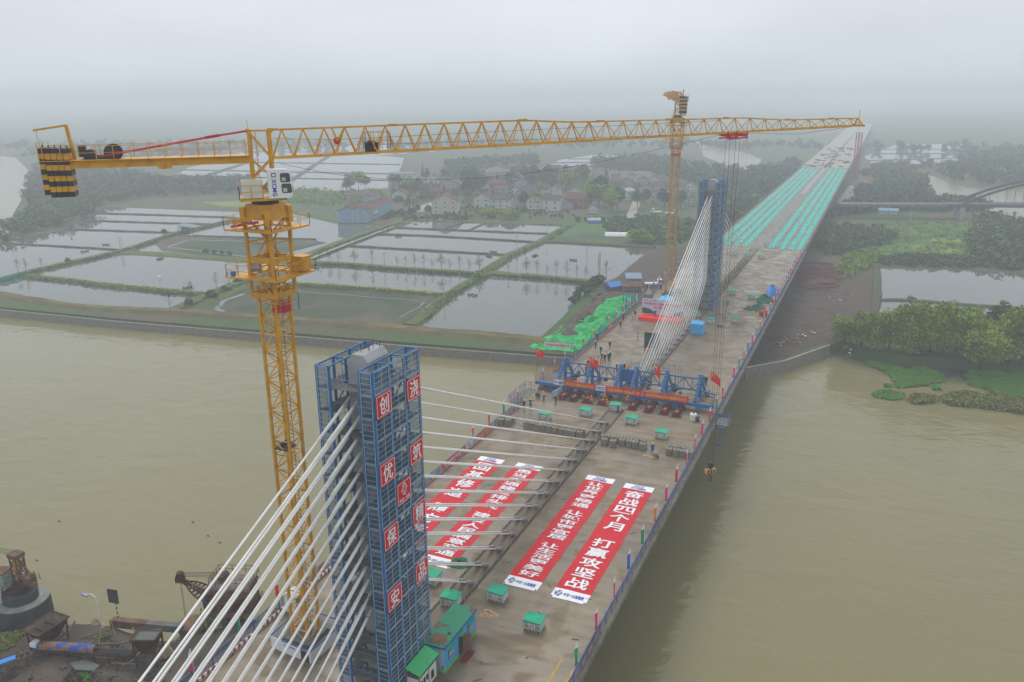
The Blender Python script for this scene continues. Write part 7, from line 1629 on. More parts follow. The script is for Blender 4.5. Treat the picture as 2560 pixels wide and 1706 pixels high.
# ================================================================== VILLAGE
RM = {'r': mat('roof_red_tile', (0.13, 0.046, 0.04), .8, var=.25, scale=.6), 'k': mat('roof_dark_tile', (0.065, 0.068, 0.072), .8, var=.25, scale=.6), 'b': mat('roof_brown_tile', (0.12, 0.08, 0.065), .8, var=.25, scale=.6), 'w': M['conc'], 'u': mat('roof_blue_sheet', (0.10, 0.26, 0.45), .5)}
WMAT = {'w': mat('wall_white', (0.58, 0.58, 0.55), .85, col2=(.46, .46, .42), scale=.3), 'g': mat('wall_grey', (0.36, 0.37, 0.36), .85, var=.12, scale=.4), 'c': mat('wall_cream', (0.52, 0.49, 0.38), .85, var=.1, scale=.4), 'b': mat('wall_blue', (0.23, 0.36, 0.49), .8, var=.08, scale=.4), 'r': mat('wall_brick', (0.25, 0.10, 0.075), .9, var=.2, scale=.5), 's': M['bluetarp']}
def house(pl, pr, he, hr, dep, gable, wm, rm, label, win=(0, 0), z=-8.8, flat=False, sidewin=0):
    a, c = at(*pl, z), at(*pr, z); d = c-a; L = d.length; u = d.normalized(); n = V((-u.y, u.x, 0))
    t = thing('house', label, 'house', (a.x+d.x/2, a.y+d.y/2, z), None, math.atan2(u.y, u.x))
    b = MB(); h2 = L/2
    if flat: b.prism([(-h2, 0), (h2, 0), (h2, dep), (-h2, dep)], 0, he)
    elif gable: b.extrude([(-h2, 0), (h2, 0), (h2, he), (0, hr-.05), (-h2, he)], (0, 0, 0), (1, 0, 0), (0, 0, 1), (0, dep, 0))
    else: b.extrude([(0, 0), (dep, 0), (dep, he), (dep/2, hr-.05), (0, he)], (-h2, 0, 0), (0, 1, 0), (0, 0, 1), (L, 0, 0))
    b.build('wall', WMAT[wm], t, world=False); b = MB(); o = .45
    if flat:
        b.box((0, dep/2, he+.12), (L+.5, dep+.5, .24)); [b.box((0, y, he+.5), (L+.4, .2, .6)) for y in (0, dep)]; [b.box((x, dep/2, he+.5), (.2, dep+.2, .6)) for x in (-h2, h2)]
    elif gable:
        sl = (hr-he)/h2
        for s in (-1, 1): e0 = (s*(h2+o), he-o*sl); P = [(e0[0], -o, e0[1]), (0, -o, hr), (0, dep+o, hr), (e0[0], dep+o, e0[1])]; b.mesh(P+[(x, y, z_+.18) for x, y, z_ in P], ((0, 1, 2, 3), (7, 6, 5, 4), (0, 4, 5, 1), (1, 5, 6, 2), (2, 6, 7, 3), (3, 7, 4, 0)))
    else:
        sl = (hr-he)/(dep/2)
        for y0, s in ((0, -1), (dep, 1)): P = [(-h2-o, y0+s*o, he-o*sl), (h2+o, y0+s*o, he-o*sl), (h2+o, dep/2, hr), (-h2-o, dep/2, hr)]; b.mesh(P+[(x, y, z_+.18) for x, y, z_ in P], ((0, 1, 2, 3), (7, 6, 5, 4), (0, 4, 5, 1), (1, 5, 6, 2), (2, 6, 7, 3), (3, 7, 4, 0)))
    b.build('roof', RM[rm], t, world=False)
    nx, nz = win
    for j in range(nz):
        for i in range(nx):
            x = -h2+L*(i+.5)/nx; zz = he*(j+.55)/nz; b = MB(); w_, h_ = min(1.3, L/nx*.5), min(1.4, he/nz*.45)
            b.box((x, -.02, zz), (w_, .1, h_)); f = b.build('window', M['bwhite'], t, world=False); MB().box((x, -.06, zz), (w_*.82, .06, h_*.84)).build('pane', M['glass'], f, world=False)
    for i in range(sidewin):
        for j in range(max(1, nz)):
            y = dep*(i+.5)/sidewin; zz = he*(j+.55)/max(1, nz); b = MB(); b.box((h2+.02, y, zz), (.1, 1.0, 1.1)); f = b.build('window', M['bwhite'], t, world=False); MB().box((h2+.06, y, zz), (.06, .8, .9)).build('pane', M['glass'], f, world=False)
    return t
# the long blue house at the water: a saw-tooth row of gables
def blue_house():
    a, c, e = at(844.5, 558.6, -8.8), at(916.8, 557.4, -8.8), at(979, 528.7, -8.8)
    u = (c-a).normalized(); n0 = (e-c); Ld = n0.length; n = n0.normalized(); W_ = (c-a).length; t = thing('house', 'long light blue two-storey house with a saw-tooth red roof at the water', 'house', (a.x, a.y, -8.8)); he, hr = 6.4, 8.6
    b = MB(); o = V((a.x, a.y, -8.8)); up = V((0, 0, 1))
    prof_ = [(0, 0), (W_, 0), (W_, he), (W_*.77, hr-.3), (W_*.54, he+.6), (W_*.36, hr), (W_*.18, he+.4), (0, he+.2)]
    b.extrude(prof_, o, u, up, n*9.0); b.build('wall', WMAT['b'], t)
    b = MB(); b.extrude([(0, 0), (7.5, 0), (7.5, he), (0, he)], o+u*(W_-7.5)+n*9.0, u, up, n*(Ld-9.0)); b.build('wing_wall', WMAT['b'], t)
    b = MB(); q = [(W_+.4, he-.2), (W_*.77, hr-.1), (W_*.54, he+.75), (W_*.36, hr+.2), (W_*.18, he+.55), (-.4, he+.2)]
    for (x0, z0), (x1, z1) in zip(q, q[1:]): A, B_ = o+u*x0+up*z0-n*.5, o+u*x1+up*z1-n*.5; b.mesh([A, B_, B_+n*10, A+n*10, A+up*.2, B_+up*.2, B_+n*10+up*.2, A+n*10+up*.2], ((0, 1, 2, 3), (7, 6, 5, 4), (0, 4, 5, 1), (1, 5, 6, 2), (2, 6, 7, 3), (3, 7, 4, 0)))
    k = 4
    for i in range(k):
        s0, s1 = 9.2+(Ld-9)*i/k, 9.2+(Ld-9)*(i+1)/k; zr = hr-.4+.5*(i % 2)
        A, B_ = o+u*(W_+.5)+up*(he-.1), o+u*(W_-3.75)+up*zr; C_ = o+u*(W_-8)+up*(he-.1)
        b.mesh([A+n*s0, A+n*s1, B_+n*s1, B_+n*s0], ((0, 1, 2, 3),)); b.mesh([B_+n*s0, B_+n*s1, C_+n*s1, C_+n*s0], ((0, 1, 2, 3),)); b.face((A+n*s0, B_+n*s0, C_+n*s0)); b.face((A+n*s1, B_+n*s1, C_+n*s1))
    b.build('roof', RM['r'], t)
    nf = V((u.y, -u.x, 0))
    for x, z in ((.36, 1.9), (.6, 1.9), (.82, 1.9), (.41, 4.7), (.63, 4.7), (.83, 4.7)):
        b = MB(); q0 = o+u*(W_*x)+up*z-n*.04; b.bar(q0-u*.55, q0+u*.55, .12, 1.4); w_ = b.build('window', M['bwhite'], t); b = MB(); q0 = q0-n*.06; b.bar(q0-u*.42, q0+u*.42, .08, 1.15); b.build('pane', M['glass'], w_)
    side = V((n.y, -n.x, 0))
    if side.dot(u) < 0: side = -side
    for s in (2.5, 6, 10.5, 14, 17.5, 21, 24.5):
        for z in (1.9, 4.7):
            if s > Ld-1: continue
            q0 = o+u*W_+n*s+up*z+side*.04; b = MB(); b.bar(q0-n*.7, q0+n*.7, .12, 1.5); w_ = b.build('window', M['bwhite'], t); b = MB(); q0 = q0+side*.06; b.bar(q0-n*.55, q0+n*.55, .08, 1.25); b.build('pane', M['glass'], w_)
    b = MB(); q0 = o+u*W_+n*12+up*3.3+side*.5; b.bar(q0-n*3, q0+n*3, 1.0, .15); b.bar(q0-n*3+side*.45+up*.5, q0+n*3+side*.45+up*.5, .08, .9); b.build('balcony', M['cream'], t)
    b = MB(); [b.bar(o+u*(W_*x)-n*.1, o+u*(W_*x)-n*.1+up*he, .1) for x in (.005, .54, .69, .995)]; b.build('downpipe', M['bwhite'], t)
blue_house()
h2_ = lambda x, y: (740+x/4.356, 430+y/4.356)
h3_ = lambda x, y: (1160+x/3.92, 380+y/3.92)
house(h2_(1480, 462), h2_(1765, 462), 7.2, 10.6, 11, True, 'c', 'r', 'pale three-storey gabled house with red roof above the ponds', (3, 3), sidewin=3)
house(h3_(100, 548), h3_(258, 550), 5.4, 8.4, 9, True, 'w', 'r', 'white gabled house with red roof, leftmost of the front row', (2, 2))
house(h3_(262, 555), h3_(455, 560), 5.4, 7.6, 8, False, 'w', 'k', 'white house with dark roof, second in the front row', (3, 2))
house(h3_(500, 528), h3_(612, 532), 7.0, 9.6, 10, True, 'g', 'k', 'grey gabled house with dark roof, third in the front row', (1, 2))
house(h3_(615, 565), h3_(762, 565), 5.6, 8.0, 10, True, 'w', 'r', 'white house with red roof and tall windows, fourth in the front row', (2, 2))
house(h3_(766, 578), h3_(936, 582), 6.2, 8.2, 8, False, 'w', 'k', 'white two-storey house with dark parapet roof, fifth in the front row', (2, 2))
house(h3_(985, 545), h3_(1172, 560), 5.4, 8.4, 9, False, 'r', 'r', 'dark red brick house with red roof right of the front row', (2, 1))
house(h3_(960, 560), h3_(1075, 560), 2.6, 4.4, 5, True, 'g', 'k', 'low annex with black gable in front of the dark red house')
house(h3_(1215, 602), h3_(1318, 602), 2.6, 4.6, 5, True, 'w', 'k', 'small white gabled pavilion with three dark openings', (3, 1))
house(h3_(1548, 480), h3_(1668, 470), 5.6, 7.0, 7, False, 'w', 'w', 'white two-storey house with blue front beside the village lane', (3, 2))
house(h3_(1215, 708), h3_(1334, 708), 1.9, 2.7, 5, False, 's', 'w', 'small bright blue shed with pale roof beyond the pond', z=-9)
rows_ = {
 'by the right lane': [(1825, 1935, 505, 5, 7.6, 'w', 'k', 1), (1885, 2000, 520, 3.6, 5.6, 'g', 'k', 0), (1720, 1840, 430, 5, 7.2, 'g', 'k', 1), (1820, 1960, 400, 5, 7, 'g', 'b', 0), (1690, 1800, 340, 4.8, 6.8, 'g', 'k', 1), (1800, 1910, 330, 4.8, 6.8, 'w', 'k', 1), (1920, 2040, 345, 4.8, 6.8, 'g', 'b', 0), (2100, 2240, 500, 5.2, 7.8, 'w', 'k', 1), (2180, 2275, 530, 4.2, 6.4, 'g', 'b', 1), (2060, 2170, 420, 5, 7, 'w', 'k', 0), (2175, 2262, 395, 4.5, 6.8, 'w', 'k', 1), (1960, 2060, 470, 4.6, 6.8, 'g', 'k', 1)],
 'along the middle lane': [(1425, 1560, 360, 5, 7, 'r', 'b', 0), (1540, 1645, 355, 5, 7, 'g', 'r', 1), (1500, 1580, 420, 4.4, 6.4, 'g', 'k', 1), (1255, 1390, 260, 5, 7.4, 'g', 'b', 1), (1590, 1680, 300, 4.6, 6.4, 'w', 'k', 1), (1440, 1510, 300, 4.5, 6.4, 'g', 'k', 0)],
 'in the far row': [(720, 860, 225, 5.5, 8.2, 'w', 'b', 1), (850, 930, 230, 5.5, 8, 'g', 'r', 0), (930, 1040, 230, 5.5, 8.2, 'w', 'b', 1), (1040, 1150, 230, 5.5, 8, 'g', 'b', 1), (660, 760, 270, 4.5, 6.5, 'w', 'k', 0), (860, 980, 265, 4, 6, 'r', 'b', 0), (1020, 1130, 262, 4.4, 6.2, 'w', 'k', 0)],
 'at the left of the village': [(150, 290, 300, 4.6, 6.6, 'g', 'b', 0), (215, 432, 250, 6.5, 9.5, 'w', 'r', 1), (330, 440, 290, 4.5, 6.5, 'w', 'k', 0), (475, 575, 285, 4.4, 6.4, 'w', 'k', 1), (250, 400, 370, 4.4, 6.6, 'r', 'r', 0), (490, 610, 370, 4.5, 6.8, 'g', 'k', 1), (455, 545, 440, 4.5, 6.4, 'w', 'k', 1), (580, 700, 440, 4.6, 6.8, 'g', 'k', 0), (720, 830, 430, 4.6, 6.8, 'w', 'r', 0), (830, 935, 435, 4.6, 6.8, 'w', 'k', 1), (1030, 1150, 450, 4.6, 7, 'w', 'b', 1), (300, 420, 440, 4.8, 6.8, 'g', 'b', 0)]}
KN = {'w': 'white', 'g': 'grey', 'r': 'red brick', 'k': 'dark', 'b': 'brown'}
for nm, L_ in rows_.items():
    for i, (x0, x1, y, he, hr, wm, rm, gb) in enumerate(sorted(L_)):
        house(h3_(x0, y), h3_(x1, y+2), he, hr, random.uniform(7, 9.5), bool(gb), wm, rm, f'{KN[wm]} {"gabled " if gb else ""}house with {"red" if rm == "r" else KN[rm]} roof {nm}, {ORD[i]} from the left', (2, 2) if y > 380 else (2, 1))
house(h3_(1405, 275), h3_(1830, 270), 4.5, 5, 8, False, 'w', 'w', 'long low white flat building at the back of the village', flat=True)
house(h2_(1005, 138), h2_(1280, 142), 7.5, 8, 12, False, 'w', 'w', 'big white flat-roofed building standing alone behind the blue house', (4, 2), flat=True)
for i, (x0, x1, y, he, hr, wm, rm, gb) in enumerate([(1050, 1195, 310, 4, 6.4, 'w', 'r', 1), (1432, 1560, 130, 4.5, 6.6, 'w', 'k', 1), (1545, 1690, 165, 5, 7.2, 'w', 'k', 0), (1570, 1760, 195, 4.2, 6.6, 'g', 'k', 1), (1680, 1800, 170, 5, 7.2, 'w', 'k', 1), (1452, 1590, 290, 4.4, 6.6, 'r', 'r', 0), (560, 880, 330, 4.2, 6.2, 'g', 'b', 0)]):
    house(h2_(x0, y), h2_(x1, y+2), he, hr, 8, bool(gb), wm, rm, f'{KN.get(wm, "light blue")} {"gabled " if gb else ""}house with {"red" if rm == "r" else KN[rm]} roof behind the long blue house, {ORD[i]} from the left', (2, 2))
# greenhouse and white sheds among the gardens
p, q = at(*h3_(1380, 826), -8.9), at(*h3_(1600, 830), -8.9); d = q-p; n = V((-d.y, d.x, 0)).normalized()*4; b = MB(); k = 8
for j in range(k): f = lambda jj, s: p+d*s+n*(jj/k)+V((0, 0, 1.6*math.sin(math.pi*jj/k))); b.face((f(j, 0), f(j, 1), f(j+1, 1), f(j+1, 0)))
b.face([p+n*(jj/k)+V((0, 0, 1.6*math.sin(math.pi*jj/k))) for jj in range(k+1)]); b.face([q+n*(jj/k)+V((0, 0, 1.6*math.sin(math.pi*jj/k))) for jj in range(k+1)])
tag(b.build('greenhouse', M['bwhite'], org=tuple(p)), 'long low white plastic greenhouse beyond the largest pond', 'greenhouse')
# ---- village trees
for i, (x, y, k, s) in enumerate([(1245, 540, 'light', 1.35), (1320, 520, 'round2', 1.5), (1370, 540, 'light', 1.3), (1440, 590, 'light', 1.2), (1500, 575, 'round', 1.25), (1280, 470, 'round', 1.2), (1230, 450, 'light', 1.1), (1390, 350, 'cone', 1.2), (1640, 250, 'cone', .9), (1410, 400, 'cone', .9), (820, 330, 'round2', 1.3), (780, 350, 'round', 1.2), (900, 350, 'round', 1.2), (960, 370, 'light', 1.2), (1040, 370, 'light', 1.3), (1110, 350, 'round', 1.3), (1160, 330, 'round2', 1.3), (1180, 290, 'round', 1.2), (1000, 330, 'round2', 1.2), (700, 320, 'round2', 1.2), (680, 370, 'round', 1.1), (600, 290, 'round', 1.1), (740, 430, 'light', .8), (560, 510, 'round2', .8), (430, 340, 'round', 1.0), (180, 400, 'round', 1.2), (60, 420, 'round', 1.3), (110, 350, 'round2', 1.2), (20, 330, 'round', 1.3), (40, 470, 'round2', 1.1), (1700, 560, 'round', 1.0), (1780, 520, 'round', .9), (1960, 560, 'round2', 1.0), (2120, 560, 'round', 1.0), (640, 60, 'cone', .9), (700, 560, 'light', 1.0), (820, 560, 'light', .9), (580, 560, 'round2', .9)]):
    p = at(*h3_(x, y), -9); tree(k, p.x, p.y, -9, f'village tree {"of slender conical shape" if k == "cone" else ("with dark crown" if k == "round2" else ("with light green crown" if k == "light" else "with green crown"))} in the village, {ORD[i]} counted from the lane' , 'trees among the village houses', s if k == 'cone' else s*1.45)
for i, (x, y, k, s) in enumerate([(600, 200, 'light', 1.7), (680, 170, 'light', 1.7), (560, 230, 'round', 1.4), (760, 190, 'round', 1.3), (1060, 150, 'light', 1.3), (1120, 170, 'round', 1.3), (1240, 210, 'light', 1.4), (1300, 260, 'round', 1.2), (1180, 280, 'round2', 1.2), (1340, 200, 'round', 1.2), (1330, 420, 'bushd', 1.5), (1440, 425, 'bushd', 1.5), (1110, 330, 'bushd', 1.8), (1150, 480, 'bushd', 1.8), (1050, 490, 'bushd', 1.8), (980, 520, 'bushd', 1.4), (1250, 470, 'bushd', 1.8), (1860, 330, 'round', 1.1), (1900, 290, 'round', 1.3), (1960, 250, 'round2', 1.3), (1420, 100, 'round2', 1.2), (1380, 60, 'cone', .9)]):
    p = at(*h2_(x, y), -9); tree(k, p.x, p.y, -9, f'{"bush" if k == "bushd" else "tree"} beside or behind the long blue house, {ORD[i]} of the greenery there', 'greenery round the blue house', s)
# ---- woods and scrub too dense to count
def inside(poly, n):
    P = np.array([(p.x, p.y) for p in poly]); lo, hi = P.min(0), P.max(0); out = []; k = 0
    while sum(len(o) for o in out) < n and k < 60:
        Q = lo+RNG.random((n*2, 2))*(hi-lo); out.append(Q[sdist(Q, P) > 0]); k += 1
    return np.concatenate(out)[:n]
def wood(px, n, h, m, name, leaves=46, size=.8, rr=None, z=-9.0, mixc=.25):
    Q = inside(pxs(px, z), n); L = Leaves()
    for x, y in Q:
        s = random.uniform(.6, 1.25)*h; r = (rr or s*.62); c = 1+random.uniform(-mixc, mixc); L.crown((x, y, z+s*.5), (r, r, s*.55), leaves, size*random.uniform(.8, 1.2), (c*random.uniform(.9, 1.15), c, c*random.uniform(.85, 1.1)), lumps=5)
    o = L.build(name, M[m]); o['kind'] = 'stuff'; return o
wood([(-120, 655), (0, 608), (60, 588), (150, 568), (225, 545), (240, 528), (262, 512), (330, 500), (420, 492), (520, 487), (640, 480), (640, 452), (500, 455), (420, 460), (300, 470), (180, 480), (90, 520), (40, 560), (0, 590), (-120, 620)], 620, 6.0, 'leaf', 'wood')
wood([(60, 500), (75, 440), (120, 410), (300, 430), (420, 455), (640, 470), (640, 486), (450, 480), (300, 478), (150, 485), (80, 515)], 420, 6.5, 'leafb', 'wood', size=1.0)
wood([(400, 400), (60, 400), (60, 375), (560, 370), (560, 395)], 220, 7, 'leafd', 'wood', 36, 1.3)
wood([(690, 520), (640, 505), (660, 470), (760, 478), (850, 482), (960, 478), (960, 500), (840, 520), (760, 512)], 240, 3.4, 'leafl', 'wood', 36, .6)
wood([(975, 488), (1040, 470), (1120, 460), (1200, 470), (1180, 500), (1100, 500), (1010, 520)], 130, 4.5, 'leaf', 'wood', 40, .7)
wood([(1070, 440), (1180, 420), (1320, 425), (1420, 440), (1400, 470), (1250, 470), (1120, 465)], 260, 5, 'leafd', 'wood', 36, .9)
wood([(1100, 410), (1340, 395), (1350, 412), (1120, 428)], 160, 6, 'leafd', 'wood', 36, 1.1)
wood([(1470, 405), (1640, 395), (1740, 420), (1820, 430), (1940, 425), (1990, 400), (2000, 440), (1900, 500), (1780, 520), (1750, 470), (1640, 440), (1500, 425)], 620, 7, 'leafd', 'wood', 44, 1.0)
wood([(1500, 560), (1560, 545), (1680, 548), (1760, 555), (1770, 600), (1640, 618), (1590, 585), (1520, 590)], 330, 2.4, 'leaf', 'scrub', 36, .5, 1.9)
wood([(1790, 520), (1900, 500), (1870, 560), (1780, 610)], 150, 4, 'leafd', 'scrub', 40, .7)
wood([(2050, 560), (2090, 545), (2200, 530), (2480, 530), (2440, 512), (2380, 508), (2250, 505), (2150, 500), (2110, 520)], 380, 5.5, 'leafd', 'wood', 44, .9)
wood([(2140, 478), (2230, 470), (2310, 480), (2340, 500), (2250, 504), (2140, 496)], 200, 6, 'leafd', 'wood', 40, .9)
wood([(2180, 450), (2230, 438), (2320, 460), (2310, 475), (2230, 470)], 130, 7, 'leaf', 'wood', 40, 1.0)
wood([(2330, 430), (2420, 395), (2500, 380), (2700, 390), (2700, 470), (2560, 465), (2420, 462), (2340, 440)], 380, 8, 'leafd', 'wood', 44, 1.2)
wood([(2440, 560), (2490, 545), (2560, 570), (2640, 600), (2700, 700), (2560, 672), (2440, 660), (2420, 610)], 360, 5.0, 'leaf', 'wood', 50, .75)
wood([(2020, 610), (2050, 560), (2200, 575), (2250, 600), (2200, 620), (2130, 640), (2060, 640)], 260, 3.2, 'leaf', 'scrub', 40, .6)
wood([(2120, 640), (2190, 628), (2190, 664), (2110, 700), (2090, 670)], 120, 2.2, 'leafl', 'scrub', 40, .45, 1.6)
wood([(2200, 664), (2560, 678), (2560, 660), (2300, 640), (2200, 645)], 220, 2.0, 'leaf', 'scrub', 40, .5, 1.8)
wood([(2140, 440), (2200, 415), (2330, 410), (2330, 425), (2210, 445)], 90, 5, 'leafb', 'wood', 34, 1.1)
for y0, n in ((358, 420),):
    wood([(-200, y0+20), (1700, y0+14), (2640, y0+30), (2640, y0+14), (1700, y0), (-200, y0+5)], n, 8, 'leafd', 'far_wood', 30, 1.8)
for px, n, h in (([(1340, 455), (1420, 440), (1500, 445), (1530, 500), (1460, 520), (1350, 500)], 70, 4.5), ([(1180, 480), (1330, 470), (1340, 495), (1190, 505)], 60, 3.5), ([(1500, 470), (1640, 455), (1700, 480), (1640, 500), (1520, 500)], 70, 3.5), ([(1100, 500), (1180, 515), (1430, 535), (1440, 548), (1180, 548), (1070, 535)], 110, 1.8), ([(1010, 545), (1160, 538), (1180, 552), (1010, 556)], 60, 1.6), ([(1440, 548), (1560, 545), (1560, 552), (1440, 556)], 50, 1.4)):
    wood(px, n, h, 'leaf', 'garden_growth', 44, .5)
wood([(2100, 570), (2300, 557), (2480, 562), (2550, 600), (2540, 640), (2250, 640), (2120, 625)], 330, 1.3, 'leafl', 'scrub', 30, .38, 2.0, mixc=.35)
wood([(2140, 640), (2560, 645), (2560, 670), (2200, 662)], 160, 1.5, 'leaf', 'scrub', 36, .45, 1.8)
# sedge and grass islands at the foot of the right bank
def sedge(px, n, h, m, name='sedge', z=-11.9, size=.3, k=14):
    Q = inside(pxs(px, z), n); dd = sdist(Q, [(p.x, p.y) for p in pxs(px, z)]); Q = Q[vnoise(Q, 3.1, 5)+vnoise(Q, 1.2, 6)*.5 > -.16-.06*np.clip(dd, 0, 5)+.12*(dd < 1.2)]
    P = np.c_[Q, np.full(len(Q), z)]; L = Leaves(); L.tufts(P, h, k, size); o = L.build(name, M[m]); o['kind'] = 'stuff'; return o
def islet(px, z=-11.86, m='mud'): return sheet('mud_bank', pxs(px, z), z, m)
R5 = lambda l: [r5b_(*q) for q in l]
A1 = R5([(1010, 900), (1080, 880), (1170, 900), (1260, 930), (1420, 920), (1520, 940), (1640, 990), (1710, 1030), (1680, 1065), (1560, 1090), (1420, 1100), (1290, 1110), (1260, 1070), (1230, 1010), (1160, 960), (1060, 930)])
A2 = R5([(1070, 1160), (1150, 1140), (1280, 1130), (1360, 1160), (1360, 1200), (1240, 1210), (1120, 1190)])
A3 = R5([(1800, 1000), (1900, 970), (2100, 980), (2500, 975), (2700, 1000), (2700, 1300), (2353, 1240), (2150, 1170), (2000, 1110), (1880, 1080)])
A4 = R5([(1680, 1200), (1800, 1170), (2000, 1180), (2150, 1180), (2400, 1250), (2700, 1310), (2700, 1380), (2353, 1320), (2150, 1290), (1900, 1270), (1700, 1240)])
islet(A1); islet(A2); islet(A3); islet(A4)
sheet('mud_bank', pxs(R5([(870, 850), (1000, 890), (1150, 970), (1250, 1010), (1500, 950), (1700, 1030), (1830, 1000), (2353, 980), (2600, 975), (2600, 930), (1900, 940), (1300, 850), (1000, 830)]), -11.9), -11.88, 'mud')
sedge(A1, 2400, .32, 'grass', size=.2, k=22); sedge(A2, 640, .32, 'grass', size=.2, k=22); sedge(A3, 4600, .34, 'grass', size=.24, k=22); sedge(A4, 1500, 1.0, 'reed', 'reeds', size=.36)
sedge(R5([(1390, 1180), (1590, 1190), (1580, 1230), (1430, 1240)]), 240, .8, 'reed', 'reeds'); sedge(R5([(1180, 1085), (1230, 1085), (1230, 1100), (1190, 1100)]), 40, .4, 'grass'); sedge(R5([(1590, 1105), (1630, 1100), (1640, 1125), (1600, 1125)]), 40, .5, 'grass')
# weeds on the lower-left shore, bank tufts
sedge([r6b_(*q) for q in [(820, 1010), (900, 930), (1010, 890), (1010, 960), (930, 1020)]], 160, .5, 'reed', 'weeds', -8.9, .16, 10)
sedge([r6b_(*q) for q in [(0, 1000), (140, 960), (180, 990), (60, 1110), (0, 1120)]], 220, .5, 'reed', 'weeds', -8.8, .16, 10)
sedge([r6b_(*q) for q in [(660, 1290), (720, 1270), (790, 1310), (740, 1360), (660, 1340)]], 120, .3, 'grass', 'weeds', -8.9, .13, 9)
sedge([r6b_(*q) for q in [(1740, 870), (1800, 800), (1840, 860), (1800, 930)]], 120, 1.2, 'reed', 'reeds', -9.2, .22, 12)
sedge([r6b_(*q) for q in [(480, 1310), (680, 1250), (650, 1400), (480, 1400)]], 120, .5, 'leafb', 'weeds', -8.9, .18, 9)
sedge([r6b_(*q) for q in [(870, 870), (920, 880), (900, 905), (870, 900)]], 50, .3, 'grass', 'weeds', -9.0, .13, 9)
sedge([(1440, 800), (1500, 735), (1520, 742), (1470, 800), (1440, 830)], 200, .5, 'leafb', 'weeds', -8.6, .25, 9)
L = Leaves()                                                     # low growth along the dikes and the river bank
for px, n, h, c in (([(452, 776), (598, 713), (720, 664), (827, 620), (930, 582), (1010, 556)], 1500, .35, (1, 1, 1)), ([(0, 701), (109, 673), (217, 649), (300, 630), (361, 611), (440, 585), (590, 549)], 1100, .35, (1.1, 1, .9)), ([(720, 658), (855, 662), (970, 672), (1213, 688), (1330, 693), (1490, 709)], 1400, .3, (1.1, 1.05, .8)), ([(1205, 684), (1282, 638), (1355, 605), (1425, 564)], 500, .35, (1, 1, .8)), ([(1213, 690), (1176, 707), (1130, 734), (1098, 759), (1055, 795)], 500, .4, (1.3, 1.3, .8)), ([(60, 690), (163, 700), (270, 714), (380, 723), (500, 736)], 900, .35, (2.2, 1.9, 1.1)), ([(725, 710), (920, 723), (1110, 738)], 500, .3, (1.8, 1.5, 1))):
    P = pxs(px, -8.35); S = [(c_-a).length for a, c_ in zip(P, P[1:])]; tot = sum(S); pts = []
    for _ in range(n):
        r = random.random()*tot; i = 0
        while r > S[i]: r -= S[i]; i += 1
        q = P[i].lerp(P[i+1], r/S[i]); pts.append((q.x+random.gauss(0, 1.0), q.y+random.gauss(0, 1.0), -8.45))
    L.tufts(np.array(pts), h, 5, .26, c)
L.build('dike_growth', M['leaf'])['kind'] = 'stuff'
# litter on the bare ground
b = MB()
for i in range(170):
    q = at(random.uniform(1900, 2130), random.uniform(660, 900), -8.4); 
    if q.x < 18.5: continue
    s = random.uniform(.12, .45); b.mi(random.choice((0, 2, 1, 2, 2))).box((q.x, q.y, -8.5+random.uniform(-.3, .2)), (s, s*random.uniform(.3, 2.5), s*.3), random.uniform(0, 3))
for i in range(46):
    q = at(random.uniform(1985, 2060), random.uniform(655, 720), -8.2); a = random.uniform(-.4, .4); b.mi(3).bar((q.x, q.y, -8.2), (q.x+7*math.cos(a), q.y+7*math.sin(a), -8.0), .25)
for i in range(60):
    q = at(random.uniform(1930, 2000), random.uniform(835, 860), -8.2); s = random.uniform(.2, .7); b.mi(random.choice((0, 2, 2, 2, 3))).box((q.x, q.y, -8.2), (s, s, s*.5), random.uniform(0, 3))
tag(b.build('litter', [M['sand'], M['bwhite'], M['rustl'], M['maroon'], M['bluetarp']]), kind='stuff')
# ================================================================== FAR: ARCH BRIDGE, GANTRY MASTS
def arch_bridge():
    P = lambda x, y, z: at(x, y, z)
    a = P(2400, 512, -2.0); t = thing('arch_bridge', 'dark steel arch bridge crossing the river in the haze at the right edge', 'bridge', (a.x, a.y, -9))
    c = P(2640, 514, -2.0); d = (c-a); Ln = d.length; u = d.normalized(); n = V((-u.y, u.x, 0)); Sp = 95.0; H = 12.0
    dk = mat('arch_steel', (0.06, 0.07, 0.08), .6)
    b = MB(); b.bar(a-u*8+V((0, 0, 0)), a+u*(Sp+60), 10, 1.5); b.build('deck', dk, t); b = MB(); b.bar(a-u*60+V((0, 0, -.4)), a-u*8+V((0, 0, -.2)), 8, 1.3); b.build('approach_deck', M['concd'], t)
    for s in (-4.6, 4.6):
        b = MB(); Q = [a+u*(Sp*i/24)+n*s+V((0, 0, 1+H*4*(i/24)*(1-i/24))) for i in range(25)]; 
        for q0, q1_ in zip(Q, Q[1:]): b.bar(q0, q1_, .8, 1.2)
        b.build('arch_rib', dk, t); b = MB()
        for i in range(2, 23): b.bar(Q[i], a+u*(Sp*i/24)+n*s, .16)
        b.build('hanger', dk, t)
    b = MB(); [b.bar(a+u*(Sp*i/24)-n*4.6+V((0, 0, 1+H*4*(i/24)*(1-i/24))), a+u*(Sp*i/24)+n*4.6+V((0, 0, 1+H*4*(i/24)*(1-i/24))), .5) for i in (6, 9, 12, 15, 18)]; b.build('cross_beam', dk, t)
    for s in (0, Sp): MB().box(tuple(a+u*s+V((0, 0, -5.5))), (2.5, 9, 9), math.atan2(u.y, u.x)).build('pier', M['conc'], t)
arch_bridge()
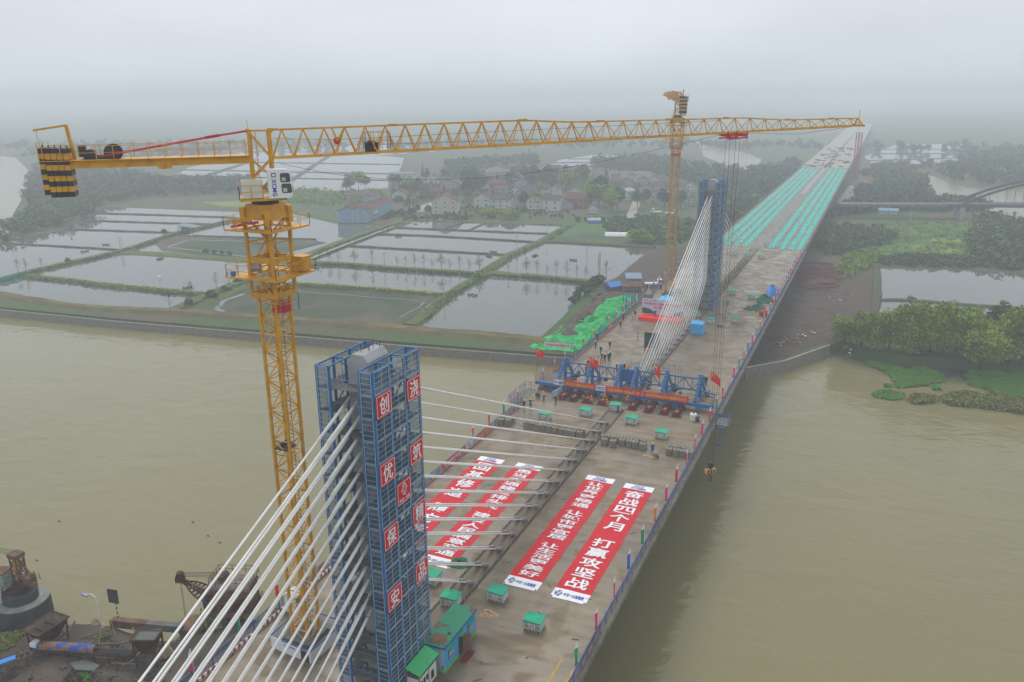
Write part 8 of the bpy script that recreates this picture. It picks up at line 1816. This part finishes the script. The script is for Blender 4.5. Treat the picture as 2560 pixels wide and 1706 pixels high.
for px, lab in ((2132, 'red lattice mast beside the far approach viaduct, left one of the pair'), (2139, 'red lattice mast beside the far approach viaduct, right one of the pair')):
    p = at(px, 456, -9); t = thing('lattice_mast', lab, 'mast', (p.x, p.y, -9), 'pair of red masts by the viaduct'); b = MB(); lattice_mast(b, p.x, p.y, -9, 26, 1.0, .5, .22, 3.2); b.build('shaft', M['stripe_r'], t); MB().box((p.x, p.y, -8.6), (3, 3, .8)).build('base', M['conc'], t)
p = at(2164, 462, -8.8); t = thing('excavator', 'small orange excavator beside the red masts', 'excavator', (p.x, p.y, -8.9)); MB().box((p.x, p.y, -8.3), (4, 2.8, .9)).build('track', M['dark'], t); MB().box((p.x, p.y, -7.2), (3, 2.4, 1.4)).build('body', M['hivis'], t); b = MB(); b.bar((p.x+1, p.y, -6.8), (p.x+4, p.y, -3.4), .5); b.bar((p.x+4, p.y, -3.4), (p.x+5.6, p.y, -5.6), .4); b.build('arm', M['hivis'], t)
p = at(2220, 536, -8.9); t = thing('blue_sheds', 'pale blue low shed roof in the bushes on the right bank', 'shed', (p.x, p.y, -9)); MB().box((p.x, p.y, -7.8), (9, 5, 2.2)).build('wall', M['cream'], t); b = MB(); b.extrude([(-3, 0), (3, 0), (0, 1.1)], (p.x-5, p.y, -6.7), (0, 1, 0), (0, 0, 1), (10, 0, 0)); b.build('roof', RM['u'], t)
# ================================================================== THE HAZE
b = MB(); x0, x1, y0, y1, z0, z1 = -7100, 7100, -1600, 9100, -13.2, 76.0
b.mesh([(x0, y0, z0), (x1, y0, z0), (x1, y1, z0), (x0, y1, z0), (x0, y0, z1), (x1, y0, z1), (x1, y1, z1), (x0, y1, z1)], ((3, 2, 1, 0), (4, 5, 6, 7), (0, 1, 5, 4), (1, 2, 6, 5), (2, 3, 7, 6), (3, 0, 4, 7)))
hm_ = bpy.data.materials.new('haze'); hm_.use_nodes = True; ht = hm_.node_tree; ht.nodes.clear(); vo = ht.nodes.new('ShaderNodeVolumePrincipled'); vo.inputs['Color'].default_value = (0.90, 0.95, 1.0, 1); vo.inputs['Density'].default_value = HAZE_DENSITY; ho = ht.nodes.new('ShaderNodeOutputMaterial'); ht.links.new(vo.outputs[0], ho.inputs['Volume'])
hz = b.build('haze', hm_); hz['kind'] = 'stuff'
